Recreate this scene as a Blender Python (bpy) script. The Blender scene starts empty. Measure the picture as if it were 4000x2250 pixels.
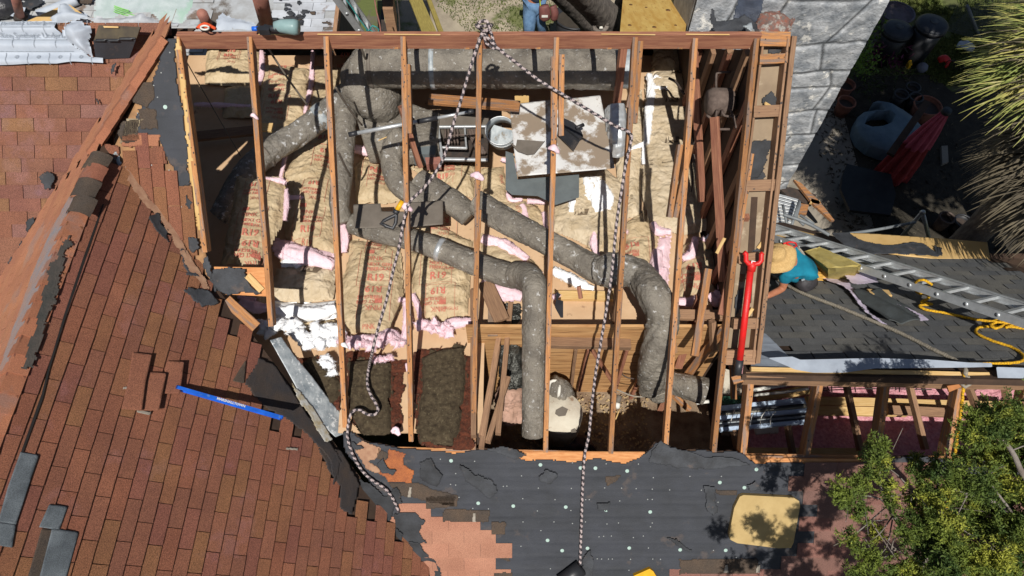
import bpy, bmesh, math, random
import numpy as np
from mathutils import Vector, Matrix
random.seed(7); rng = np.random.RandomState(7)
S = bpy.context.scene; COL = S.collection
# ---------------------------------------------------------------- camera, world, sun
H = 9.8; F = 2667.0; CT, ST = math.cos(math.radians(30)), math.sin(math.radians(30))
cd = bpy.data.cameras.new("camera"); cam = bpy.data.objects.new("camera", cd); COL.objects.link(cam)
cam.location = (0, 0, H); cam.rotation_euler = (math.radians(30), 0, 0)
cd.sensor_width = 36; cd.lens = 24.0; cd.clip_end = 500; cd.clip_start = 0.05
S.camera = cam
SUN_EL, SUN_AZ = 56.0, 182.0            # azimuth clockwise from north (+y)
w = bpy.data.worlds.new("World"); S.world = w; w.use_nodes = True
nt = w.node_tree; bg = nt.nodes["Background"]; sk = nt.nodes.new("ShaderNodeTexSky"); sk.sky_type = 'NISHITA'
sk.sun_disc = False; sk.sun_elevation = math.radians(SUN_EL); sk.sun_rotation = math.radians(SUN_AZ)
nt.links.new(sk.outputs[0], bg.inputs[0]); bg.inputs[1].default_value = 0.05
ld = bpy.data.lights.new("sun", 'SUN'); ld.energy = 4.9; ld.angle = math.radians(0.5); ld.color = (1, .965, .9)
sun = bpy.data.objects.new("sun", ld); COL.objects.link(sun)
el, az = math.radians(SUN_EL), math.radians(SUN_AZ)
sd = Vector((math.sin(az)*math.cos(el), math.cos(az)*math.cos(el), math.sin(el)))
sun.rotation_euler = sd.to_track_quat('Z', 'Y').to_euler(); sun.location = (0, -4, 20)
S.view_settings.view_transform = 'Standard'; S.view_settings.look = 'None'
S.view_settings.exposure = 0.0; S.view_settings.gamma = 1.0
# ---------------------------------------------------------------- measuring helpers (photo point -> place on a real plane)
def ray(X, Y):
    yc = (1125-Y)/F
    return np.array([(X-2000)/F, ST+yc*CT, -CT+yc*ST])
C0 = np.array([0, 0, H])
def at_d(X, Y, d): return C0 + d*ray(X, Y)
def at_p(X, Y, pl, off=0.0):
    a, b, c = pl; r = ray(X, Y); c = c+off
    return C0 + r*((H-c)/(a*r[0]+b*r[1]-r[2]))
def at_z(X, Y, z): return at_p(X, Y, (0, 0, z))
def at_y(X, Y, y):
    r = ray(X, Y); return C0 + r*(y/r[1])
D = (0, .857, 5.837-.857*4.736)         # open south slope
Cc = (-.978, 0, H-4.645-.978*3.415)     # east slope of the cross gable
B = (.86, 0, H-4.495+.86*3.57)          # west slope of the cross gable
A = (0, .8, H-5.213-.8*4.07)            # lower south slope
G = (0, -.70, H-5.84+.70*2.485)         # grey slope falling north
ZC = 3.5
def pz(pl, x, y): return pl[0]*x+pl[1]*y+pl[2]
def frame(pl):
    n = np.array([-pl[0], -pl[1], 1.0]); n /= np.linalg.norm(n)
    g = np.array([-pl[0], -pl[1], 0.0])                # downhill
    if np.linalg.norm(g) < 1e-6: g = np.array([0, -1.0, 0])
    g /= np.linalg.norm(g)
    u = np.cross(g, [0, 0, 1.0]) if True else None     # contour direction
    u = -u/np.linalg.norm(u)
    v = np.cross(n, u); v /= np.linalg.norm(v)
    O = np.array([0, 0, pl[2]])
    return O, u, v, n
# ---------------------------------------------------------------- numpy noise
def _h(ix, iy, s):
    n = (ix*374761393 + iy*668265263 + s*2147483) & 0x7fffffff
    n = ((n ^ (n >> 13))*1274126177) & 0x7fffffff
    return ((n ^ (n >> 16)) & 0xffff)/65535.0
def vn(x, y, s=0):
    x = np.asarray(x, float); y = np.asarray(y, float)
    ix = np.floor(x).astype(np.int64); iy = np.floor(y).astype(np.int64)
    fx, fy = x-ix, y-iy; fx = fx*fx*(3-2*fx); fy = fy*fy*(3-2*fy)
    a, b = _h(ix, iy, s), _h(ix+1, iy, s); c, d = _h(ix, iy+1, s), _h(ix+1, iy+1, s)
    return (a+(b-a)*fx)*(1-fy)+(c+(d-c)*fx)*fy
def fbm(x, y, s=0, o=3):
    t = 0; a = .5
    for i in range(o): t = t+a*(vn(x*2**i, y*2**i, s+i*17)-.5)*2; a *= .5
    return t
def crumple(u, v, s=0, f=7.0):
    wx = u+.06*fbm(u*4, v*4, s+3, 2); wy = v+.06*fbm(u*4+9, v*4, s+5, 2)
    t = 0; a = .6
    for i in range(3):
        n = vn(wx*f*2**i+i*3.1, wy*f*1.3*2**i, s+i*11); t = t+a*(1-np.abs(2*n-1)*2); a *= .5
    return t*.5
# ---------------------------------------------------------------- materials
MATS = {}
def M(name, c1, c2=None, sc=6, rough=.85, bump=0.0, bs=60, metal=0.0, st=(1, 1, 1), rnd=0.0, c3=None, s3=2.0, t3=.6, speck=0.0, spec=.3, attr=False, crease=0.0):
    if name in MATS: return MATS[name]
    m = bpy.data.materials.new(name); MATS[name] = m; m.use_nodes = True
    N, L = m.node_tree.nodes, m.node_tree.links; b = N["Principled BSDF"]
    b.inputs["Roughness"].default_value = rough; b.inputs["Metallic"].default_value = metal
    b.inputs["Specular IOR Level"].default_value = spec
    tc = N.new("ShaderNodeTexCoord"); mp = N.new("ShaderNodeMapping"); L.new(tc.outputs["Object"], mp.inputs[0]); mp.inputs["Scale"].default_value = st
    def noise(scale, det=5, ro=.6):
        n = N.new("ShaderNodeTexNoise"); n.inputs["Scale"].default_value = scale; n.inputs["Detail"].default_value = det
        n.inputs["Roughness"].default_value = ro; L.new(mp.outputs[0], n.inputs["Vector"]); return n.outputs["Fac"]
    def ramp(src, a, bb):
        r = N.new("ShaderNodeMapRange"); L.new(src, r.inputs[0]); r.inputs[1].default_value = a; r.inputs[2].default_value = bb; return r.outputs[0]
    def mix(f, a, bb, mode='MIX'):
        x = N.new("ShaderNodeMix"); x.data_type = 'RGBA'; x.blend_type = mode
        if isinstance(f, float): x.inputs[0].default_value = f
        else: L.new(f, x.inputs[0])
        for k, q in ((6, a), (7, bb)):
            if isinstance(q, tuple): x.inputs[k].default_value = (*q, 1)
            else: L.new(q, x.inputs[k])
        return x.outputs[2]
    c2 = c2 or tuple(v*.7 for v in c1)
    col = mix(ramp(noise(sc), .36, .64), c1, c2)
    if c3: col = mix(ramp(noise(s3, 7, .65), t3-.03, t3+.04), col, c3)
    if attr:
        at = N.new("ShaderNodeAttribute"); at.attribute_name = "tint"; 
        col = mix(1.0, col, at.outputs["Color"], 'MULTIPLY')
    if speck:
        k = N.new("ShaderNodeMapRange"); L.new(noise(150, 3, .9), k.inputs[0]); k.inputs[1].default_value = .3; k.inputs[2].default_value = .7
        k.inputs[3].default_value = 1-speck; k.inputs[4].default_value = 1+speck
        vm = N.new("ShaderNodeVectorMath"); vm.operation = 'SCALE'; L.new(col, vm.inputs[0]); L.new(k.outputs[0], vm.inputs[3]); col = vm.outputs[0]
    if rnd:
        oi = N.new("ShaderNodeObjectInfo"); k = N.new("ShaderNodeMapRange"); L.new(oi.outputs["Random"], k.inputs[0])
        k.inputs[3].default_value = 1-rnd; k.inputs[4].default_value = 1+rnd
        vm = N.new("ShaderNodeVectorMath"); vm.operation = 'SCALE'; L.new(col, vm.inputs[0]); L.new(k.outputs[0], vm.inputs[3]); col = vm.outputs[0]
    L.new(col, b.inputs["Base Color"])
    if crease:
        vo = N.new("ShaderNodeTexVoronoi"); vo.inputs["Scale"].default_value = 9; nz_ = N.new("ShaderNodeTexNoise"); nz_.inputs["Scale"].default_value = 4; nz_.inputs["Detail"].default_value = 3
        L.new(mp.outputs[0], nz_.inputs["Vector"]); vm = N.new("ShaderNodeVectorMath"); vm.operation = 'MULTIPLY_ADD'; L.new(nz_.outputs["Color"], vm.inputs[0]); vm.inputs[1].default_value = (.35, .35, .35); L.new(mp.outputs[0], vm.inputs[2]); L.new(vm.outputs[0], vo.inputs["Vector"])
        v2 = N.new("ShaderNodeTexVoronoi"); v2.inputs["Scale"].default_value = 21; L.new(vm.outputs[0], v2.inputs["Vector"]); ad = N.new("ShaderNodeMath"); ad.operation = 'MULTIPLY_ADD'; L.new(v2.outputs[0], ad.inputs[0]); ad.inputs[1].default_value = .4; L.new(vo.outputs[0], ad.inputs[2])
        bc = N.new("ShaderNodeBump"); bc.inputs["Strength"].default_value = .9; bc.inputs["Distance"].default_value = crease; L.new(ad.outputs[0], bc.inputs["Height"]); L.new(bc.outputs[0], b.inputs["Normal"])
    if bump:
        bn = N.new("ShaderNodeBump"); bn.inputs["Strength"].default_value = min(1, bump); bn.inputs["Distance"].default_value = .01*max(1, bump)
        L.new(noise(bs, 4, .7), bn.inputs["Height"]); L.new(bn.outputs[0], b.inputs["Normal"])
        if crease: L.new(bc.outputs[0], bn.inputs["Normal"])
    return m
WOOD = M('aged_wood', (.50, .235, .09), (.31, .14, .06), 4, .75, .7, 40, st=(1, 12, 12), rnd=.28, c3=(.25, .17, .13), s3=2.2, t3=.54, speck=.25)
WOODD = M('weathered_wood', (.34, .20, .115), (.22, .125, .075), 5, .8, .5, 40, st=(1, 14, 14), rnd=.25)
WOODR = M('red_wood', (.36, .165, .095), (.22, .085, .055), 4, .7, .4, 40, st=(1, 16, 16), rnd=.1)
NEWW = M('new_lumber', (.68, .47, .22), (.56, .35, .13), 5, .7, .3, 40, st=(1, 12, 12), rnd=.1)
PLY = M('plywood', (.62, .42, .13), (.50, .29, .07), 3, .7, .2, 40, st=(4, 1, 1), c3=(.40, .22, .06), s3=7, t3=.62)
PLYT = M('tan_plywood', (.60, .40, .17), (.52, .33, .12), 3, .7, .2, 40)
PANEL = M('wall_panelling', (.62, .37, .17), (.40, .20, .08), 5, .5, .2, 40, st=(.5, 1, 13), c3=(.25, .12, .05), s3=3, t3=.56)
SHIN = M('red_shingle', (.275, .112, .066), (.225, .09, .056), 3.0, .95, 1.0, 260, speck=.75, attr=True, c3=(.27, .115, .085), s3=2.2, t3=.60)
SHINB = M('orange_shingle', (.50, .215, .115), (.42, .175, .10), 2.5, .95, .8, 260, speck=.4, attr=True, c3=(.40, .22, .16), s3=1.6, t3=.6)
GREY = M('grey_shingle', (.150, .150, .148), (.105, .107, .11), 3.0, .95, .8, 260, speck=.45, attr=True)
PATCH = M('slate_shingle', (.155, .175, .19), (.07, .08, .09), 3.0, .95, .6, 260, speck=.5)
BROWNS = M('brown_under_shingle', (.10, .07, .05), (.07, .055, .045), 5, .95, .8, 200, speck=.6)
FELT = M('felt_paper', (.034, .037, .047), (.024, .026, .032), 3.5, .7, .35, 90, speck=.25, c3=(.062, .050, .048), s3=4, t3=.62, spec=.5)
FELTB = M('torn_felt', (.042, .045, .052), (.022, .023, .026), 7, .75, .6, 60, speck=.3, c3=(.07, .055, .05), s3=5, t3=.62, rnd=.3, spec=.5)
KRAFT = M('kraft_paper', (.54, .425, .27), (.44, .33, .195), 7, .6, .35, 60, rnd=.06, crease=.022)
KRAFTG = M('grey_kraft_paper', (.57, .47, .335), (.47, .37, .24), 7, .6, .35, 60, rnd=.05, crease=.022)
PINK = M('pink_fibre', (.88, .66, .71), (.82, .57, .63), 26, .95, .7, 120, rnd=.05)
PINKB = M('blown_pink_fibre', (.82, .42, .46), (.60, .24, .28), 30, .95, 2.5, 45)
WHITE = M('white_fibre', (.90, .90, .91), (.84, .85, .87), 22, .95, .5, 90, spec=.1)
OLD = M('old_mineral_batt', (.105, .078, .045), (.05, .035, .02), 26, .95, 2.0, 90, c3=(.15, .12, .07), s3=40, t3=.6)
RUST = M('brown_debris', (.17, .05, .025), (.07, .025, .015), 30, .95, 3.0, 60, c3=(.22, .12, .07), s3=30, t3=.64)
BOARD = M('ceiling_board', (.60, .41, .25), (.52, .34, .20), 3, .8, .2, 60, c3=(.30, .18, .11), s3=9, t3=.66)
DUCT = M('grey_duct_wrap', (.25, .222, .182), (.14, .122, .10), 5, .55, 2.6, 30, c3=(.52, .51, .49), s3=19, t3=.63, spec=.5, speck=.2)
DUCTF = M('foil_duct_wrap', (.24, .215, .18), (.13, .115, .095), 9, .42, 2.6, 34, c3=(.58, .58, .58), s3=15, t3=.60, spec=.8)
FOIL = M('dark_foil', (.10, .10, .09), (.05, .05, .045), 9, .3, 1.5, 30, metal=.7)
GALV = M('galvanised_steel', (.44, .47, .48), (.26, .29, .31), 14, .45, .3, 60, metal=.1, c3=(.20, .17, .13), s3=5, t3=.6)
ALU = M('aluminium', (.62, .64, .65), (.50, .52, .53), 14, .42, .1, 60, metal=.55)
PANELM = M('dusty_sheet_metal', (.66, .65, .63), (.60, .59, .58), 5, .55, .1, 60, c3=(.27, .21, .155), s3=3.3, t3=.49)
PLATEM = M('dirty_sheet_metal', (.17, .145, .12), (.13, .11, .09), 6, .7, .2, 60, c3=(.4, .4, .38), s3=11, t3=.69)
GRPAN = M('blue_grey_panel', (.135, .155, .16), (.11, .125, .13), 6, .6, .1, 60)
BLK = M('black_plastic', (.018, .019, .022), (.03, .03, .034), 8, .45, .1, 60, spec=.5)
DRK = M('dark_iron', (.04, .035, .032), (.07, .05, .04), 15, .6, .4, 60)
MOTOR = M('dusty_motor', (.16, .12, .10), (.09, .065, .055), 15, .8, .5, 60)
RED = M('red_paint', (.70, .014, .014), (.50, .02, .015), 9, .45, .3, 60, spec=.5, c3=(.16, .05, .04), s3=16, t3=.66)
BLUE = M('blue_paint', (.015, .14, .68), (.012, .10, .50), 12, .4, .1, 60, spec=.5, c3=(.10, .20, .42), s3=22, t3=.64)
YEL = M('yellow_paint', (.75, .42, .02), (.6, .3, .01), 8, .45, .1, 40)
FOAM = M('yellow_foam', (.52, .42, .15), (.44, .34, .10), 14, .95, .8, 90, rnd=.05)
FOAMO = M('orange_foam', (.70, .42, .10), (.60, .33, .07), 8, .9, .5, 60)
UNDL = M('white_underlayment', (.44, .48, .54), (.37, .41, .47), 5, .6, .25, 25)
TARP = M('pale_tarp', (.42, .47, .48), (.33, .40, .39), 6, .5, .5, 30, c3=(.30, .42, .36), s3=3, t3=.62)
INKR = M('red_ink', (.52, .15, .11), (.46, .17, .11), 30, .8)
INKP = M('faded_red_ink', (.50, .20, .13), (.46, .24, .15), 40, .8)
INKD = M('dark_ink', (.12, .09, .06), (.18, .13, .08), 30, .8)
INKG = M('grey_ink', (.25, .28, .32), (.34, .37, .41), 30, .8)
LILAC = M('lilac_paper', (.66, .58, .70), (.56, .47, .62), 9, .7, .4, 60)
SKIN = M('skin', (.42, .17, .095), (.36, .14, .075), 20, .55)
TEAL = M('teal_cloth', (.008, .20, .30), (.006, .15, .23), 12, .85, .5, 50)
JEANS = M('blue_jeans', (.15, .26, .42), (.09, .17, .30), 12, .9, .6, 60)
STRAW = M('straw', (.66, .44, .19), (.52, .33, .13), 60, .8, .9, 120)
LEATH = M('black_leather', (.03, .028, .03), (.05, .045, .05), 20, .55, .3, 60)
ROPEK = M('rope_dark', (.035, .032, .036), (.06, .05, .055), 60, .9)
ROPEP = M('rope_pale', (.50, .42, .40), (.38, .30, .30), 60, .9, .6, 200)
ROPEG = M('rope_grey', (.36, .32, .26), (.24, .21, .17), 60, .9, .6, 200)
ROPEY = M('rope_yellow', (.80, .46, .02), (.62, .33, .01), 60, .8, .4, 200)
STONE_ = M('grey_stone', (.42, .43, .45), (.24, .25, .27), 7, .9, 1.6, 28, c3=(.62, .60, .56), s3=3.2, t3=.62)
MORT = M('mortar', (.46, .47, .48), (.30, .30, .31), 9, .95, .6, 60)
BRICK = M('old_brick', (.26, .10, .07), (.14, .12, .11), 18, .95, 1.2, 60, c3=(.35, .33, .30), s3=8, t3=.56)
LEAF = M('juniper_leaf', (.15, .19, .028), (.04, .075, .017), 3.6, .7, c3=(.32, .33, .045), s3=3.2, t3=.58)
LEAFB = M('bright_leaf', (.16, .26, .03), (.09, .17, .02), 6, .6)
GRASS = M('grass_blade', (.14, .16, .04), (.07, .10, .02), 4, .7)
PALM = M('dry_palm_leaf', (.46, .40, .13), (.22, .27, .07), 3.5, .6, c3=(.50, .44, .22), s3=4, t3=.6)
PALMD = M('dead_palm_leaf', (.17, .14, .09), (.12, .10, .07), 5, .8)
BARK = M('oak_bark', (.22, .19, .165), (.11, .095, .085), 22, .95, 2.5, 26, st=(1, 1, .35))
TWIG = M('grey_branch', (.27, .24, .21), (.16, .13, .11), 12, .9, .8, 60)
GROUND = M('soil', (.13, .115, .085), (.07, .06, .045), 1.6, .95, 1.5, 12, c3=(.11, .13, .04), s3=.8, t3=.5)
LAWN = M('lawn_soil', (.12, .14, .04), (.08, .085, .035), 3, .95, 1.5, 20)
CONC = M('patio_concrete', (.30, .265, .215), (.25, .22, .18), 3, .9, .3, 60, c3=(.2, .18, .14), s3=2, t3=.6)
TERRA = M('terracotta', (.30, .12, .075), (.22, .09, .06), 8, .85)
CLOTHP = M('pink_canvas', (.62, .13, .20), (.50, .09, .14), 8, .85, .3, 60)
POND = M('blue_grey_plastic', (.14, .20, .24), (.10, .15, .19), 5, .45, .1, 30)
PIPEW = M('white_pipe', (.72, .70, .64), (.62, .60, .54), 8, .5)
CREAM = M('cream_shell', (.60, .55, .45), (.50, .44, .35), 6, .7, .4, 30, c3=(.32, .22, .15), s3=9, t3=.6)
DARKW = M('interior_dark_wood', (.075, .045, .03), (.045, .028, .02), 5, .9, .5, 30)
COLDW = M('blue_white_enamel', (.50, .60, .74), (.42, .52, .66), 6, .35, spec=.5)
TEALR = M('teal_cord', (.04, .28, .26), (.03, .2, .2), 20, .8)
ORCO = M('rusty_vent_pipe', (.34, .15, .11), (.25, .11, .09), 8, .7, .4, 40)
GREENM = M('green_mark', (.22, .55, .12), (.16, .42, .08), 20, .6)
CAPM = M('plastic_cap', (.40, .52, .47), (.30, .42, .36), 30, .4, spec=.6)
NAILM = M('nail_head', (.36, .37, .36), (.28, .29, .28), 30, .5)
GLASSY = M('enamel_white', (.66, .66, .62), (.56, .56, .52), 6, .5, c3=(.35, .3, .22), s3=8, t3=.62)
# ---------------------------------------------------------------- objects
def wloc(o):
    v = Vector((0, 0, 0))
    while o is not None: v = v+o.location; o = o.parent
    return v
def mesh(name, V, Fc, mat, parent=None, smooth=False, mi=None, tint=None, loc=None):
    V = np.asarray(V, float).reshape(-1, 3)
    if parent is not None: L0 = np.array(wloc(parent))
    elif loc is not None: L0 = np.array(loc)
    else:
        L0 = V.mean(0) if len(V) else np.zeros(3); L0[2] = V[:, 2].min() if len(V) else 0
    me = bpy.data.meshes.new(name)
    me.from_pydata((V-L0).tolist(), [], Fc if isinstance(Fc, list) else Fc.tolist())
    for m in (mat if isinstance(mat, (list, tuple)) else [mat]): me.materials.append(m)
    if mi is not None: me.polygons.foreach_set("material_index", np.asarray(mi, np.int32))
    if smooth: me.polygons.foreach_set("use_smooth", np.ones(len(me.polygons), bool))
    if tint is not None:
        at = me.color_attributes.new("tint", 'FLOAT_COLOR', 'POINT')
        at.data.foreach_set("color", np.concatenate([tint, np.ones((len(tint), 1))], 1).astype(np.float32).ravel())
    me.update()
    o = bpy.data.objects.new(name, me); COL.objects.link(o)
    if parent is not None: o.parent = parent
    else: o.location = L0
    return o
def tag(o, label=None, cat=None, group=None, kind=None):
    if label: o["label"] = label
    if cat: o["category"] = cat
    if group: o["group"] = group
    if kind: o["kind"] = kind
    return o
def thing(name, label, cat, loc, group=None):
    o = bpy.data.objects.new(name, None); COL.objects.link(o); o.location = [float(v) for v in loc]
    o.empty_display_size = .1
    return tag(o, label, cat, group)
class MB:
    def __init__(s): s.V = []; s.F = []; s.mi = []
    def add(s, V, Fc, mi=0):
        k = len(s.V); s.V.extend([tuple(map(float, v)) for v in V]); s.F.extend([tuple(k+i for i in f) for f in Fc]); s.mi.extend([mi]*len(Fc)); return s
    def box(s, c, ax, mi=0):           # centre, three half axes
        c = np.array(c, float); a, b, d = [np.array(q, float) for q in ax]
        V = [c+i*a+j*b+k*d for i in (-1, 1) for j in (-1, 1) for k in (-1, 1)]
        return s.add(V, [(0, 1, 3, 2), (4, 6, 7, 5), (0, 4, 5, 1), (2, 3, 7, 6), (0, 2, 6, 4), (1, 5, 7, 3)], mi)
    def build(s, name, mat, parent=None, smooth=False, **k):
        return mesh(name, s.V, s.F, mat, parent, smooth, mi=s.mi if isinstance(mat, (list, tuple)) else None, **k)
def unit(v): v = np.asarray(v, float); return v/max(1e-9, np.linalg.norm(v))
def beam(name, p0, p1, wd, ht, mat, parent=None, up=(0, 0, 1), rough=True, label=None, cat=None, group=None):
    """board whose TOP face centre line runs p0 -> p1; local x is the grain"""
    p0, p1 = np.array(p0, float), np.array(p1, float); x = unit(p1-p0); L = np.linalg.norm(p1-p0)
    y = unit(np.cross(up, x)); z = np.cross(x, y)
    n = max(2, int(L/.18)); V = []; Fc = []
    for i in range(n+1):
        t = L*i/n; j = (random.random()-.5)*.003 if rough else 0; k = (random.random()-.5)*.003 if rough else 0
        e = .003
        for (a, b) in ((-wd/2+e, 0), (wd/2-e, 0), (wd/2, -e), (wd/2, -ht+e), (wd/2-e, -ht), (-wd/2+e, -ht), (-wd/2, -ht+e), (-wd/2, -e)):
            V.append((t+(random.random()-.5)*.006*(i in (0, n)), a+j, b+k))
    for i in range(n):
        for q in range(8): Fc.append((i*8+q, i*8+(q+1) % 8, (i+1)*8+(q+1) % 8, (i+1)*8+q))
    Fc = [tuple(reversed(f)) for f in Fc]
    Fc.append(tuple(range(8))); Fc.append(tuple(n*8+q for q in reversed(range(8))))
    nf = len(Fc)
    if name in ('rafter', 'outlooker', 'sister_board', 'barge_board'):
        for _ in range(int(L/.11)):
            t, yy, k = random.uniform(.03, L-.03), random.uniform(-wd*.36, wd*.36), len(V); r1, r2 = random.uniform(.003, .006), random.uniform(.003, .009)
            V += [(t-r2, yy-r1, .0032), (t+r2, yy-r1, .0032), (t+r2, yy+r1, .0032), (t-r2, yy+r1, .0032)]; Fc.append((k, k+1, k+2, k+3))
    me = bpy.data.meshes.new(name); me.from_pydata(V, [], Fc); me.materials.append(mat); me.materials.append(DRK)
    for i in range(nf, len(Fc)): me.polygons[i].material_index = 1
    me.update()
    o = bpy.data.objects.new(name, me); COL.objects.link(o)
    Mx = Matrix([[x[0], y[0], z[0], p0[0]], [x[1], y[1], z[1], p0[1]], [x[2], y[2], z[2], p0[2]], [0, 0, 0, 1]])
    if parent is not None:
        o.parent = parent; Mx = Matrix.Translation(-wloc(parent)) @ Mx
    o.matrix_local = Mx
    return tag(o, label, cat, group)
def inside(px, py, poly):
    r = np.zeros(px.shape, bool); n = len(poly)
    for i in range(n):
        x0, y0 = poly[i]; x1, y1 = poly[(i+1) % n]
        if y0 == y1: continue
        c = ((y0 > py) != (y1 > py)) & (px < (x1-x0)*(py-y0)/(y1-y0)+x0); r ^= c
    return r
def nearest(px, py, poly):
    bd = np.full(px.shape, 1e9); bx = px.copy(); by = py.copy(); n = len(poly)
    for i in range(n):
        x0, y0 = poly[i]; x1, y1 = poly[(i+1) % n]; dx, dy = x1-x0, y1-y0; l = dx*dx+dy*dy+1e-12
        t = np.clip(((px-x0)*dx+(py-y0)*dy)/l, 0, 1); qx, qy = x0+t*dx, y0+t*dy; d = np.hypot(px-qx, py-qy)
        k = d < bd; bd = np.where(k, d, bd); bx = np.where(k, qx, bx); by = np.where(k, qy, by)
    return bd, bx, by
def sheet(name, pts, pl, mat, parent=None, step=.02, off=.0, thick=.01, hf=None, rag=0.0, raw=False, smooth=True, holes=(), ragf=14, tint=None):
    """surface over an outline on plane pl; hf(u, v, dist_to_edge) = height above it; returns object and a lift function"""
    O, U, Vv, n = frame(pl)
    def uv(P): q = np.asarray(P)-O; return q@U, q@Vv
    poly = [uv(p if raw else at_p(p[0], p[1], pl)) for p in pts]
    hl = [[uv(p if raw else at_p(p[0], p[1], pl)) for p in h] for h in holes]
    a = np.array(poly); u0, v0 = a.min(0)-step; u1, v1 = a.max(0)+step
    nu, nv = int((u1-u0)/step)+2, int((v1-v0)/step)+2
    gu = u0+np.arange(nu)*step; gv = v0+np.arange(nv)*step; UU, VV = np.meshgrid(gu, gv, indexing='ij')
    cu = UU[:-1, :-1]+step/2; cv = VV[:-1, :-1]+step/2
    sd_ = (len(name)*13+len(pts)*7) % 97
    ru = rag*fbm(cu*ragf, cv*ragf, sd_, 4) if rag else 0; rv = rag*fbm(cu*ragf+31, cv*ragf, sd_+9, 4) if rag else 0
    keep = inside(cu+ru, cv+rv, poly)
    for h in hl: keep &= ~inside(cu+ru, cv+rv, h)
    if not keep.any(): keep[nu//2, nv//2] = True
    if not rag:
        kp = np.zeros((nu, nv), int)
        for i in (0, 1):
            for j in (0, 1): kp[i:nu-1+i, j:nv-1+j] += keep
        bn = (kp > 0) & (kp < 4)
        bi = np.where(bn); d, qx, qy = nearest(UU[bi], VV[bi], poly)
        for h in hl:
            d2, q2, q3 = nearest(UU[bi], VV[bi], h); k = d2 < d; d = np.where(k, d2, d); qx = np.where(k, q2, qx); qy = np.where(k, q3, qy)
        k = d < step*1.1; UU[bi] = np.where(k, qx, UU[bi]); VV[bi] = np.where(k, qy, VV[bi])
    ids = -np.ones((nu, nv), int); I, J = np.where(keep)
    used = np.zeros((nu, nv), bool)
    for i in (0, 1):
        for j in (0, 1): used[I+i, J+j] = True
    ids[used] = np.arange(used.sum()); u, v = UU[used], VV[used]
    def lift(u, v):
        u = np.asarray(u, float); v = np.asarray(v, float)
        if hf is None: return np.full(u.shape, off)
        d = nearest(u, v, poly)[0]
        return off+hf(u, v, d)
    h = lift(u, v)
    P = O+np.outer(u, U)+np.outer(v, Vv)+np.outer(h, n)
    Fc = np.stack([ids[I, J], ids[I+1, J], ids[I+1, J+1], ids[I, J+1]], 1).tolist()
    if thick:
        base = len(P); P2 = P-n*thick; P = np.concatenate([P, P2]);
        kk = np.pad(keep, 1)
        for (di, dj, a_, b_) in ((-1, 0, (0, 1), (0, 0)), (1, 0, (1, 0), (1, 1)), (0, -1, (0, 0), (1, 0)), (0, 1, (1, 1), (0, 1))):
            m = ~kk[I+1+di, J+1+dj]
            p = ids[I[m]+a_[0], J[m]+a_[1]]; q = ids[I[m]+b_[0], J[m]+b_[1]]
            Fc += np.stack([p, q, q+base, p+base], 1)[:, ::-1].tolist()
        usedv = np.zeros(len(P), bool); usedv[np.array([i for f in Fc for i in f])] = True
        rem = np.cumsum(usedv)-1; P = P[usedv]; Fc = [tuple(int(rem[i]) for i in f) for f in Fc]
    o = mesh(name, P, Fc, mat, parent, smooth, tint=np.tile(np.array(tint, float), (len(P), 1)) if tint is not None else None)
    o_l = dict(O=O, U=U, V=Vv, n=n, lift=lift)
    return o, o_l
def spline(P, ds=.03):
    P = [np.array(p, float) for p in P]
    if len(P) == 2: Q = P
    Q = [2*P[0]-P[1]]+P+[2*P[-1]-P[-2]]; out = []
    for i in range(1, len(Q)-2):
        a, b, c, d = Q[i-1:i+3]; L = np.linalg.norm(c-b); n = max(1, int(L/ds))
        for k in range(n):
            t = k/n; out.append(.5*((2*b)+(-a+c)*t+(2*a-5*b+4*c-d)*t*t+(-a+3*b-3*c+d)*t**3))
    out.append(P[-1]); return np.array(out)
def tubegeo(P, R, seg=12, nz=None, flat=1.0, ds=.03, caps=True, sharp=False):
    R = np.atleast_1d(R).astype(float)
    if len(R) > 1 and len(R) != len(P): R = np.interp(np.linspace(0, 1, len(P)), np.linspace(0, 1, len(R)), R)
    if sharp:
        path = np.array(P, float); rr = R if len(R) == len(path) else np.full(len(path), R[0])
    else:
        path = spline(P, ds)
        k = np.concatenate([[0], np.cumsum([np.linalg.norm(np.array(P[i+1])-np.array(P[i])) for i in range(len(P)-1)])])
        s = np.concatenate([[0], np.cumsum(np.linalg.norm(np.diff(path, axis=0), axis=1))])
        rr = np.interp(s/s[-1], k/k[-1], R) if len(R) > 1 else np.full(len(path), R[0])
    s = np.concatenate([[0], np.cumsum(np.linalg.norm(np.diff(path, axis=0), axis=1))])
    T = np.gradient(path, axis=0); T /= np.linalg.norm(T, axis=1)[:, None]+1e-12
    up = np.array([0, 0, 1.0]) if abs(T[0][2]) < .9 else np.array([0, 1.0, 0])
    X = unit(np.cross(up, T[0])); V = []
    th = np.linspace(0, 2*math.pi, seg, endpoint=False)
    for i in range(len(path)):
        X = unit(X-T[i]*(X@T[i])); Yv = np.cross(T[i], X)
        r = rr[i]*np.ones(seg)
        if nz: r = r*(1+nz(s[i], th))
        V.append(path[i]+np.outer(r*np.cos(th), X)+np.outer(r*np.sin(th)*flat, Yv))
    V = np.concatenate(V); Fc = []
    for i in range(len(path)-1):
        for j in range(seg): Fc.append((i*seg+j, i*seg+(j+1) % seg, (i+1)*seg+(j+1) % seg, (i+1)*seg+j))
    if caps: Fc.append(tuple(reversed(range(seg)))); Fc.append(tuple((len(path)-1)*seg+j for j in range(seg)))
    return V, Fc, s, len(path)
def tube(name, P, R, mat, parent=None, seg=12, nz=None, flat=1.0, ds=.03, smooth=True, sharp=False, **k):
    V, Fc, s, n = tubegeo(P, R, seg, nz, flat, ds, True, sharp); return mesh(name, V, Fc, mat, parent, smooth, **k)
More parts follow.
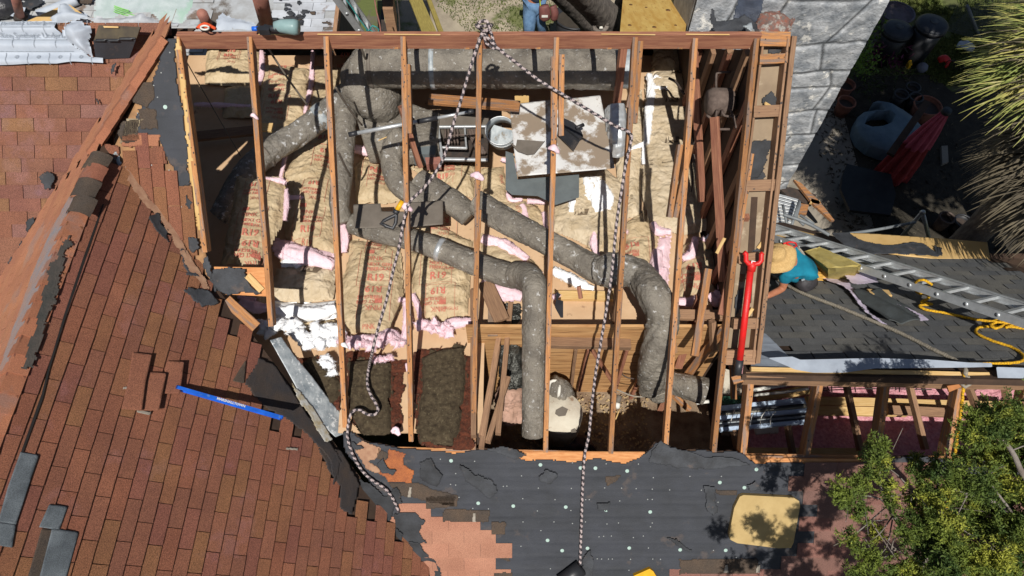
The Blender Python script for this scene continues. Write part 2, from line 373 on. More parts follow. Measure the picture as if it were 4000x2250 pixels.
def cyc(th): return np.cos(th)*1.3, np.sin(th)*1.3
def ductnz(seed, a=.10):
    def f(s, th):
        cx, sx = cyc(th)
        return a*(crumple(cx+seed, sx+s*3.3, seed, 1.7))+a*.8*fbm(cx*.8+s*2.4, sx*.8+s*1.1, seed+1, 3)+a*.62*crumple(cx*1.2+s*1.5, sx*.8+s*9, seed+4, 2.6)+a*.25*crumple(cx*2+s*6, sx*2+s*14, seed+6, 3.5)-.05*np.exp(-((s*1.9+.3*seed) % 1-.5)**2/.0012)
    return f
def fluffnz(seed, a=.45, f=7):
    def g(s, th):
        cx, sx = cyc(th)
        return a*fbm(cx*1.5+seed+s*f*.5, sx*1.5+s*f, seed, 4)+a*.6*crumple(cx+s*f*.6, sx+seed, seed+2, 2.3)+a*.35*fbm(cx*6+s*f*3, sx*6+seed+s*9, seed+7, 3)
    return g
def fuzz(V, n, L, seed=0):
    """loose fibre ends standing off a fibrous surface"""
    r_ = np.random.RandomState(seed); V = np.asarray(V); i = r_.randint(0, len(V), n); c = V.mean(0)
    D_ = (V[i]-c)*.6; D_ /= np.linalg.norm(D_, axis=1)[:, None]+1e-6; D_ = D_*.5+r_.normal(size=(n, 3))*.7; D_ /= np.linalg.norm(D_, axis=1)[:, None]
    S_ = np.cross(D_, r_.normal(size=(n, 3))); S_ /= np.linalg.norm(S_, axis=1)[:, None]+1e-9; l = r_.uniform(.3, 1, (n, 1))*L; w_ = l*.08
    P = V[i]-D_*l*.3; W = np.stack([P-S_*w_, P+S_*w_, P+D_*l*1.3], 1).reshape(-1, 3); k = np.arange(n)*3
    return W, np.stack([k, k+1, k+2], 1).tolist()
def rope(name, P, r, mats, parent=None, pitch=.11, n2=6, **k):
    V, Fc, s, n = tubegeo(P, [r], 8, (lambda s_, th: .16*np.cos(3*th-s_*70)), 1.0, .012)
    mi = []
    for i in range(n-1):
        for j in range(8):
            t = (s[i]/pitch*2+j/8) % 1.0; mi.append(0 if t < .5 else 1)
    mi += [0, 0]; mi = mi[:len(Fc)]
    return mesh(name, V, Fc, mats, parent, True, mi=mi, **k)
def disc(name, c, n, r, h, mat, parent=None, seg=14, rim=0):
    c = np.array(c, float); n = unit(n)
    return tube(name, [c-n*h, c], [r], mat, parent, seg, sharp=True, smooth=False)
def hoop(P, r, N=28):      # closed-ish ring path
    return [P[0]+P[1]*math.cos(t)+P[2]*math.sin(t) for t in np.linspace(0, 2*math.pi, N)]
def prism(name, pts, thick, mat, parent=None, n=None, **k):
    """flat plate: top outline pts (3D), given thickness downwards along its normal"""
    P = np.array(pts, float); c = P.mean(0); nn = np.zeros(3)
    for i in range(len(P)): nn += np.cross(P[i]-c, P[(i+1) % len(P)]-c)
    nn = unit(nn)
    if nn[2] < 0: P = P[::-1]; nn = -nn
    m = len(P); V = np.concatenate([P, P-nn*thick]); Fc = [tuple(range(m)), tuple(range(2*m-1, m-1, -1))]
    for i in range(m): j = (i+1) % m; Fc.append((i, m+i, m+j, j))
    return mesh(name, V, Fc, mat, parent, **k)
def text_verts(s, size, align='LEFT', bold=0.0, shear=0.0):
    cu = bpy.data.curves.new('t', 'FONT'); cu.body = s; cu.size = size; cu.align_x = align; cu.offset = bold; cu.shear = shear
    cu.resolution_u = 2
    o = bpy.data.objects.new('t', cu); COL.objects.link(o)
    dg = bpy.context.evaluated_depsgraph_get(); me = bpy.data.meshes.new_from_object(o.evaluated_get(dg))
    bm = bmesh.new(); bm.from_mesh(me)
    bmesh.ops.triangulate(bm, faces=bm.faces)
    for _ in range(2):
        ed = [e for e in bm.edges if e.calc_length() > size*.35]
        if ed: bmesh.ops.subdivide_edges(bm, edges=ed, cuts=1); bmesh.ops.triangulate(bm, faces=bm.faces)
    V = np.array([v.co[:2] for v in bm.verts]).reshape(-1, 2); Fc = [tuple(v.index for v in f.verts) for f in bm.faces]
    bm.free(); bpy.data.objects.remove(o); bpy.data.curves.remove(cu); bpy.data.meshes.remove(me)
    return V, Fc
class Print:
    """ink on a sheet: text placed at a photo point, following the sheet's relief"""
    def __init__(s, fr, pl): s.fr = fr; s.pl = pl; s.L = []
    def raw(s, V2, Fc, X, Y, rot, mat, dz=.012, nm='lettering'):
        fr = s.fr; p = at_p(X, Y, s.pl)-fr['O']; u0, v0 = p@fr['U'], p@fr['V']
        c, q = math.cos(rot), math.sin(rot)
        u = u0+V2[:, 0]*c-V2[:, 1]*q; v = v0+V2[:, 0]*q+V2[:, 1]*c
        h = fr['lift'](u, v)+dz
        s.L.append((fr['O']+np.outer(u, fr['U'])+np.outer(v, fr['V'])+np.outer(h, fr['n']), Fc, mat, nm))
    def txt(s, t, X, Y, size, mat, rot=0, bold=0.0, align='LEFT', shear=0.0, dz=.013):
        V, Fc = text_verts(t, size, align, bold, shear); s.raw(V, Fc, X, Y, rot, mat, dz)
    def rect(s, X, Y, w_, h_, mat, rot=0, dz=.011, sk_=0):
        n = max(1, int(w_/.02)); m = max(1, int(h_/.02)); V = np.array([((i/n)*w_+sk_*(j/m), (j/m)*h_) for i in range(n+1) for j in range(m+1)])
        Fc = [(i*(m+1)+j, (i+1)*(m+1)+j, (i+1)*(m+1)+j+1, i*(m+1)+j+1) for i in range(n) for j in range(m)]
        s.raw(V, Fc, X, Y, rot, mat, dz, 'printed_mark')
    def done(s, parent):
        for V, Fc, m, nm in s.L: mesh(nm, V, Fc, m, parent)
# ================================================================ the setting
def flat(name, x0, x1, y0, y1, z, mat, kind='structure', n=40, amp=0.0, hole=None):
    xs = np.linspace(x0, x1, n+1); ys = np.linspace(y0, y1, n+1); X_, Y_ = np.meshgrid(xs, ys, indexing='ij')
    Z = z+amp*fbm(X_*.7, Y_*.7, 5, 4)
    V = np.stack([X_, Y_, Z], -1).reshape(-1, 3); Fc = [(i*(n+1)+j, (i+1)*(n+1)+j, (i+1)*(n+1)+j+1, i*(n+1)+j+1) for i in range(n) for j in range(n)]
    o = mesh(name, V, Fc, mat, smooth=True); tag(o, kind=kind); return o
flat('ground', -30, 30, -20, 50, 0.0, GROUND, amp=.02, n=60)
pat = prism('patio', [at_z(X, Y, .05) for X, Y in ((2900, 1300), (2950, 640), (3180, 300), (3330, 420), (3420, 900), (3480, 1300))], .08, CONC)
tag(pat, kind='structure')
lawn = prism('lawn', [at_z(X, Y, .035) for X, Y in ((3380, -200), (4400, -200), (4100, 330), (3480, 330))], .05, LAWN); tag(lawn, kind='structure')
lawn2 = prism('lawn', [at_z(X, Y, .035) for X, Y in ((2700, -200), (2960, -200), (2950, 200), (2680, 200))], .05, LAWN); tag(lawn2, kind='structure')
dirt = prism('path', [at_z(X, Y, .03) for X, Y in ((1500, -200), (2500, -200), (2500, 260), (1500, 260))], .04, M('pale_dirt', (.40, .34, .25), (.24, .20, .15), 1.4, .95, 1.2, 14, c3=(.14, .15, .06), s3=.9, t3=.54)); tag(dirt, kind='structure')

# ================================================================ the house
house = thing('house', 'red shingled house with one roof slope stripped open to bare rafters', 'house', (-1, 3, 0))
TINTS = [(1, 1, 1), (1.0, 1.0, 1.0), (1.04, 1.10, .95), (.95, .90, 1.02), (1.03, .97, .95), (.93, .94, .98), (1.04, 1.16, .95), (1.08, 1.05, 1.03)]
def shingles(name, poly, pl, mat, parent, e=.14, tw=.33, rot=False, clip=(), off=.0, ph=(0, 0), step=.0125, gap=.006, tints=TINTS, raw=False, skip=()):
    O, U, Vv, n = frame(pl)
    if rot: U, Vv = Vv, -U
    P = [np.asarray(p if raw else at_p(p[0], p[1], pl))-O for p in poly]; P = np.array([(p@U, p@Vv) for p in P])
    (u0, v0), (u1, v1) = P.min(0), P.max(0); V = []; Fc = []; T = []
    rs = np.random.RandomState(len(poly)*31+int(abs(pl[2])*10))
    for k in range(int(math.floor((v0-ph[1])/e))-1, int((v1-ph[1])/e)+2):
        sh = (k % 2)*tw/2+ph[0]+rs.uniform(-.012, .012); dv = rs.uniform(-.003, .003)
        for m in range(int((u0-sh)/tw)-2, int((u1-sh)/tw)+2):
            uc, vc = sh+(m+.5)*tw, ph[1]+(k+.5)*e
            if not inside(np.array([uc]), np.array([vc]), P)[0]: continue
            if (k, m) in skip: continue
            t = np.array(tints[rs.randint(len(tints))])*rs.uniform(.94, 1.06)
            a, b = sh+m*tw+gap/2, sh+(m+1)*tw-gap/2; va, vb = ph[1]+k*e+dv, ph[1]+(k+1)*e+.012
            j = rs.uniform(-.0015, .0015, 4); l = rs.uniform(0, .004)
            q = len(V)
            N4 = 4
            for i in range(N4+1):
                uu = a+(b-a)*i/N4; w_ = rs.uniform(-.0012, .0012)
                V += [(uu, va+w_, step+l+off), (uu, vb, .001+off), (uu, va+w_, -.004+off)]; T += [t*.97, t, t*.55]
            for i in range(N4):
                s_ = q+i*3; Fc += [(s_, s_+3, s_+4, s_+1), (s_+2, s_+5, s_+3, s_)]
            Fc += [(q+2, q, q+1), (q+N4*3, q+N4*3+2, q+N4*3+1)]
    V = np.array(V); W = O+np.outer(V[:, 0], U)+np.outer(V[:, 1], Vv)+np.outer(V[:, 2], n)
    o = mesh(name, W, Fc, mat, parent, tint=np.array(T))
    for (cp, cn) in clip:
        bm = bmesh.new(); bm.from_mesh(o.data); L0 = np.array(wloc(o))
        bmesh.ops.bisect_plane(bm, geom=bm.verts[:]+bm.edges[:]+bm.faces[:], plane_co=(np.array(cp)-L0).tolist(), plane_no=cn, clear_outer=True); bm.to_mesh(o.data); bm.free()
    return o
XR = -3.57                                   # north-south ridge of the cross gable
def vly(y): # valley C / D in plan
    return (Cc[2]-pz(D, 0, y))/.978
yA = np.array([p for p in ((4.736-(5.837-Cc[2]-.978*(-XR)*0)/1),)])[0]
apx = -3.57; apy = (pz(Cc, apx, 0)-D[2])/D[1]           # apex of the valley on the ridge
def dpl(x, y, pl, off=0): return np.array([x, y, pz(pl, x, y)+off])
vs_y = (Cc[2]-.978*0-D[2])
def valley_x(y): return (Cc[2]-D[2]-D[1]*y)/.978
ylow = -1.0
# sheathing under the shingles (thin solid decks)
prism('roof_deck', [dpl(apx, apy, Cc, -.03), dpl(apx, ylow, Cc, -.03), dpl(valley_x(ylow), ylow, Cc, -.03)], .03, DARKW, house)
prism('roof_deck', [dpl(apx, 6.0, B, -.03), dpl(-6.6, 6.0, B, -.03), dpl(-6.6, ylow, B, -.03), dpl(apx, ylow, B, -.03)][::-1], .03, DARKW, house) if False else None
hipx = lambda y: (D[2]+D[1]*y-B[2])/.86
yt = 4.736; hx = hipx(yt)
def bvx(y): return (A[2]+A[1]*y-B[2])/.86      # valley A / B
prism('roof_deck', [dpl(hx, yt, B, -.03), dpl(bvx(5.27), 5.27, B, -.03), dpl(bvx(ylow)-.05, ylow, B, -.03), dpl(apx, ylow, B, -.03), dpl(apx, apy, B, -.03)], .03, DARKW, house)
prism('roof_deck', [dpl(hx, 5.27, A, -.04), dpl(-9, 5.27, A, -.04), dpl(-9, .0, A, -.04), dpl(bvx(0)+.3, 0, A, -.04), dpl(bvx(5.0)+.2, 5.0, A, -.04)], .03, DARKW, house)
# shingle courses
shingles('west_shingles', [(-300, 60), (600, 60), (620, 130), (470, 460), (300, 790), (100, 1160), (-300, 1500)], A, SHIN, house, e=.125, tw=.305, ph=(.05, .03), clip=[((0, 5.28, 0), (0, 1, 0))],
         tints=[tuple(np.array(t)*[1.02, 1.14, 1.2]) for t in TINTS]+[(1.0, 1.2, 1.6)])
shingles('slope_shingles', [(-400, 2500), (-300, 1400), (290, 740), (430, 585), (480, 640), (560, 735), (700, 905), (800, 1080), (880, 1220), (1005, 1335), (1010, 1430), (985, 1520), (1030, 1600), (1090, 1660), (1160, 1700), (1240, 1740), (1290, 1850), (1330, 1950), (1420, 2000), (1560, 2080), (1640, 2180), (1700, 2300), (1760, 2500)],
         Cc, SHIN, house, e=.110, tw=.302, clip=[((XR, 0, 0), (-1, 0, 0))], ph=(.12, .05))
_hd = unit([hx-apx, yt-apy, 0])
gt = [(1, 1, 1), (1.03, 1.03, 1), (.97, .97, 1), (1, 1.04, 1.02)]
shingles('gable_shingles', [dpl(apx, apy, B), dpl(bvx(apy)-.1, apy, B), dpl(bvx(ylow)-.1, ylow, B), dpl(apx+.3, ylow, B), dpl(apx+.3, apy, B)], B, SHINB, house, e=.125, tw=.31, raw=True, step=.006, gap=.008, clip=[((XR, 0, 0), (1, 0, 0)), ((0, apy, 0), (0, 1, 0))], tints=gt)
shingles('gable_shingles', [dpl(apx+.3, apy-.2, B), dpl(bvx(apy)-.1, apy-.3, B), dpl(bvx(5.3)-.1, 5.3, B), dpl(hx+.3, yt+.15, B), dpl(hx+.3, yt-.2, B)], B, SHINB, house, e=.125, tw=.31, raw=True, step=.006, gap=.008,
         clip=[((apx, apy, 0), (_hd[1], -_hd[0], 0)), ((0, apy, 0), (0, -1, 0)), ((0, 5.25, 0), (0, 1, 0)), ((0, 0, pz(D, 0, yt)+.01), (0, 0, 1))], tints=gt)
shingles('wrapped_valley_shingles', [(530, 590), (600, 560), (640, 600), (690, 640), (775, 840), (765, 1000), (830, 1120), (800, 1090), (690, 900), (560, 730), (500, 640)], D, SHIN, house, e=.115, tw=.31, rot=True, off=.006, ph=(.03, .06))
shingles('lower_slope_shingles', [(1600, 1935), (1660, 1945), (1700, 1990), (1800, 2040), (1900, 2070), (1960, 2110), (1965, 2180), (1940, 2260), (1930, 2400), (1600, 2400), (1560, 2060)], D, M('salmon_shingle', (.44, .215, .14), (.37, .17, .11), 2.5, .95, .8, 260, speck=.4, attr=True), house, e=.14, tw=.31, step=.005, gap=.002, off=.01,
         tints=[(1, 1, 1), (1.02, 1.0, 1.0), (.98, .98, .98)])
shingles('lower_slope_shingles', [(2650, 2235), (3080, 2235), (3200, 1960), (3060, 1900), (3090, 1850), (3300, 1800), (4300, 1900), (4300, 2500), (2600, 2500)], D, M('shade_dark_shingle', (.24, .125, .10), (.19, .10, .08), 2.5, .95, .8, 260, speck=.4, attr=True), house, e=.14, tw=.31, off=.006, step=.006, gap=.003, tints=[(1, 1, 1), (1.1, 1.0, 1.0), (.9, .95, .98)])  # right-hand shingle colour darkened to carry the tree's shade
# ridge, hip and starter caps
def capstrip(name, P, wd, mat, z=.02, n=None):
    P = [np.array(p) for p in P]; V = []; Fc = []
    return P
def ridge_caps(p0, p1, pa, pb, mat, wd=.13, e=.145, off=.012, parent=None, name='ridge_cap', tint=(1, 1, 1)):
    """folded cap pieces lapped along a ridge from the low end p0 to p1; pa, pb are the slopes either side"""
    x = unit(np.array(p1)-np.array(p0)); L = np.linalg.norm(np.array(p1)-np.array(p0))
    def side(pl, s):
        n = unit([-pl[0], -pl[1], 1]); d = np.cross(n, x); 
        return unit(d)*s, n
    (da, na), (db, nb) = side(pa, 1), side(pb, -1)
    mb = MB(); k = 0; s = 0.0; T = []
    while s < L:
        a = np.array(p0)+x*s; b = np.array(p0)+x*min(L, s+e*1.25); t = np.array(tint)*random.uniform(.85, 1.12)
        lo, hi = off+.014, off
        V = [a+da*wd+na*lo, a+na*.5*lo+nb*.5*lo+np.array([0, 0, .012]), a+db*wd+nb*lo, b+da*wd+na*hi, b+(na+nb)*.5*hi+np.array([0, 0, .006]), b+db*wd+nb*hi,
             a+da*wd-na*.002, a, a+db*wd-nb*.002, b+da*wd-na*.002, b+db*wd-nb*.002]
        mb.add(V, [(0, 1, 4, 3), (1, 2, 5, 4), (6, 7, 1, 0), (7, 8, 2, 1), (6, 0, 3, 9), (2, 8, 10, 5)]); T += [t]*11; s += e
    return mesh(name, mb.V, mb.F, mat, parent, tint=np.array(T))
ridge_caps(dpl(XR, ylow, B), dpl(XR, apy-.75, B), B, Cc, SHINB, parent=house, tint=(.9, .85, .85), wd=.11)
ridge_caps(dpl(hipx(4.0), 4.0, D), dpl(hx, yt, D), B, D, SHINB, parent=house, tint=(.8, .75, .75), wd=.05, off=.03)
# curled broken caps where ridge and hip meet
for i, (X, Y, s, r_) in enumerate(((335, 745, .17, .3), (360, 690, .18, .1), (380, 640, .16, -.1), (320, 810, .15, .5))):
    p = at_p(X, Y, Cc, .03); V = []; Fc = []
    ax = unit([.15, 1, .02+.1*r_]); sx = unit(np.cross(ax, [0, 0, 1]))
    for a in range(9):
        for b in range(7):
            t = -1.25+2.5*b/6; V.append(p+ax*(a/8-.5)*s*1.1+sx*math.sin(t)*.11+np.array([0, 0, 1])*(math.cos(t)*.09-.03+.012*fbm(a*.7, b*.9, i)))
    Fc = [(a*7+b, a*7+b+1, (a+1)*7+b+1, (a+1)*7+b) for a in range(8) for b in range(6)]
    mesh('ridge_cap', V, Fc, SHINB if i == 1 else BROWNS, house, True, tint=np.tile([.6, .55, .6], (len(V), 1)))
# worn streak beside the ridge and tar on the slope below it
WORN = M('worn_granules', (.25, .24, .255), (.36, .22, .17), 6, .95, .6, 200, speck=.4)
sheet('worn_strip', [(300, 770), (250, 890), (213, 1000), (168, 1110), (120, 1225), (82, 1320), (30, 1450), (5, 1450), (45, 1330), (85, 1220), (125, 1100), (175, 980), (220, 880), (275, 780)], B, WORN, house, .015, .018, 0, rag=.035)
TAR = M('roof_tar', (.055, .055, .05), (.09, .075, .065), 9, .85, .8, 60)
sheet('tar_strip', [(262, 930), (275, 960), (240, 1010), (225, 1090), (215, 1160), (180, 1240), (160, 1330), (115, 1440), (88, 1440), (110, 1340), (150, 1220), (175, 1130), (205, 1030), (240, 960)], Cc, TAR, house, .012, .034, 0, rag=.04)
# shadow gap of the raised first course, painted as a dark strip
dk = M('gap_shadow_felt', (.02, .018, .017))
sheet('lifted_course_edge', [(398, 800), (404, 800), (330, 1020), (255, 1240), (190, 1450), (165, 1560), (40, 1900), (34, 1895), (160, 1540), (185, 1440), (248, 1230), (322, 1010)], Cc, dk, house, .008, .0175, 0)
# slate coloured repairs low on the left
for poly in (((78, 1768), (150, 1780), (122, 1860), (90, 1960), (60, 2050), (-10, 2040), (30, 1900)), ((-10, 2040), (60, 2050), (45, 2140), (-20, 2130)), ((190, 1972), (262, 1980), (228, 2072), (150, 2060)),
             ((235, 2070), (305, 2080), (255, 2260), (150, 2260), (200, 2065))):
    sheet('slate_shingle', poly, Cc, PATCH, house, .012, .019, .01)
sheet('bare_strip', ((160, 2065), (212, 2072), (165, 2260), (105, 2260)), Cc, BROWNS, house, .012, .018, .006)
# bits of slope with lifted tabs and their gaps
for poly, hgt in ((((515, 1378), (585, 1392), (560, 1500), (545, 1610), (470, 1600), (500, 1480)), .035), (((650, 1412), (708, 1422), (690, 1545), (620, 1540)), .05), (((575, 1455), (640, 1465), (610, 1610), (530, 1605)), .04)):
    sheet('lifted_tab', poly, Cc, SHIN, house, .012, .02, .01, hf=lambda u, v, d, hgt=hgt: hgt*np.clip(1-(v-v.min())/(v.max()-v.min()+1e-6), 0, 1) if v.size > 3 else np.zeros(np.shape(v)), tint=(1.08, 1.08, 1.08))
sheet('grey_tab', ((935, 1440), (958, 1405), (950, 1500), (905, 1490)), Cc, BROWNS, house, .01, .02, .005)
# ---------------------------------------------------------------- open slope: felt, flashing and torn edges
def rows(seed, a=.004, e=.14):
    def f(u, v, d):
        t = (v/e+.06*fbm(u*1.3, v*.3, seed, 2)); s = t-np.floor(t)
        return a*1.2*np.exp(-s*9)+a*1.7*crumple(u*.45, v*2.0, seed, 3.2)+a*.8*crumple(u, v*2.5, seed+3, 7)+.004*fbm(u*3, v*3, seed, 2)
    return f
felt_poly = [(1480, 1735), (1560, 1752), (1740, 1765), (1780, 1772), (1880, 1752), (1960, 1768), (2060, 1800), (2120, 1795), (2240, 1806), (2330, 1790), (2380, 1800), (2440, 1812), (2500, 1786), (2540, 1760), (2560, 1728), (2600, 1738), (2660, 1762), (2740, 1758), (2800, 1768), (2860, 1762), (2900, 1775), (2950, 1812), (3060, 1806), (3180, 1812), (3260, 1820), (3330, 1810), (3480, 1790), (3570, 1782), (3640, 1790), (3720, 1800), (3800, 1795), (4200, 1800),
             (4300, 2600), (1700, 2600), (1600, 2120), (1500, 1960), (1420, 1850), (1345, 1760), (1340, 1690), (1375, 1690), (1430, 1730)]
sheet('roof_deck', felt_poly, D, DARKW, house, .06, -.015, .02)
sheet('felt_layer', felt_poly, D, FELT, house, .014, .002, .006, hf=rows(3), rag=.012)
sheet('felt_layer', [(652, 150), (684, 148), (680, 230), (690, 320), (705, 380), (722, 480), (728, 560), (735, 640), (745, 720), (690, 725), (684, 650), (640, 600), (620, 540), (560, 560), (520, 500), (540, 440), (590, 340), (620, 240)], D, FELT, house, .012, .004, .006, hf=rows(8, .003), rag=.03)
sheet('roof_deck', [(652, 150), (690, 148), (760, 720), (800, 1000), (850, 1160), (800, 1140), (760, 1120), (430, 600), (560, 330)], D, M('old_deck', (.40, .22, .10), (.2, .11, .06), 8, .9), house, .04, -.012, .02)
# bare plywood edge beside the felt
sheet('deck_edge', [(682, 150), (700, 150), (745, 560), (768, 720), (780, 900), (770, 900), (742, 700), (722, 520), (700, 340)], D, PLYT, house, .012, .0, .015, rag=.02)
sheet('deck_edge', [(1700, 1764), (2520, 1768), (2510, 1800), (2450, 1830), (2250, 1822), (1760, 1790)], D, M('orange_deck', (.62, .30, .12), (.5, .2, .07), 9, .8, .3, 50, st=(1, 6, 6)), house, .015, -.006, .02)
sheet('deck_edge', [(2930, 1790), (3390, 1795), (3740, 1800), (3740, 1850), (3390, 1836), (2960, 1820)], D, M('orange_deck', (.62, .30, .12)), house, .015, -.006, .02)
# old shingle scraps beside the hip
for poly, mt, t in ((((520, 320), (600, 320), (605, 385), (580, 420), (520, 400), (505, 360)), BROWNS, 1), (((540, 425), (610, 425), (620, 500), (555, 505)), BROWNS, 1), (((480, 470), (545, 465), (540, 520), (550, 545), (490, 560), (460, 520)), BROWNS, 1),
                    (((480, 530), (620, 525), (625, 572), (480, 572)), SHINB, .85), (((410, 560), (470, 570), (460, 640), (400, 620)), SHIN, 1), (((575, 575), (640, 570), (655, 640), (570, 640)), SHIN, .95), (((500, 460), (560, 465), (520, 540), (470, 560)), M('bare_sheathing', (.34, .27, .18), (.22, .17, .11), 12, .9), 1),
                    (((430, 620), (455, 590), (480, 640), (460, 690)), GALV, 1)):
    sheet('shingle_scrap', poly, D, mt, house, .01, .014, .008, rag=.02, tint=(t, t, t) if mt in (SHIN, SHINB) else None)
# pale worn line of the old valley
sheet('valley_scar', [(488, 660), (520, 690), (590, 790), (640, 840), (700, 940), (760, 1040), (800, 1100), (822, 1130), (795, 1130), (740, 1060), (680, 950), (610, 850), (540, 770), (500, 710)], Cc, M('dusty_scar', (.40, .24, .15), (.3, .16, .1), 14, .95, .4, 90), house, .01, .022, 0, rag=.03)
# torn felt flaps (curled, thick enough to cast a shadow)
def flap(poly, pl, name='felt_flap', mat=FELTB, off=.018, lift=.03, step=.010, rag=.03, seed=0, parent=house, fr=3.0):
    return sheet(name, poly, pl, mat, parent, step, off, .005, hf=lambda u, v, d: lift*np.clip(fbm(u*fr+seed, v*fr, seed, 2)+.25, -.2, 1)+.010*crumple(u, v, seed, 5)+.004*np.exp(-d/.02), rag=rag)[0]
FL = [([(578, 855), (600, 830), (618, 840), (630, 885), (660, 905), (655, 950), (610, 910)], Cc), ([(700, 980), (715, 975), (760, 1070), (770, 1080), (725, 1075), (715, 1030)], Cc),
      ([(710, 1140), (770, 1125), (800, 1135), (855, 1190), (850, 1195), (780, 1198), (760, 1180), (745, 1160)], Cc), ([(745, 650+275), (780, 930), (790, 965), (760, 985), (745, 960)], D),
      ([(738, 760), (752, 790), (745, 815), (730, 800)], D), ([(795, 1010), (810, 1000), (840, 1100), (850, 1130), (835, 1140), (815, 1080)], D),
      ([(1410, 1865), (1450, 1880), (1500, 1935), (1555, 1900), (1575, 1960), (1540, 1975), (1530, 2040), (1480, 2035), (1440, 1990), (1430, 1930)], D),
      ([(1540, 2000), (1620, 1995), (1660, 2030), (1640, 2070), (1665, 2120), (1600, 2110), (1580, 2130), (1545, 2060)], D), ([(1535, 2045), (1580, 2080), (1570, 2130), (1548, 2125)], D),
      ([(1590, 2110), (1640, 2120), (1670, 2170), (1710, 2200), (1730, 2250), (1750, 2300), (1660, 2300), (1630, 2240), (1620, 2180)], D),
      ([(1480, 1800), (1500, 1790), (1510, 1820), (1550, 1830), (1540, 1850), (1490, 1840)], D), ([(1640, 1800), (1690, 1790), (1725, 1850), (1715, 1900), (1670, 1890), (1645, 1860)], D),
      ([(1800, 1810), (1850, 1840), (1940, 1890), (1945, 1920), (1915, 1940), (1870, 1900), (1820, 1870)], D), ([(2100, 1850), (2140, 1825), (2175, 1850), (2150, 1885), (2110, 1880)], D),
      ([(2600, 2095), (2640, 2105), (2700, 2150), (2690, 2155), (2640, 2125)], D), ([(2750, 1900), (2790, 1900), (2800, 2000), (2775, 2010), (2755, 1960)], D), ([(2920, 1890), (2950, 1875), (2965, 1910), (2925, 1915)], D),
      ([(2275, 2160), (2300, 2145), (2320, 2190), (2310, 2250), (2285, 2260)], D), ([(2330, 1965), (2380, 1960), (2380, 1990), (2335, 1990)], D), ([(2030, 1755), (2060, 1768), (2010, 1790), (1950, 1770), (1900, 1745), (1960, 1740)], D),
      ([(2560, 1740), (2580, 1720), (2620, 1745), (2720, 1770), (2755, 1780), (2870, 1790), (2940, 1815), (2700, 1830), (2530, 1800)], D), ([(1375, 1720), (1430, 1740), (1400, 1750), (1370, 1740)], D)]
for i, (p, pl) in enumerate(FL): flap(p, pl, seed=i*7+1)
for i, p in enumerate((((170, 690), (200, 662), (228, 690), (215, 740), (190, 735)), ((112, 870), (140, 842), (150, 862), (122, 905)), ((85, 965), (100, 940), (96, 975)), ((455, 258), (470, 250), (465, 285), (456, 290)), ((386, 385), (396, 382), (394, 405)), ((45, 1005), (60, 1000), (48, 1040)))): flap(p, A, seed=200+i, off=.05)
# left-hand broken valley: felt slabs standing over the gap, galvanised valley metal, splintered board
flap([(845, 1050), (900, 1040), (955, 1046), (960, 1075), (985, 1120), (1020, 1150), (945, 1140), (900, 1155), (860, 1130), (830, 1080)], D, lift=.02, seed=91)
prism('deck_scrap', [at_p(X, Y, D, -.02) for X, Y in ((835, 1042), (1035, 1045), (1042, 1158), (880, 1150), (850, 1110))], .018, M('orange_deck', (.5, .2, .07)), house)
beam('broken_board', at_p(965, 1075, D, .02), at_p(1022, 1135, D, .02), .06, .02, NEWW, house)
beam('broken_board', at_p(882, 1170, D, -.02), at_p(1000, 1278, D, .02), .10, .022, WOOD, house, up=(.3, -.6, .7))
sheet('valley_flashing', [(1045, 1335), (1090, 1322), (1140, 1395), (1210, 1475), (1285, 1575), (1362, 1662), (1355, 1690), (1300, 1712), (1236, 1650), (1160, 1540), (1110, 1450)], Cc, M('valley_metal', (.46, .49, .50), (.20, .235, .26), 9, .4, .5, 40, c3=(.66, .68, .68), s3=16, t3=.6, spec=.6), house, .012, .05, .004, hf=lambda u, v, d: .02*np.clip(fbm(u*2, v*2, 4, 2), -1, 1), rag=.0)  # pale spots painted in as bright highlights on the metal
sheet('valley_felt_edge', [(1130, 1500), (1170, 1545), (1240, 1640), (1290, 1720), (1265, 1735), (1230, 1690), (1195, 1620), (1150, 1560)], Cc, M('old_tan_felt', (.30, .24, .14), (.42, .42, .40), 14, .8, .5, 60), house, .01, .055, .004, rag=.02)
for i, (p, pl) in enumerate([([(955, 1500), (1010, 1400), (1060, 1420), (1120, 1500), (1180, 1600), (1250, 1680), (1300, 1750), (1330, 1800), (1300, 1900), (1290, 1800), (1200, 1700), (1120, 1640), (1040, 1600)], Cc),
                ([(1240, 1750), (1330, 1760), (1380, 1850), (1400, 1900), (1370, 2010), (1330, 1990), (1325, 1900), (1290, 1850)], Cc)]):
    sheet('valley_underlay', p, pl, M('brown_underlay', (.055, .04, .032), (.035, .032, .034), 5, .85, .6, 120, speck=.4), house, .014, .016, .004, hf=rows(20+i, .002), rag=.02)
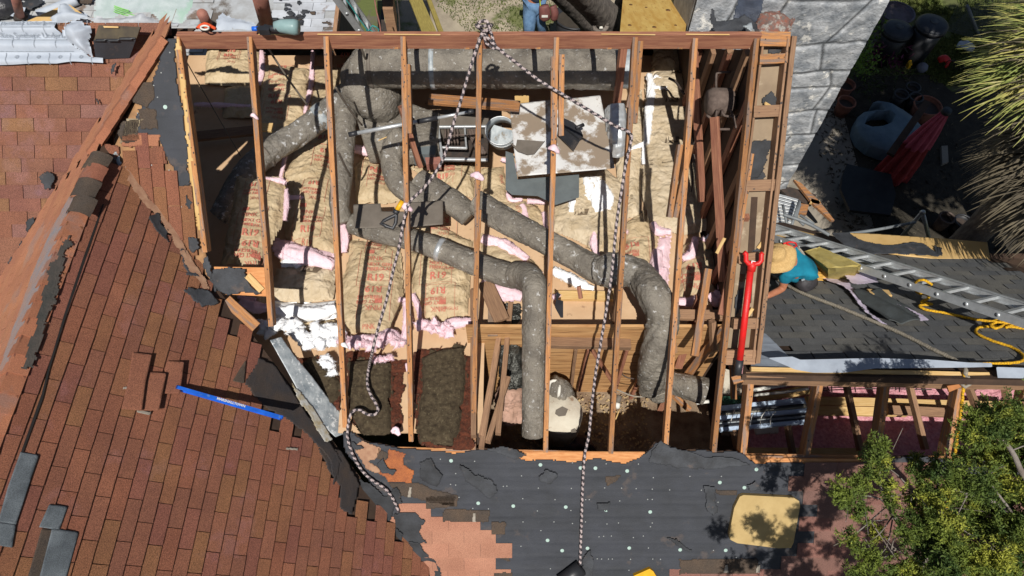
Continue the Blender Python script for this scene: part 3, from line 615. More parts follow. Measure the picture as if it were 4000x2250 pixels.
for poly, mt in ((((1395, 1735), (1420, 1720), (1490, 1750), (1470, 1790), (1440, 1800), (1500, 1840), (1475, 1845), (1430, 1830), (1390, 1760)), M('dusty_scar', (.4, .24, .15))), (((1480, 1752), (1500, 1760), (1520, 1770), (1505, 1800), (1475, 1790)), BROWNS),
                 (((1520, 1752), (1582, 1770), (1575, 1815), (1620, 1840), (1605, 1885), (1520, 1880), (1510, 1860), (1480, 1850), (1490, 1800), (1515, 1790)), M('rust_shingle', (.42, .14, .05), (.3, .1, .045), 9, .95, .8, 200, speck=.5)), (((1520, 1885), (1640, 1885), (1680, 1910), (1780, 1930), (1775, 1975), (1600, 1940), (1560, 1930)), BROWNS),
                 (((1665, 1940), (1790, 1930), (1785, 1975), (1665, 1985)), BROWNS), (((1735, 1985), (1915, 1990), (1910, 2036), (1730, 2035)), BROWNS), (((1922, 2036), (1975, 2040), (1975, 2085), (1920, 2085)), BROWNS), (((1955, 2145), (1990, 2150), (1990, 2190), (1955, 2180)), BROWNS),
                 (((1930, 2235), (2000, 2235), (2000, 2300), (1930, 2300)), BROWNS), (((2655, 2185), (2960, 2180), (2960, 2238), (2655, 2238)), BROWNS), (((2365, 1860), (2425, 1855), (2400, 1880), (2370, 1900)), BROWNS), (((2790, 1912), (2880, 1915), (2875, 1932), (2800, 1930)), BROWNS)):
    sheet('shingle_scrap', poly, D, mt, house, .012, .014, .006, rag=.015)
for poly in (((1600, 1900), (1608, 1900), (1606, 1938), (1594, 1938)), ((1848, 2000), (1858, 2000), (1860, 2034), (1846, 2034)), ((2830, 2203), (2840, 2203), (2842, 2232), (2826, 2232)), ((2955, 2204), (2966, 2204), (2965, 2232), (2950, 2232)), ((1115, 1748), (1160, 1752), (1160, 1760), (1112, 1757)), ((480, 1512), (540, 1522), (538, 1530), (478, 1520)), ((530, 1605), (585, 1613), (582, 1624), (530, 1616))):
    sheet('pale_sealant_strip', poly, Cc if poly[0][0] < 1200 else D, M('pale_sealant', (.34, .30, .25), (.25, .22, .18), 20, .9), house, .006, .024, .003, rag=.01)
# nails and plastic caps on the felt
caps = [(215+2000-2000, 0)]
def felt_spots(lst, r, h, mat, name, pl=D):
    src = None
    for X, Y in lst:
        p = at_p(X, Y, pl, .012)
        if src is None:
            n = unit([-pl[0], -pl[1], 1]); src = disc(name, p, n, r, h, mat, house, 14); c0 = np.array(p); src_p = c0
            me = src.data
        else:
            o = src.copy(); COL.objects.link(o); o.parent = house; o.location = Vector((np.array(p)-src_p).tolist())
felt_spots([(2111, 1816), (2326, 1829), (2450, 1840), (2210, 1981), (2368, 1993), (2139, 2111), (2295, 2142), (2458, 2141), (1868, 1966), (2005, 1977), (2540, 2000), (2657, 2148), (2835, 2150), (2955, 1834), (2812, 1885), (2908, 1905), (2196, 2151), (1762, 1800), (645, 418), (2268, 1828), (1060, 1541)], .018, .003, CAPM, 'plastic_cap')
nails = [(2037, 1859), (2103, 1907), (2232, 1908), (2362, 1906), (2428, 1907), (2485, 1909), (2548, 1911), (2616, 1914), (2042, 1948), (2168, 1952), (2288, 1952), (2302, 1952), (2421, 1957), (2530, 1951), (2548, 1951), (2099, 1996), (2230, 1994), (2043, 2039), (2164, 2039), (2236, 2045), (2287, 2039), (2371, 2047), (2416, 2043), (2548, 2043), (2541, 2058), (2113, 2073), (2340, 2097), (2358, 2095), (2388, 2094), (2474, 2100), (2513, 2094), (2035, 2134), (2533, 2141), (2150, 2222), (2333, 2183), (2350, 2184), (2377, 2184), (2392, 2184), (2463, 2185), (2550, 2184), (2580, 2185), (2706, 2186), (2787, 2150), (2876, 2178), (2457, 2228), (1720, 1794), (1760, 1892), (1780, 1895), (1780, 1850), (1854, 1802), (1966, 1900), (1980, 1899), (1793, 1943), (1847, 1986), (1908, 1988), (2552, 1866), (2494, 1813), (2368, 1812), (2236, 1808), (2740, 1915), (2805, 1962), (2818, 1861), (2695, 1861), (1455, 1792), (1484, 1883), (1530, 1792), (663, 205), (629, 284), (600, 334), (592, 333), (615, 380), (596, 386), (550, 386), (537, 442), (544, 450), (523, 617), (546, 622), (492, 652), (535, 663), (592, 645), (603, 688), (619, 665), (655, 703), (660, 1500-835), (709, 875), (688, 873), (662, 808), (710, 808)]
felt_spots(nails, .0055, .003, NAILM, 'roofing_nail')
# ---------------------------------------------------------------- bare rafters, ridge board, plate
RAF = [(690, 142, 800, 985), (972, 142, 1058, 1275), (1272, 142, 1347, 1670), (1574, 142, 1605, 1725), (1874, 146, 1849, 1762), (2174, 146, 2131, 1768), (2482, 146, 2386, 1772), (2718, 148, 2602, 1738), (2958, 150, 2790, 1768)]
for i, (a, b, c, d) in enumerate(RAF):
    beam('rafter', at_p(a, b, D, .0), at_p(c, d, D, .0), .046, .092, WOOD, house, up=(0, -.65, .76))
p0, p1 = at_p(688, 131, D, .01), at_p(2975, 146, D, .01); p0[1] = p1[1] = 4.77; p0[2] = p1[2] = 5.865
beam('ridge_board', p0, p1, .045, .15, WOODR, house)
for a, b in ((1010, 1150), (1240, 1410), (1500, 1720), (2350, 2560), (2680, 2850)):   # splintered sheathing left on the ridge
    q0, q1 = at_p(a, 132, D, .03), at_p(b, 134, D, .03); beam('sheathing_splinter', q0, q1, .013, .006, NEWW, house)
beam('roof_plate', at_p(1500, 1752, D, -.02), at_p(3060, 1790, D, -.02), .04, .14, WOOD, house, up=(0, -.3, .95))
beam('roof_plate', at_p(2860, 1778, D, -.06), at_p(4400, 1800, D, -.06), .04, .16, WOOD, house, up=(0, -.3, .95))
for (a, b, c, d, s) in ((1592, 250, 1598, 520, .046), (2195, 212, 2192, 530, .046), (2503, 160, 2480, 480, .046), (2470, 350, 2455, 420, .04), (2700, 565, 2640, 850, .046), (2660, 565, 2618, 850, .046), (1870, 820, 1862, 970, .05), (2160, 220, 2158, 500, .03), (2940, 600, 2880, 1000, .03)):
    beam('sister_board', at_p(a, b, D, -.012), at_p(c, d, D, -.012), s, .08, WOOD, house, up=(0, -.65, .76))
# gable ladder: barge board, inner board, outlookers, soffit
beam('barge_board', at_p(3105, 140, D, .02), at_p(2962, 1420, D, .02), .042, .16, WOODD, house, up=(0, -.65, .76))
beam('barge_board', at_p(3080, 150, D, .0), at_p(2944, 1400, D, .0), .02, .12, WOODD, house, up=(0, -.65, .76))
beam('gable_rafter', at_p(2982, 165, D, -.03), at_p(2828, 1400, D, -.03), .02, .14, WOODD, house, up=(0, -.65, .76))
for (a, b, c, d, wd) in ((2972, 150, 3088, 152, .12), (2968, 232, 3078, 226, .08), (2946, 436, 3048, 431, .10), (2916, 726, 3028, 722, .10), (2886, 1012, 2985, 1004, .09), (2866, 1266, 2962, 1264, .10), (2836, 1398, 2952, 1396, .14)):
    beam('outlooker', at_p(a, b, D, -.01), at_p(c, d, D, -.01), wd, .05, WOODD if b > 300 else WOOD, house, up=(0, -.65, .76))
SOFF = (D[0], D[1], D[2]-.16)
SOFM = M('soffit_board', (.30, .225, .15), (.22, .16, .105), 3, .85, .3, 60, c3=(.38, .30, .21), s3=4, t3=.6)
for poly in (((2972, 170), (3075, 170), (2955, 1420), (2835, 1420)),):
    prism('soffit', [at_p(X, Y, SOFF) for X, Y in poly], .015, SOFM, house)
for i, poly in enumerate((((2975, 385), (3015, 350), (3035, 410), (2990, 425)), ((2925, 560), (3010, 540), (3000, 600), (2960, 690), (2915, 700)), ((2920, 700), (2960, 650), (2990, 690), (2975, 712)), ((2905, 990), (2975, 965), (2975, 990), (2910, 1000)), ((2878, 1130), (2910, 1120), (2890, 1200), (2865, 1240)), ((3000, 192), (3050, 196), (3040, 208), (3000, 208)))):
    flap(poly, SOFF, off=.01, lift=.02, seed=40+i)
for (a, b, c, d) in ((3010, 905, 2960, 970), (2940, 1205, 2905, 1260), (2830, 930, 2800, 990), (2990, 400, 3030, 425)):
    beam('splinter', at_p(a, b, SOFF, .06), at_p(c, d, SOFF, .03), .03, .015, NEWW, house)
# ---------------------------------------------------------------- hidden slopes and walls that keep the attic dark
NS = (0, -.857, 5.80+.857*4.79)
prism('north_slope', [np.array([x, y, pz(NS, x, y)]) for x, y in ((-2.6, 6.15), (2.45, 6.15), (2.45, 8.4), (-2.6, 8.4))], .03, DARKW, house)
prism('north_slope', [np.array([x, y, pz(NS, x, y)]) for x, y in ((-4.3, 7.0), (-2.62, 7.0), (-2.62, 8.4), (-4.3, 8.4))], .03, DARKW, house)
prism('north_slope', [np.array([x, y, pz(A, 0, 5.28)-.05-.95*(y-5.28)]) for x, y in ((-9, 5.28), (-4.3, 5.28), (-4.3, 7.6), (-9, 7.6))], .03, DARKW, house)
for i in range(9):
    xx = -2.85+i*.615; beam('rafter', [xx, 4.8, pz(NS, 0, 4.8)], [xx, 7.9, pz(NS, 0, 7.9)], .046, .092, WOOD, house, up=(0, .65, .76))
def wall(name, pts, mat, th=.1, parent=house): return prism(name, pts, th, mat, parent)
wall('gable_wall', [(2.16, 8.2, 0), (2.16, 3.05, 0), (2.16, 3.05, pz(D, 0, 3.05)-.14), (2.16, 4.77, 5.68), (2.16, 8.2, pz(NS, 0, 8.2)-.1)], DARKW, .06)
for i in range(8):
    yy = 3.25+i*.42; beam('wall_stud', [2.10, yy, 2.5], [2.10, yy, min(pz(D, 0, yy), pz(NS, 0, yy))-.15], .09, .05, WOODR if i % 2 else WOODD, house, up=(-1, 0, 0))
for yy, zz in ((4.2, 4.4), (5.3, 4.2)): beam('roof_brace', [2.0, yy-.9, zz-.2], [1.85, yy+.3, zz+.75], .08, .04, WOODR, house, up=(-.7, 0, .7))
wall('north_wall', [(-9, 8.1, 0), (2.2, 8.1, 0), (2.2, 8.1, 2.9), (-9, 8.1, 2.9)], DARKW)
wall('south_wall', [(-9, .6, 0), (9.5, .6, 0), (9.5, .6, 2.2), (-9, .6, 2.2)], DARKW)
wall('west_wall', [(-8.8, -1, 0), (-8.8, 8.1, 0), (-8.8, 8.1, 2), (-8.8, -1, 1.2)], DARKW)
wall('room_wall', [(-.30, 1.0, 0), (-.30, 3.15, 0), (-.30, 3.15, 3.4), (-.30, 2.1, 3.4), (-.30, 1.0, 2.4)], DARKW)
# attic ceiling board, closet panelling and floor
ceil_pts = [(-8, 7.2), (2.1, 7.2), (2.1, 3.15), (-.28, 3.15), (-.28, 2.05), (-3.3, 2.05), (-8, 2.05)]
prism('ceiling', [(x, y, ZC) for x, y in ceil_pts], .02, BOARD, house)
wp = wall('panel_wall', [(-.45, 2.99, .9), (2.15, 2.99, .9), (2.15, 2.99, 3.86), (-.45, 2.99, 3.86)], PANEL, .03)
prism('room_floor', [(-.4, .7, 2.15), (2.3, .7, 2.15), (2.3, 3.2, 2.15), (-.4, 3.2, 2.15)], .05, M('debris_floor', (.33, .25, .17), (.17, .11, .07), 6, .95, 1.5, 60, c3=(.45, .38, .2), s3=40, t3=.68), house)
Yw = 2.96
beam('ceiling_joist', at_y(2150, 1332, Yw-.02), at_y(2465, 1340, Yw-.02), .10, .07, WOODD, house)
beam('ceiling_joist', at_z(2165, 1150, 3.56), at_z(2410, 1152, 3.56), .10, .06, NEWW, house)
for (a, b, c, d, dy) in ((2250, 1370, 2230, 1530, .0), (2300, 1370, 2262, 1530, .02), (2312, 1370, 2395, 1500, .03), (2450, 1370, 2395, 1560, .02), (2500, 1480, 2465, 1560, .05), (2260, 1120, 2268, 1166, .01)):
    beam('wall_brace', at_y(a, b, Yw-.02-dy), at_y(c, d, Yw-.10-dy), .035, .05, WOODR if dy else WOODD, house, up=(0, -1, .2))
for (X0, Y0, X1, Y1, z0, z1, wd, m) in ((2768, 1050, 2715, 1390, 4.2, 3.9, .07, WOOD), (2735, 1170, 2650, 1440, 4.0, 3.0, .08, WOODR), (2820, 1290, 2670, 1480, 3.9, 2.9, .08, WOOD), (2790, 1260, 2795, 1370, 4.0, 3.7, .05, WOODD),
        (2415, 1130, 2400, 1380, 4.1, 3.2, .05, WOODD), (2610, 1130, 2640, 1380, 4.1, 3.4, .05, WOODD), (2138, 1110, 2130, 1390, 4.2, 3.4, .05, WOODR), (2800, 300, 2750, 520, 4.6, 4.0, .06, WOODR), (2860, 190, 2830, 400, 5.2, 4.4, .06, WOODD), (2830, 530, 2850, 760, 4.5, 4.3, .03, WOOD), (2600, 1560, 2560, 1640, 2.4, 2.0, .06, WOODR), (2640, 1545, 2700, 1600, 2.6, 2.4, .05, WOOD), (2865, 1420, 2870, 1560, 3.4, 3.2, .05, WOOD), (2860, 1050, 2820, 1230, 4.4, 4.2, .07, WOODR)):
    beam('roof_brace', at_z(X0, Y0, z0), at_z(X1, Y1, z1), wd, .06, m, house)
beam('cross_brace', at_z(2640, 1225, 3.95), at_z(2835, 1228, 3.95), .10, .05, WOODD, house)
for (a, b, c, d) in ((1785, 1130, 1790, 1700), (1905, 1220, 1880, 1700), (1925, 1470, 1905, 1720), (1935, 1180, 1945, 1690), (1885, 1350, 1880, 1745)):
    beam('ceiling_joist', at_z(a+60, b, 3.62), at_z(c+60 if a < 1800 else c, d, 3.66), .05, .08, WOODD, house)
beam('ceiling_joist', at_z(1895, 1100, 3.72), at_z(1960, 1250, 3.72), .16, .03, WOODD, house)
beam('wall_stud', at_z(1925, 1180, 3.7), at_z(1925, 1310, 3.7), .10, .02, M('scrap_board', (.30, .21, .15), (.2, .14, .1), 8, .9), house)
for (X0, Y0, X1, Y1, z) in ((2720, 170, 2690, 330, 4.9), (2560, 700, 2540, 900, 4.0)): pass
# right-hand low bay: floor of blown pink insulation, framing above it
prism('low_ceiling', [(2.3, .8, 2.10), (6.5, .8, 2.10), (6.5, 4.0, 2.10), (2.3, 4.0, 2.10)], .05, DARKW, house)
pk = sheet('blown_insulation', [(2.6, .9, 2.12), (6.3, .9, 2.12), (6.3, 3.9, 2.12), (2.6, 3.9, 2.12)], (0, 0, 2.12), PINKB, house, .02, 0, 0, raw=True, hf=lambda u, v, d: .10*fbm(u*1.5, v*1.5, 3, 3)+.03*crumple(u, v, 8, 9)+.08)
tag(pk[0], kind='stuff')
RR = [(2938, 1452, 2905, 1778), (3212, 1468, 3150, 1795), (3470, 1478, 3428, 1790), (3762, 1492, 3700, 1785), (4020, 1500, 3960, 1790)]
for (a, b, c, d) in RR: beam('rafter', at_p(a, b, D, -.06), at_p(c, d, D, -.06), .06, .12, WOOD, house, up=(0, -.65, .76))
for (a, b, c, d) in ((3080, 1640, 3105, 1780), (3305, 1460, 3368, 1760), (3555, 1480, 3622, 1755), (2870, 1670, 2890, 1760), (3790, 1500, 3830, 1600), (3938, 1500, 3955, 1575)):
    beam('truss_web', at_z(a, b, 2.9), at_z(c, d, 2.7), .05, .08, WOODD, house)
for (a, b, c, d, z) in ((3150, 1563, 3960, 1585, 2.42), (3110, 1600, 3540, 1608, 2.42), (3470, 1598, 4000, 1625, 2.55), (2900, 1765, 3400, 1768, 2.5), (2960, 1550, 3160, 1520, 2.42)):
    beam('ceiling_joist', at_z(a, b, z), at_z(c, d, z), .10, .05, NEWW if a != 3470 else WOODD, house)
# ================================================================ insulation batts on the attic ceiling
ZB = (0, 0, 3.52)
def edge_roll(name, P, r, mat, parent, seed, a=.45):
    V, Fc, _, _ = tubegeo(P, [r*.7]+[r]*max(1, len(P)-2)+[r*.6], 22, fluffnz(seed, a*1.25, 8), .75, .011); mb = MB().add(V, Fc); mb.add(*fuzz(V, int(90+len(V)*.5), .03, seed)); return mb.build(name, mat, parent, True)
def batt(poly, label, prints=(), ends=(), mat=KRAFT, fibre=PINK, th=.10, seed=0, pl=ZB, puff=.035, name='insulation_batt', lean=0, sk=1.0):
    c = at_p(sum(p[0] for p in poly)/len(poly), sum(p[1] for p in poly)/len(poly), pl)
    t = thing(name, label, 'insulation', c, 'insulation batts on the attic ceiling')
    def hf(u, v, d):
        return (th*(1-np.exp(-d/.06))+puff*fbm(u*2.2+seed, v*2.2, seed, 2)+.040*sk*crumple(u, v, seed, 3.6)+.022*sk*crumple(u, v, seed+5, 9)+.006*crumple(u, v, seed+6, 22)+.004*fbm(u*30, v*30, seed, 2))
    o, fr = sheet('facing', poly, pl, mat, t, .0135, .0, .0, hf=hf, rag=.02, ragf=5)
    if prints:
        pr = Print(fr, pl)
        for p in prints:
            if p[0] == 'O':      # printed column block: upright name block then its mirrored-by-rotation twin
                _, X, Y, k, rot = p; s = .118*k
                pr.txt('PINK', X, Y, s*.62, INKR if k >= 1 else INKP, rot); pr.rect(X, Y-26*k*1.0, .07*k, .05*k, INKR if k >= 1 else INKP, rot, .006)
                dx, dy = math.sin(rot), -math.cos(rot)
                for j, (q, z_) in enumerate((('NEXT GEN', .42), ('FIBERGLAS', .42), ('R19', .85))):
                    m_ = [.052, .095, .185][j]*k*375
                    pr.txt(q, X-m_*math.sin(rot), Y+m_*math.cos(rot), s*z_, INKR, rot, .003 if j == 2 else .001)
                for dx_, w2, h2 in ((-.10, .005, .42), (.20, .005, .42), (-.10, .30, .004)):
                    pr.rect(X+375*k*(dx_*math.cos(rot)), Y-375*k*(dx_*math.sin(rot))+375*k*.24*math.cos(rot), w2*1.0 if w2 < .01 else w2*k, h2*k if h2 > .01 else h2, INKP, rot)
            elif p[0] == 'J':
                _, X, Y, k, rot = p
                pr.rect(X, Y, .15*k, .085*k, INKD, rot, .016, .03*k); pr.txt('JM', X+7*k, Y-5*k, .10*k, KRAFTG, rot, .004, dz=.024)
            elif p[0] == 'L':
                _, X, Y, w_, rot = p; pr.rect(X, Y, w_, .005, INKP, rot, .005)
            else:
                pr.txt(p[0], p[1], p[2], p[3], INKD if len(p) > 5 else INKR, p[4])
        pr.done(t)
    for i, e in enumerate(ends):
        P, r = e[0], e[1]; m = e[2] if len(e) > 2 else fibre
        edge_roll('fibre_edge', [at_p(X, Y, pl, .09) for X, Y in P], r, m, t, seed+i*5+3)
    return t
PI = math.pi
def blk(X, Y, k=1.0): return ('O', X, Y, k, 0.0)
def flp(X, Y, k=1.0): return ('O', X, Y, k, PI)
batt([(812, 182), (1022, 186), (1014, 345), (800, 335)], 'kraft faced batt in the far left corner under the ridge, barely sunlit', [blk(885, 200, .7), flp(935, 270, .7)], seed=1)
batt([(880, 345), (1012, 340), (1015, 470), (870, 460)], 'shadowed kraft batt with pink edge beneath the far left corner batt', [], [([(760, 408), (840, 410), (980, 415)], .03)], seed=2)
batt([(1030, 262), (1215, 268), (1204, 430), (1150, 560), (1075, 640), (1010, 700), (1010, 480)], 'long kraft batt with red print between first and second rafter, above the silver duct', [blk(1058, 350, .85), flp(1115, 480, .85), flp(1130, 330, .75)], [([(1022, 200), (1024, 270), (1012, 330)], .035), ([(1110, 560), (1112, 620), (1090, 720)], .02)], seed=3)
batt([(1225, 268), (1405, 270), (1410, 420), (1300, 640), (1310, 760), (1140, 745), (1110, 690), (1200, 480)], 'kraft batt right of the dark seam, its top crossed by the ridge shadow', [flp(1375, 290, .8), blk(1250, 505, .9), flp(1305, 660, .85)], [([(1222, 200), (1214, 330), (1190, 440)], .03)], seed=4)
batt([(930, 700), (1108, 700), (1118, 760), (1100, 900), (1010, 1045), (862, 1042), (885, 940), (905, 850)], 'kraft batt beside the torn valley with R19 printed twice in red', [blk(960, 875, 1.0), flp(1025, 1035, 1.0), flp(1040, 800, .8)], [([(1035, 700), (1090, 705), (1115, 715)], .03), ([(1118, 740), (1118, 800), (1112, 860)], .025)], seed=5, pl=(0, 0, 3.98))
batt([(1122, 760), (1135, 700), (1300, 690), (1312, 870), (1316, 985), (1280, 1000), (1200, 980), (1115, 930), (1110, 860)], 'kraft batt between second and third rafter slumping over a pink roll', [blk(1182, 858, 1.0), flp(1260, 790, .8), ('R19', 1180, 965, .08, -.25)], [([(1128, 770), (1180, 775), (1210, 765)], .035)], seed=6)
batt([(1070, 935), (1130, 940), (1300, 985), (1312, 1050), (1280, 1060), (1170, 1020), (1075, 990)], 'fat roll of bare pink fibre below the slumped batt', [], [([(1075, 960), (1140, 985), (1220, 1005), (1305, 1035)], .085), ([(1080, 985), (1150, 1010), (1270, 1030)], .06)], mat=PINK, seed=7, th=.10, name='insulation_roll')
batt([(1085, 1055), (1190, 1030), (1310, 1055), (1312, 1140), (1300, 1175), (1180, 1185), (1052, 1180), (1065, 1120)], 'tan paper batt marked with a dark block logo above white fibre', [('J', 1176, 1085, 1.35, -.08), ('formaldehyde', 1140, 1150, .035, -.05, 1)], [([(1100, 1030), (1150, 1025), (1170, 1045)], .05, WHITE)], mat=KRAFTG, fibre=WHITE, seed=8)
batt([(1052, 1180), (1180, 1188), (1310, 1175), (1318, 1240), (1250, 1260), (1052, 1235)], 'smooth band of bright white fibre under the logo batt', [], [([(1058, 1210), (1150, 1222), (1250, 1222), (1312, 1205)], .075, WHITE)], mat=WHITE, fibre=WHITE, seed=9, sk=.3, name='insulation_roll')
batt([(1050, 1240), (1310, 1255), (1312, 1290), (1050, 1285)], 'thin kraft strip between two lots of white fibre', [], [], mat=KRAFT, seed=10, th=.08)
batt([(1335, 935), (1480, 950), (1560, 960), (1580, 1160), (1575, 1180), (1520, 1320), (1330, 1300), (1335, 1130), (1362, 1000)], 'long kraft batt left of the hanging rope with R19 at its middle', [blk(1440, 1040, 1.1), flp(1500, 1215, 1.1), ('PINK', 1420, 1300, .06, 0), flp(1495, 985, .7)], [([(1325, 1330), (1400, 1335), (1480, 1330), (1520, 1310), (1560, 1325)], .06), ([(1585, 1180), (1592, 1260), (1575, 1340)], .045), ([(1558, 1170), (1590, 1170)], .03), ([(1325, 1310), (1330, 1280)], .04)], seed=11)
batt([(1330, 870), (1340, 900), (1345, 980), (1330, 1010), (1322, 930)], 'strip of pink fibre standing against the third rafter', [], [([(1340, 880), (1350, 930), (1345, 985)], .04)], mat=PINK, seed=12, name='insulation_scrap')
batt([(1605, 985), (1720, 1010), (1840, 1050), (1835, 1140), (1830, 1230), (1740, 1255), (1660, 1250), (1635, 1170), (1610, 1140)], 'kraft batt under the lower duct with a ragged pink bottom edge', [blk(1682, 1035, 1.1), flp(1745, 1215, 1.0), ('FIBERGLAS', 1712, 1225, .045, 0)], [([(1640, 1265), (1690, 1275), (1740, 1285), (1765, 1265), (1840, 1255)], .055), ([(1612, 1150), (1635, 1200), (1640, 1245)], .03), ([(1680, 1300), (1700, 1290), (1760, 1310)], .03)], seed=13)
batt([(1385, 660), (1410, 620), (1500, 625), (1520, 700), (1585, 790), (1500, 800), (1390, 795)], 'short kraft batt enclosed by ducts below the grey plenum box', [blk(1450, 625, .9), flp(1510, 735, .8)], [([(1385, 580), (1440, 590), (1500, 575)], .06), ([(1470, 620), (1490, 610)], .035, WHITE)], seed=14)
batt([(1600, 660), (1700, 650), (1855, 640), (1850, 780), (1700, 720)], 'kraft batt below the open furnace box, printed R19 in red', [blk(1710, 660, .8), flp(1780, 700, .8)], [], seed=15)
batt([(1600, 790), (1720, 880), (1850, 950), (1840, 1010), (1600, 910)], 'kraft batt between the two parallel ducts at the attic middle', [flp(1757, 925, .85)], [([(1610, 905), (1640, 920)], .02)], seed=16)
batt([(1880, 660), (1970, 650), (1985, 770), (2100, 800), (2140, 860), (2135, 960), (2050, 920), (1890, 850)], 'crumpled kraft batt left of the slate sheet, red print along its left', [('PINK', 1950, 700, .06, -1.4), ('R19', 1975, 740, .07, -1.3), ('R19', 2010, 830, .06, -1.2)], [([(2040, 800), (2055, 860), (2090, 900)], .04), ([(2060, 785), (2130, 790)], .04), ([(2125, 830), (2135, 910)], .035), ([(1960, 620), (2005, 650), (1990, 770), (2040, 780)], .03)], seed=17)
batt([(1880, 910), (2080, 1020), (2120, 1060), (2110, 1120), (1880, 1060)], 'low kraft batt with wide pink border beneath the upper duct', [], [([(1885, 930), (1960, 955), (2060, 1015)], .07), ([(1885, 1100), (1960, 1130), (2040, 1160)], .07), ([(2090, 1060), (2115, 1110), (2110, 1180)], .06), ([(1885, 1120), (1950, 1150), (2010, 1165)], .06), ([(2160, 1165), (2185, 1150)], .035)], seed=18)
batt([(2150, 790), (2200, 790), (2230, 700), (2360, 660), (2440, 720), (2440, 850), (2350, 990), (2390, 1060), (2290, 960), (2150, 900)], 'tan paper batt with dark logo between the upper duct and slate sheet', [('J', 2240, 862, .95, 0.0), ('MANVILLE', 2290, 985, .04, .3, 1)], [([(2235, 770), (2230, 830)], .05, WHITE), ([(2160, 1055), (2220, 1085), (2290, 1115)], .06, WHITE), ([(2190, 1075), (2260, 1110), (2320, 1125)], .04, WHITE)], mat=KRAFTG, fibre=WHITE, seed=19)
batt([(2270, 700), (2340, 690), (2400, 780), (2390, 830), (2310, 850), (2290, 780)], 'heap of smooth white fibre under the corner of the dusty metal sheet', [], [([(2290, 700), (2320, 760), (2345, 830)], .09, WHITE), ([(2330, 700), (2370, 770), (2370, 820)], .07, WHITE)], mat=WHITE, fibre=WHITE, seed=20, sk=.4, th=.16, name='insulation_roll')
batt([(2320, 870), (2400, 830), (2420, 1000), (2400, 1020), (2330, 990)], 'small kraft batt pinched between a rope and the tan logo batt', [], [([(2325, 900), (2320, 950), (2335, 1000)], .035)], seed=21)
batt([(2440, 880), (2510, 830), (2545, 880), (2570, 930), (2550, 1030), (2520, 1085), (2440, 1050)], 'bulging kraft batt with upside-down R19 right of the sixth rafter', [flp(2490, 1030, .95)], [([(2450, 1010), (2470, 1050)], .035), ([(2435, 900), (2450, 910)], .03)], seed=22, puff=.05)
batt([(2560, 930), (2620, 920), (2610, 1130), (2590, 1200), (2520, 1100), (2555, 1020)], 'wedge of pink fibre spilling beside the elbow duct', [], [([(2565, 980), (2560, 1070), (2540, 1110)], .07), ([(2590, 1050), (2575, 1130), (2590, 1180)], .07), ([(2550, 870), (2570, 900), (2620, 905)], .05)], mat=PINK, seed=23, name='insulation_roll')
batt([(2520, 330), (2560, 285), (2740, 290), (2760, 520), (2775, 700), (2785, 900), (2660, 920), (2530, 880), (2500, 700), (2515, 500)], 'broad tan logo batt reaching from the far ridge to the middle right', [('J', 2615, 315, .9, -.1), ('J', 2590, 430, 1.05, .05), ('J', 2590, 585, 1.05, .05), ('J', 2608, 760, 1.0, .05), ('formaldehyde', 2580, 665, .045, .15, 1), ('R19', 2545, 670, .055, 1.5, 1), ('Johns', 2580, 385, .04, .15, 1)],
     [([(2535, 290), (2545, 360), (2530, 480), (2525, 560)], .05, WHITE), ([(2545, 340), (2590, 350), (2610, 335)], .04, WHITE), ([(2555, 300), (2590, 310)], .04, WHITE), ([(2725, 270), (2735, 420), (2745, 520)], .03, WHITE), ([(2745, 540), (2765, 700), (2780, 800)], .022, WHITE), ([(2555, 420), (2560, 460)], .03)], mat=KRAFTG, fibre=WHITE, seed=24, sk=.8)
batt([(2425, 480), (2510, 350), (2515, 560), (2500, 850), (2440, 860), (2400, 640)], 'narrow tan batt between the rope and the broad logo batt', [('R19', 2462, 660, .05, 1.5, 1), ('R19', 2470, 800, .05, 1.5, 1), ('J', 2400, 610, .8, 1.4)], [([(2420, 575), (2450, 590), (2520, 560)], .04, WHITE), ([(2515, 570), (2515, 640)], .03, WHITE)], mat=KRAFTG, fibre=WHITE, seed=25, sk=.8)
batt([(2660, 960), (2740, 930), (2800, 990), (2812, 1080), (2790, 1150), (2740, 1140), (2650, 1165)], 'kraft batt at the lower right corner with pink fibre standing around it', [flp(2730, 1120, 1.0), ('R19', 2700, 985, .05, 2.9)], [([(2720, 930), (2700, 990), (2665, 1010)], .05), ([(2740, 930), (2785, 960), (2810, 1050), (2810, 1130)], .025), ([(2650, 1175), (2700, 1180), (2755, 1165)], .045), ([(2770, 1150), (2800, 1180), (2815, 1160), (2790, 1140)], .045), ([(2760, 925), (2778, 940)], .06, WHITE)], seed=26, puff=.045)
batt([(2550, 180), (2700, 190), (2700, 290), (2540, 300)], 'batt lost in the dark under the ridge, left of the motor', [], [], mat=KRAFTG, seed=27)
batt([(915, 1155), (1045, 1150), (1048, 1220), (960, 1205)], 'torn kraft and pink fibre poking out below the torn felt slab', [], [([(940, 1180), (1000, 1200), (1045, 1200)], .06), ([(930, 1160), (1000, 1170)], .03)], seed=28, name='insulation_scrap')
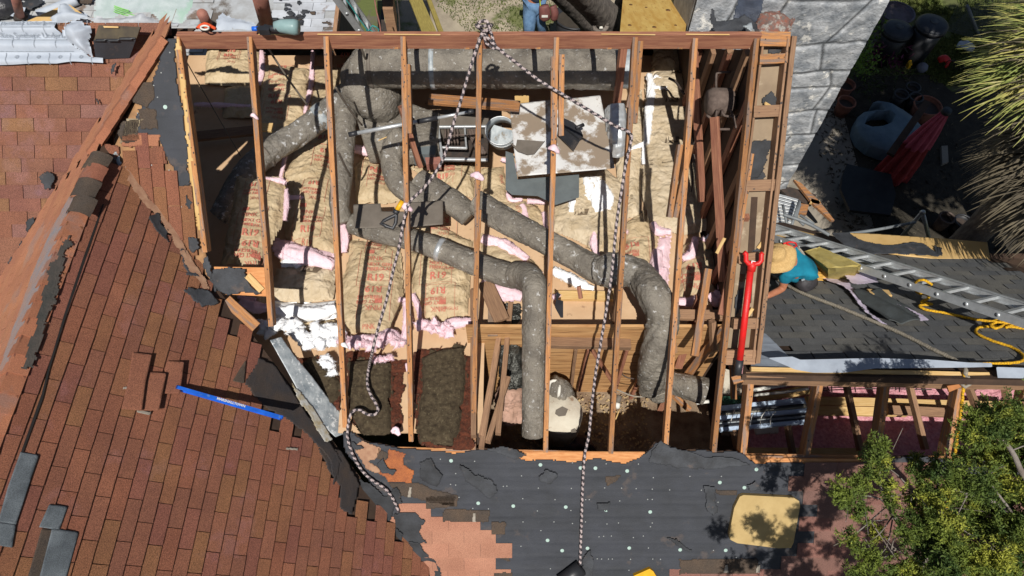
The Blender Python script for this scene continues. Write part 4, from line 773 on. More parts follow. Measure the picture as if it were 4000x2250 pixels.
# loose tufts
def tuft(P, r, mat, label, seed, z=3.62, a=.6):
    o = tube('fibre_tuft', [at_z(X, Y, z) if len(q) == 0 else at_z(X, Y, q[0]) for X, Y, *q in P], [r*.5]+[r]*max(1, len(P)-2)+[r*.4], mat, None, 18, fluffnz(seed, a, 12), .8, .012)
    return tag(o, label, 'insulation')
def tuftheap(P, r, mat, label, seed, n=7, z=3.66, name='fibre_heap'):
    """ragged heap made of many small lumps joined in one mesh"""
    rs = np.random.RandomState(seed); mb = MB()
    pts = [at_z(X, Y, z) for X, Y in P]; sp = spline(pts, .035)
    for i, c in enumerate(sp):
        for k in range(2):
            c2 = c+np.array([rs.uniform(-1, 1)*r*.7, rs.uniform(-1, 1)*r*.7, rs.uniform(-.02, r*.5)]); d = unit([rs.uniform(-1, 1), rs.uniform(-1, 1), rs.uniform(-.2, .5)])*r*rs.uniform(.5, 1.2)
            V, Fc, s, n_ = tubegeo([c2-d, c2, c2+d*.9], [r*.15, r*rs.uniform(.6, .95), r*.1], 18, fluffnz(seed+i*3+k, .9, 14), .7, .012)
            mb.add(V, Fc); mb.add(*fuzz(V, 260, .03, i))
    return tag(mb.build(name, mat, None, True), label, 'insulation')
tuftheap([(1040, 1290), (1090, 1265), (1150, 1290), (1200, 1310), (1250, 1290), (1310, 1290)], .075, WHITE, 'ragged white fibre clumps along the left bays, spiky edge toward the valley', 31)
tuftheap([(1190, 1330), (1240, 1330), (1290, 1345)], .07, WHITE, 'lower spiky clump of white fibre against the third rafter', 32)
tuftheap([(1270, 1400), (1290, 1425), (1300, 1445)], .05, WHITE, 'small lone white tuft on the brown debris', 33)
tuftheap([(1650, 1265), (1700, 1280), (1750, 1290)], .055, PINK, 'torn pink clump over the tan ceiling board', 34)
tuftheap([(1330, 1320), (1390, 1340), (1450, 1350), (1500, 1320), (1560, 1345)], .05, PINK, 'torn pink clump across the foot of the rope batt', 35)
tuftheap([(1465, 1405), (1490, 1400), (1530, 1400)], .03, PINK, 'thin pink shred on top of the old brown batt', 36)
tuft([(1588, 1420), (1592, 1450)], .03, PINK, 'tiny pink wisp on the fourth rafter above the old batt', 37)
tuft([(1530, 1690), (1545, 1680), (1560, 1700)], .035, PINK, 'pink wad caught at the eave between old batts', 38)
tuft([(2805, 955), (2820, 960)], .035, WHITE, 'small pale puff on the slanting brace at the right', 39, 4.2)
for i, (X, Y, r, lab, m) in enumerate(((992, 456, .02, 'pale wisp stuck on the first full rafter', PINK), (1863, 690, .035, 'pink shred snagged on the fifth rafter beside the furnace', PINK), (2162, 585, .03, 'pink shred snagged on the sixth rafter over the broom', PINK), (1585, 810, .035, 'pale pink wad tucked where rope crosses the fourth rafter', PINK), (1345, 1350, .02, 'white wisp stuck low on the third rafter', WHITE))):
    p = at_p(X, Y, D, .02); o = tube('fibre_tuft', [p+[-r*1.5, r*.6, 0], p+[0, 0, .02], p+[r*1.6, -r*.6, -.02]], [r*.4, r, r*.4], m, None, 16, fluffnz(70+i, .6, 12), .8, .012); tag(o, lab, 'insulation')
# old mineral batts and brown debris at the eave
def lump(name, poly, mat, label, cat, th, seed, a=.02, pl=ZB, kind=None, rag=.05, step=.011):
    o, _ = sheet(name, poly, pl, mat, None, step, 0, .0, hf=lambda u, v, d: th*(1-np.exp(-d/.02))+a*fbm(u*9, v*9, seed, 4)+a*.6*crumple(u, v, seed, 12), rag=rag)
    return tag(o, label, cat, None, kind)
lump('brown_debris', [(1350, 1370), (1420, 1365), (1600, 1420), (1575, 1500), (1560, 1700), (1380, 1660), (1352, 1500)], RUST, None, None, .02, 51, .025, kind='stuff')
lump('brown_debris', [(1615, 1375), (1700, 1360), (1860, 1400), (1850, 1755), (1800, 1755), (1640, 1740), (1612, 1500)], RUST, None, None, .02, 52, .025, kind='stuff')
lump('brown_debris', [(1160, 1395), (1250, 1400), (1335, 1480), (1335, 1620), (1300, 1590), (1180, 1450)], RUST, None, None, .02, 53, .03, kind='stuff')
lump('old_batt', [(1358, 1415), (1440, 1408), (1535, 1420), (1530, 1560), (1535, 1690), (1500, 1705), (1420, 1700), (1366, 1620)], OLD, 'old dark mineral batt under the rope coil', 'insulation', .09, 54)
lump('old_batt', [(1645, 1400), (1720, 1372), (1815, 1358), (1822, 1500), (1812, 1580), (1796, 1690), (1770, 1745), (1640, 1735), (1628, 1640), (1650, 1500)], OLD, 'old dark mineral batt between fourth and fifth rafter', 'insulation', .09, 55)
lump('old_batt', [(1175, 1425), (1210, 1395), (1240, 1400), (1330, 1490), (1325, 1560), (1290, 1600), (1240, 1530)], OLD, 'small dark mineral batt scrap beside the valley metal', 'insulation', .07, 56)
# ================================================================ ducts
def duct(P, r, z, label, mat=DUCT, seed=0, flat=1.0, a=.10, seg=54, name='duct', bands=(), ds=.011, noflow=False):
    Q = [at_z(X, Y, (q[0] if q else z)) for X, Y, *q in P]
    t = thing(name, label, 'duct', Q[0]); tube('duct_wrap', Q, r, mat, t, seg, ductnz(seed, a), flat, ds)
    for k, (i, wd, m) in enumerate(bands):
        sp = spline(Q, .02); n = len(sp); j = min(n-3, max(2, int(i*n))); R = r if np.isscalar(r) else r[min(len(r)-1, int(i*len(r)))]
        R = float(np.max(np.atleast_1d(R))); d = unit(sp[j+1]-sp[j-1])
        tube('strap', [sp[j]-d*wd/2, sp[j], sp[j]+d*wd/2], [R*1.06], m, t, 36, ductnz(seed, a), flat, .02)
    return t
z1 = 4.62
duct([(1440, 262, z1), (1700, 262, z1), (2000, 264, z1), (2200, 266, z1), (2415, 268, z1)], .215, z1, 'big grey wrapped main duct running just below the ridge', seed=1, a=.10, bands=((.26, .05, GALV), (.02, .04, PLATEM)), seg=56)
t = duct([(1530, 262, z1-.02), (1470, 250, z1-.06), (1425, 290, z1-.12), (1425, 350, z1-.25), (1475, 390, z1-.4), (1520, 400, z1-.6)], [.2, .215, .215, .22, .23, .19], z1, 'fat wrinkled elbow at the left end of the main duct', seed=2, a=.17, seg=48)
t = thing('duct_end', 'round galvanised cap closing the right end of the main duct', 'duct cap', at_z(2470, 268, z1))
tube('cap_shell', [at_z(2405, 268, z1), at_z(2470, 270, z1)], [.205], GALV, t, 40, ds=.05); tube('cap_rim', [at_z(2470, 268, z1), at_z(2484, 268, z1)], [.235], GALV, t, 40, sharp=True)
duct([(1445, 300, 4.25), (1330, 400, 4.1), (1200, 500, 3.95), (1080, 575, 3.9), (985, 650, 3.88), (920, 740, 3.85), (875, 830, 3.82), (862, 850, 3.8)], [.14, .14, .135, .13, .13, .125, .12, .12], 4, 'silvery duct sweeping down left from the elbow', DUCTF, seed=3, a=.16, bands=((.30, .10, GALV), (.62, .03, PLATEM)))
duct([(1352, 440, 4.05), (1345, 560, 3.95), (1335, 700, 3.9), (1325, 800, 3.85), (1345, 870, 3.75)], [.12, .115, .11, .105, .10], 4, 'upright dark grey duct beside the third rafter', seed=4, a=.09)
duct([(1580, 520, 4.2), (1545, 560, 4.1), (1530, 630, 4.0), (1550, 710, 3.95), (1610, 760, 3.92), (1680, 790, 3.9)], [.115, .12, .115, .11, .11, .10], 4, 'hook shaped grey duct curling right of the fourth rafter', seed=5, a=.09)
duct([(1630, 700, 3.95), (1700, 745, 3.92), (1770, 790, 3.9), (1835, 845, 3.85)], [.13, .14, .14, .13], 4, 'short flat grey duct with an open cut end beside the fifth rafter', seed=6, a=.07, flat=.7)
duct([(1860, 790, 3.95), (1980, 865, 3.93), (2100, 930, 3.92), (2220, 990, 3.9), (2330, 1050, 3.9), (2400, 1075, 3.9)], [.13, .13, .125, .125, .13, .135], 4, 'upper long diagonal duct with flaking white tape', seed=7, a=.14)
duct([(2330, 1060, 3.95), (2380, 1060, 4.0), (2440, 1060, 4.0), (2500, 1010+70, 4.0)], [.13, .165, .16, .13], 4, 'bulging rusty junction at the right end of the upper diagonal duct', DUCTF, seed=8, a=.22)
duct([(2440, 1050, 4.0), (2500, 1080, 4.0), (2560, 1160, 4.15), (2592, 1240, 4.0), (2575, 1330, 3.8), (2548, 1430, 3.45), (2538, 1510, 3.0)], [.13, .14, .145, .15, .145, .14, .13], 4, 'bent duct dropping toward the panelled closet', seed=9, a=.20)
duct([(1375, 870, 3.95), (1480, 905, 3.95), (1620, 940, 3.95), (1760, 990, 3.93), (1880, 1040, 3.92), (1980, 1075, 3.9), (2050, 1085, 3.9)], [.105, .11, .11, .11, .115, .12, .12], 4, 'lower long diagonal duct with one foil band', seed=10, a=.13, bands=((.52, .05, ALU),))
duct([(2010, 1070, 3.98), (2060, 1080, 4.1), (2088, 1130, 4.18), (2088, 1250, 4.02), (2086, 1400, 3.77), (2084, 1560, 3.5), (2083, 1700, 3.26)], [.115, .125, .125, .115, .112, .110, .110], 4, 'straight smooth duct coming down to an open end above the closet', seed=11, a=.07)
duct([(2000, 1200, 3.4), (1992, 1300, 3.35), (2000, 1400, 3.3), (2010, 1500, 3.1)], [.12, .13, .12, .12], 4, 'crushed dark foil flexible duct behind the straight duct', FOIL, seed=12, a=.4)
duct([(2590, 1480, 2.9), (2650, 1500, 2.95), (2700, 1515, 3.0), (2755, 1530, 3.0)], [.10, .12, .13, .14], 4, 'stubby open duct lying at the closet floor right side', seed=13, a=.10)
duct([(2560, 1490, 2.6), (2580, 1540, 2.4)], [.15, .12], 4, 'crumpled grey duct foot below the bent duct', seed=14, a=.25)
duct([(2010, 1500, 3.0), (1990, 1560, 2.8), (2000, 1640, 2.6)], [.12, .13, .12], 3, 'crumpled pinkish paper bundle low beside the straight duct', M('pink_paper', (.48, .30, .23), (.36, .22, .16), 8, .85, .6, 60), seed=15, a=.45, name='paper_bundle')
duct([(2400, 420, 4.4), (2410, 520, 4.3), (2415, 600, 4.1)], [.10, .11, .10], 4, 'shiny foil flexible duct behind the dusty metal sheet', ALU, seed=16, a=.25)
duct([(2150, 1500, 2.9), (2190, 1530, 2.8), (2220, 1600, 2.6)], [.10, .12, .10], 4, 'grey taped flexible duct behind the heater drum', seed=17, a=.25)
# hanging straps
for (X0, Y0, X1, Y1, z0, zz, lab) in ((1035, 170, 1200, 410, 5.0, 4.2, 'grey strap from the ridge to the silvery duct'), (1408, 178, 1432, 235, 5.1, 4.8, 'short strap hanging at the left of the main elbow'), (1310, 340, 1415, 490, 5.0, 4.2, 'long grey strap crossing right of the third rafter'), (1320, 590, 1370, 690, 4.7, 4.0, 'thin strap beside the upright duct'), (705, 200, 940, 610, 5.2, 4.0, 'thin cable swinging through the dark far left bay')):
    a_, b_ = at_z(X0, Y0, z0), at_z(X1, Y1, zz); mid = (a_+b_)/2+[0, 0, -.05]
    o = tube('hanging_strap', [a_, mid, b_], [.013 if 'cable' not in lab else .006], PLATEM, None, 6, None, .3, .05); tag(o, lab, 'strap')
# plenum box and furnace
t = thing('plenum', 'grey wrapped plenum box below the main elbow', 'duct box', at_z(1500, 450, 3.6))
sheet('box_top', [(1405, 395), (1560, 390), (1715, 440), (1710, 540), (1560, 555), (1420, 545), (1395, 470)], (0, 0, 4.05), DUCT, t, .014, 0, .4, hf=lambda u, v, d: .03*fbm(u*3, v*3, 3)+.02*crumple(u, v, 3, 5))
fz = 4.0
t = thing('furnace', 'open sheet metal furnace cabinet showing coiled pipes', 'furnace', at_z(1790, 560, 3.6))
for (a, b, c, d, wd) in ((1712, 492, 1900, 490, .025), (1712, 495, 1728, 622, .025), (1728, 618, 1905, 622, .03), (1815, 495, 1822, 575, .02), (1728, 572, 1822, 576, .02), (1720, 592, 1728, 622, .03)):
    beam('cabinet_frame', at_z(a, b, fz), at_z(c, d, fz), wd, .03, ALU, t)
prism('cabinet_floor', [at_z(X, Y, fz-.22) for X, Y in ((1700, 480), (1910, 480), (1910, 630), (1715, 630))], .02, DRK, t)
prism('cabinet_back', [at_z(X, Y, fz-.02) for X, Y in ((1660, 430), (1960, 420), (1960, 490), (1700, 492))], .2, PLATEM, t)
prism('cabinet_side', [at_z(X, Y, fz-.06) for X, Y in ((1608, 550), (1712, 550), (1700, 605), (1612, 600))], .2, GRPAN, t)
prism('cabinet_side', [at_z(X, Y, fz-.10) for X, Y in ((1660, 615), (1722, 612), (1722, 640), (1665, 642))], .1, ORCO, t)
for i in range(5):
    X = 1738+i*12; tube('coil', [at_z(X, 500, fz-.06), at_z(X+2, 520, fz-.03), at_z(X, 545, fz-.05), at_z(X+3, 560, fz-.08)], [.012], MOTOR, t, 8)
for i in range(3):
    tube('coil', [at_z(1830+i*12, 500, fz-.1), at_z(1850+i*10, 560, fz-.08), at_z(1880+i*8, 600, fz-.1)], [.02], MOTOR, t, 8)
tube('coil', [at_z(1760, 530, fz-.05), at_z(1830, 530, fz-.05), at_z(1890, 580, fz-.08)], [.01], MOTOR, t, 8)
# galvanised collar
t = thing('duct_collar', 'loose round galvanised duct collar beside the dusty metal sheet', 'duct collar', at_z(1960, 510, 4.1))
c = at_z(1955, 510, 4.22); ex, ey, ez = np.array([.165, 0, .0]), np.array([0, .15, .06]), np.array([0.02, .05, -.14])
def shell(P0, P1, mat, name, par, th=.006):
    n = len(P0); V = list(P0)+list(P1); cc = sum(P0)/n
    V += [cc+(p-cc)*.965 for p in P0]+[p+(sum(P1)/n-p)*.035 for p in P1]
    Fc = []
    for i in range(n):
        j = (i+1) % n; Fc += [(i, j, n+j, n+i), (2*n+j, 2*n+i, 3*n+i, 3*n+j), (j, i, 2*n+i, 2*n+j), (n+i, n+j, 3*n+j, 3*n+i)]
    return mesh(name, V, Fc, mat, par, True)
top = [c+ex*math.cos(a)+ey*math.sin(a) for a in np.linspace(0, 2*PI, 33)[:-1]]; bot = [p+ez for p in top]
shell(top, bot, GALV, 'collar_wall', t)
tube('collar_rim', [p for p in top]+[top[0]], [.006], ALU, t, 6); tube('collar_rim', [p*.55+b*.45+0 for p, b in zip(top, bot)]+[top[0]*.55+bot[0]*.45], [.004], ALU, t, 6)
prism('collar_flap', [c+ex*math.cos(a)*.95+ey*math.sin(a)*.95+ez*.9 for a in (2.2, 3.0, 3.8, 4.6, 5.4, .3)], .004, GALV, t)
# sheet metal plates, boards
def plate(name, pts, mat, label, cat, th=.006, z=4.05, wob=0.0, group=None):
    if wob: o, _ = sheet(name, pts, (0, 0, z), mat, None, .02, 0, th, hf=lambda u, v, d: wob*fbm(u*2, v*2, 3, 2))
    else: o = prism(name, [at_z(X, Y, (q[0] if q else z)) for X, Y, *q in pts], th, mat)
    return tag(o, label, cat, group)
plate('metal_sheet', [(1990, 405), (2180, 388), (2345, 372), (2375, 520), (2402, 655), (2200, 675), (2022, 688), (2005, 560)], PANELM, 'large dusty white metal sheet under the broom head', 'metal sheet', z=4.3, wob=.02)
plate('metal_sheet', [(1975, 590), (2005, 600), (2022, 700), (2262, 680), (2262, 770), (2170, 800), (2100, 765), (2000, 760), (1975, 740)], GRPAN, 'blue grey ribbed sheet sticking out below the dusty one', 'metal sheet', z=4.0)
plate('metal_sheet', [(1990, 555), (2015, 570), (2020, 545), (2125, 552), (2130, 548), (2088, 600), (2060, 603), (2022, 590)], PLATEM, 'small bent brown plate on the dusty metal sheet', 'metal sheet', z=4.345)
plate('metal_plate', [(1380, 797), (1486, 794), (1490, 825), (1600, 826), (1596, 790), (1730, 782), (1731, 876), (1620, 886), (1382, 892)], PLATEM, 'notched dirty metal plate under the shovel grip', 'metal sheet', z=4.12, wob=.015)
plate('metal_plate', [(2178, 1170), (2200, 1175), (2200, 1240), (2190, 1240), (2168, 1200), (2175, 1140), (2190, 1150)], BLK, 'black torn tar scrap near the top of the panel wall', 'scrap', z=3.9)
beamT = lambda name, a, b, w_, h_, m, lab, cat, up=(0, 0, 1): beam(name, a, b, w_, h_, m, None, up, True, lab, cat)
beamT('wood_board', at_z(1675, 382, 4.45), at_z(2030, 410, 4.45), .135, .04, WOOD, 'orange brown board lying in front of the main duct', 'board')
beamT('wood_block', at_z(1020, 495, 4.0), at_z(1062, 495, 4.0), .12, .03, NEWW, 'pale plywood offcut beside the first full rafter', 'wood block')
beamT('wood_board', at_z(755, 530, 3.7), at_z(1000, 505, 3.7), .14, .04, WOODD, 'dull board in the dark far left bay', 'board')
beamT('wood_board', at_z(1570, 420, 4.6), at_z(1645, 655, 4.0), .05, .09, WOODR, 'dark leaning stud right of the fourth rafter', 'board')
beamT('wood_post', at_z(2440, 180, 5.1), at_z(2395, 560, 3.9), .07, .09, WOODR, 'dark reddish post left of the seventh rafter', 'post')
beamT('wood_splinter', at_z(1478, 548, 4.2), at_z(1560, 512, 4.2), .012, .008, NEWW, 'long pale splinter beside the pole', 'splinter')
plate('wood_box', [(2010, 370), (2066, 372), (2066, 400), (2012, 400)], PLYT, 'small wooden tray of rusty nails near the board end', 'tray', th=.05, z=4.2)
# telescopic pole
a_, b_ = at_z(1362, 526, 5.0), at_z(1850, 434, 5.08); t = thing('extension_pole', 'silver telescopic pole with black grips lying across the rafters', 'pole', a_)
L = lambda k: a_+(b_-a_)*k
tube('pole', [L(.04), L(.62)], [.019], ALU, t, 12, sharp=True); tube('pole', [L(.7), L(.97)], [.015], ALU, t, 12, sharp=True)
tube('grip', [L(0), L(.07)], [.024], BLK, t, 12, sharp=True); tube('grip', [L(.55), L(.71)], [.024], BLK, t, 12, sharp=True); tube('tip', [L(.95), L(1.0)], [.022], BLK, t, 12, sharp=True)
# broom head
t = thing('broom', 'black broom head lying on the dusty metal sheet', 'broom', at_z(2220, 530, 4.35))
a1, b1 = at_z(2180, 465, 4.42), at_z(2270, 525, 4.42)
hp = [at_z(X, Y, 4.45) for X, Y in ((2182, 478), (2205, 462), (2240, 478), (2268, 505), (2278, 530), (2262, 540), (2225, 510))]
prism('broom_block', hp, .03, BLK, t)
mb = MB()
for i in range(26):
    k = i/25; s0 = np.array(at_z(2185+k*85, 482+k*55-14*math.sin(k*PI), 4.43)); s1 = np.array(at_z(2178+k*62, 528+k*60, 4.37)); V, Fc, _, _ = tubegeo([s0, s1], [.006, .004], 5, sharp=True); mb.add(V, Fc)
mb.build('bristles', BLK, t)
tube('socket', [at_z(2250, 500, 4.47), at_z(2280, 487, 4.47)], [.02], BLK, t, 10, sharp=True)
# shovel stuck through the rafter
t = thing('shovel', 'yellow shaft and black D grip of a shovel leaning at the fourth rafter', 'shovel', at_p(1530, 870, D))
tube('shaft', [at_p(1572, 785, D, .04), at_p(1550, 822, D, .05)], [.022], YEL, t, 12, sharp=True)
gp = [at_p(X, Y, D, .06) for X, Y in ((1551, 820), (1545, 840), (1528, 848), (1500, 862), (1488, 872), (1510, 884), (1535, 892), (1546, 870), (1548, 838))]
tube('grip', gp+[gp[0]], [.017], BLK, t, 10); tube('grip_neck', [gp[0], at_p(1543, 835, D, .06)], [.03, .026], BLK, t, 10, sharp=True)
# blower motor and wheel at the right
t = thing('blower_motor', 'dusty motor in a wire cradle in the dark right corner', 'motor', at_z(2810, 400, 4.8))
tube('motor_body', [at_z(2762, 398, 4.98), at_z(2780, 398, 4.98), at_z(2850, 400, 4.98), at_z(2862, 400, 4.98)], [.11, .135, .135, .11], MOTOR, t, 20, sharp=True)
for P in (((2798, 368), (2798, 300), (2806, 284), (2860, 282)), ((2800, 430), (2795, 470), (2790, 500)), ((2820, 430), (2830, 452), (2885, 456)), ((2785, 505), (2850, 505)), ((2760, 450), (2790, 470)), ((2850, 420), (2870, 470), (2875, 500))):
    tube('cradle_rod', [at_z(X, Y, 5.02) for X, Y in P], [.012], MOTOR, t, 6)
c = at_z(2868, 380, 4.95)
tube('wheel', [c+np.array([.0, .26*math.cos(a), .22*math.sin(a)])*[1, 1, 1]+np.array([.10*math.cos(a*1)*0, 0, 0]) for a in np.linspace(0, 2*PI, 25)], [.014], DRK, t, 6)
for a in np.linspace(0, 2*PI, 7)[:-1]: tube('wheel_spoke', [c, c+np.array([0, .26*math.cos(a), .22*math.sin(a)])], [.006], DRK, t, 5, sharp=True)
tube('hub', [c-[.06, 0, 0], c+[.06, 0, 0]], [.08], DRK, t, 14, sharp=True)
for i, (P, z_, lab) in enumerate(((((2722, 530), (2700, 600), (2705, 700), (2700, 750)), 4.0, 'thin black cable down the broad logo batt'), (((2612, 305), (2640, 320), (2660, 350), (2672, 368)), 4.0, 'short twisted black cable at the top of the logo batt'), (((2870, 180), (2890, 300), (2905, 420)), 4.9, 'grey wire hanging beside the gable rafter'))):
    o = tube('cable', [at_z(X, Y, z_) for X, Y in P], [.008 if i != 1 else .016], DRK if i < 2 else PLATEM, None, 6); tag(o, lab, 'cable')
plate('metal_bracket', [(2697, 600), (2712, 602), (2716, 620), (2705, 634), (2694, 625)], PLATEM, 'small dark clip on the black cable', 'bracket', th=.02, z=4.0)
# water heater drum with white pipes
t = thing('water_heater', 'round dusty water heater top with looped white pipes', 'water heater', at_z(2190, 1610, 2.0))
c = at_z(2190, 1610, 2.85); R = .235
tube('drum', [c-[0, 0, .7], c-[0, 0, .01], c], [R, R, R*.97], CREAM, t, 44, sharp=True)
pp = [at_z(X, Y, 2.95) for X, Y in ((2140, 1568), (2142, 1520), (2150, 1492), (2172, 1487), (2185, 1500), (2184, 1530), (2176, 1562))]; pp = [c+[-.16, .08, 0]]+pp[1:-1]+[c+[-.02, .17, 0]]
tube('pipe', pp, [.017], PIPEW, t, 12)
prism('lid_scrap', [c+np.array([x, y, .008]) for x, y in ((-.05, .02), (.02, .06), (.08, .03), (.05, -.04), (-.02, -.05), (-.06, -.02))], .005, PLATEM, t)
prism('lid_scrap', [c+np.array([x, y, .008]) for x, y in ((.1, -.2), (.14, -.18), (.16, -.22), (.1, -.235))], .005, PLATEM, t)
# bulb socket, wires, small closet bits
t = thing('lamp_holder', 'small white bulb and fitting hanging in the closet', 'lamp', at_z(2410, 1580, 2.6))
tube('bulb', [at_z(2408, 1572, 2.75), at_z(2411, 1580, 2.74), at_z(2414, 1595, 2.72)], [.02, .035, .02], PIPEW, t, 12); tube('fitting', [at_z(2420, 1545, 2.8), at_z(2412, 1572, 2.76)], [.03], PLATEM, t, 10, sharp=True)
for P, z_, lab in ((((2405, 1520), (2480, 1548), (2560, 1545), (2610, 1530)), 2.9, 'pale cable slung across the closet floor'), (((2420, 1600), (2400, 1650)), 2.4, 'orange splinter hanging below the bulb'), (((2400, 1425), (2440, 1470), (2480, 1480)), 2.9, 'dark cord on the panel wall')):
    o = tube('cable', [at_z(X, Y, z_) for X, Y in P], [.008], ROPEG if 'pale' in lab else (NEWW if 'orange' in lab else DRK), None, 6); tag(o, lab, 'cable')
# bulky trash bags deep in the shade
lump('cloth_heap', [(2150, 1720), (2200, 1700), (2300, 1710), (2340, 1780), (2150, 1780)], M('brown_cloth', (.10, .06, .05)), 'brown cloth heap in the deep shade under the plate', 'cloth', .2, 61, .05, (0, 0, 2.2))
# debris chips on the closet floor, pale
rs = np.random.RandomState(5); mb = MB()
for i in range(900):
    x, y = rs.uniform(0, 1.6), rs.uniform(2.3, 2.93); r = rs.uniform(.004, .014); th = rs.uniform(0, PI); a = np.array([math.cos(th), math.sin(th), rs.uniform(-.3, .3)])*r; b = np.array([-math.sin(th), math.cos(th), rs.uniform(-.3, .3)])*r*rs.uniform(.3, 1)
    mb.box((x, y, 2.16+rs.uniform(0, .05)), (a, b, (0, 0, .002)))
tag(mb.build('wood_chips', M('chips', (.50, .38, .20), (.25, .15, .08), 30, .9)), kind='stuff')
# ================================================================ ropes
RK = [ROPEP, ROPEK]
kn = at_p(1885, 118, D, .06)
t = thing('rope', 'dark and pale speckled rope hanging from the ridge knot down to the left eave', 'rope', kn)
P1 = [(1885, 128), (1866, 175), (1830, 290), (1795, 410), (1775, 470), (1735, 610), (1690, 690), (1650, 740), (1600, 790), (1578, 860), (1560, 960), (1540, 1040), (1510, 1170), (1475, 1290), (1455, 1370), (1440, 1440), (1435, 1500), (1450, 1545), (1475, 1590), (1470, 1615), (1440, 1620), (1400, 1600), (1372, 1615), (1360, 1660), (1358, 1710), (1372, 1760), (1390, 1800), (1420, 1845), (1460, 1880), (1500, 1905), (1530, 1940), (1552, 1985), (1558, 2000)]
o1 = lambda Y: .05 if Y < 1400 else .04
Q = [at_p(X, Y, D, .055) if (Y < 1430 or Y > 1620) else at_z(X, Y, 3.70) for X, Y in P1]
rope('rope_strand', Q, .0135, RK, t)
lp = [kn+np.array(v) for v in ((-.05, 0, .02), (-.02, .03, .06), (.04, .02, .07), (.06, -.02, .03), (.01, -.03, .02), (-.05, .0, .05), (-.02, -.04, .07), (.05, .02, .03), (.08, .04, .02), (.03, -.05, .03))]
rope('rope_knot', lp, .014, RK, t)
rope('rope_strand', [kn+[.02, 0, 0], at_p(1895, 160, D, .05), at_p(1915, 180, D, .05), at_p(1935, 190, D, .04), at_p(1925, 150, D, .06), kn+[.05, .02, .02]], .0125, RK, t)
t = thing('rope', 'long speckled rope from the knot bending at the seventh rafter, ending at the black pipe', 'rope', kn)
rope('rope_strand', [at_p(X, Y, D, .06) for X, Y in ((1890, 128), (1935, 180), (2000, 232), (2100, 310), (2200, 370), (2300, 430), (2400, 490), (2455, 515), (2466, 545), (2445, 640), (2432, 720), (2410, 860), (2398, 980), (2388, 1080), (2370, 1200), (2345, 1350), (2325, 1470), (2310, 1600), (2300, 1700), (2284, 1780), (2276, 1900), (2271, 2050), (2266, 2205))], .0135, RK, t)
# loose tool and pipe at the bottom edge
t = thing('vent_pipe', 'short black pipe lying at the bottom edge under the rope', 'pipe', at_p(2250, 2220, D))
tube('pipe_shell', [at_p(2190, 2275, D, .08), at_p(2270, 2218, D, .08)], [.07, .075], BLK, t, 24, sharp=True)
o = prism('foam_scrap', [at_p(X, Y, D, .06) for X, Y in ((2475, 2250), (2538, 2222), (2552, 2232), (2570, 2262), (2480, 2275))], .05, YEL); tag(o, 'yellow tool handle end poking in at the bottom edge', 'tool')
# ================================================================ grey roof building
ext = thing('low_building', 'low building with worn grey shingles beside the stripped gable', 'building', at_p(3500, 1200, G))
gp = [(2900, 1462), (2985, 870), (3060, 868), (3300, 935), (3860, 1000), (4400, 1180), (4700, 1500)]
prism('roof_deck', [at_p(X, Y, G, -.03) for X, Y in gp], .06, DARKW, ext)
shingles('grey_shingles', [(3105, 1440), (2960, 1290), (2900, 1290), (2950, 1000), (3060, 950), (3300, 985), (3420, 985), (3600, 1000), (3870, 1025), (4020, 1080), (4400, 1180), (4700, 1435)], G, GREY, ext, e=.13, tw=.32, step=.006, gap=.013, tints=[(1, 1, 1), (1.08, 1.06, 1.02), (.9, .92, .95), (1.15, 1.1, 1.0)])
ey = at_p(3400, 960, G)
for nm, pts in (('wall', [(2.6, 4.9, 0), (7.5, 4.9, 0), (7.5, 4.9, 2.1), (2.6, 4.9, 2.1)]),): prism(nm, pts, .08, DARKW, ext)
sheet('roof_underlay', [(2950, 1300), (2990, 1310), (3100, 1420), (3110, 1445), (2930, 1450)], G, M('shaded_paper', (.33, .37, .43), (.26, .29, .34), 5, .6), ext, .015, .02, 0, hf=rows(31, .003))  # darker copy of the underlayment, shade mixed into its colour
beam('fascia_board', at_p(2915, 1462, D, .05), at_p(3880, 1482, D, .05), .05, .16, WOODD, ext, up=(0, .1, 1))
beam('fascia_board', at_p(2935, 1440, D, .075), at_p(3868, 1462, D, .075), .04, .03, NEWW, ext, up=(0, -.1, 1))
beam('fascia_board', at_p(3850, 1480, D, .03), at_p(4500, 1495, D, .03), .05, .16, WOODD, ext, up=(0, .1, 1))
for i, (poly, of) in enumerate(((((2985, 1405), (3080, 1400), (3110, 1412), (3400, 1405), (3600, 1410), (3760, 1422), (3850, 1425), (3850, 1440), (3700, 1442), (3400, 1445), (3280, 1462), (3160, 1462), (3090, 1450)), .09), (((3865, 1440), (3990, 1445), (4200, 1450), (4200, 1490), (3870, 1482)), .09))):
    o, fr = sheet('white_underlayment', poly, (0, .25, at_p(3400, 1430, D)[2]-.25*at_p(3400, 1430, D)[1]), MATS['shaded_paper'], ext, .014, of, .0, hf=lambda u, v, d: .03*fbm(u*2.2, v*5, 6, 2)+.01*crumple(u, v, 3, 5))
e0_ = at_p(3420, 985, G); EV = (0, -.35, e0_[2]+.02+.35*e0_[1])
o, _ = sheet('eave_sheathing', [(3300, 920), (3420, 925), (3700, 945), (3850, 958), (3862, 1030), (3780, 1022), (3640, 1022), (3400, 990), (3320, 955)], EV, PLYT, ext, .015, .05, .02, hf=None)
for i, poly in enumerate((((3240, 925), (3310, 925), (3350, 950), (3400, 965), (3460, 975), (3560, 965), (3600, 970), (3640, 1000), (3665, 1010), (3660, 1020), (3560, 1012), (3400, 1010), (3300, 985)), ((3215, 980), (3330, 985), (3400, 1000), (3420, 1020), (3330, 1015), (3250, 1000)), ((3640, 975), (3665, 985), (3670, 1015), (3645, 1010)))):
    flap(poly, EV, off=.07, lift=.02, seed=60+i, parent=ext)
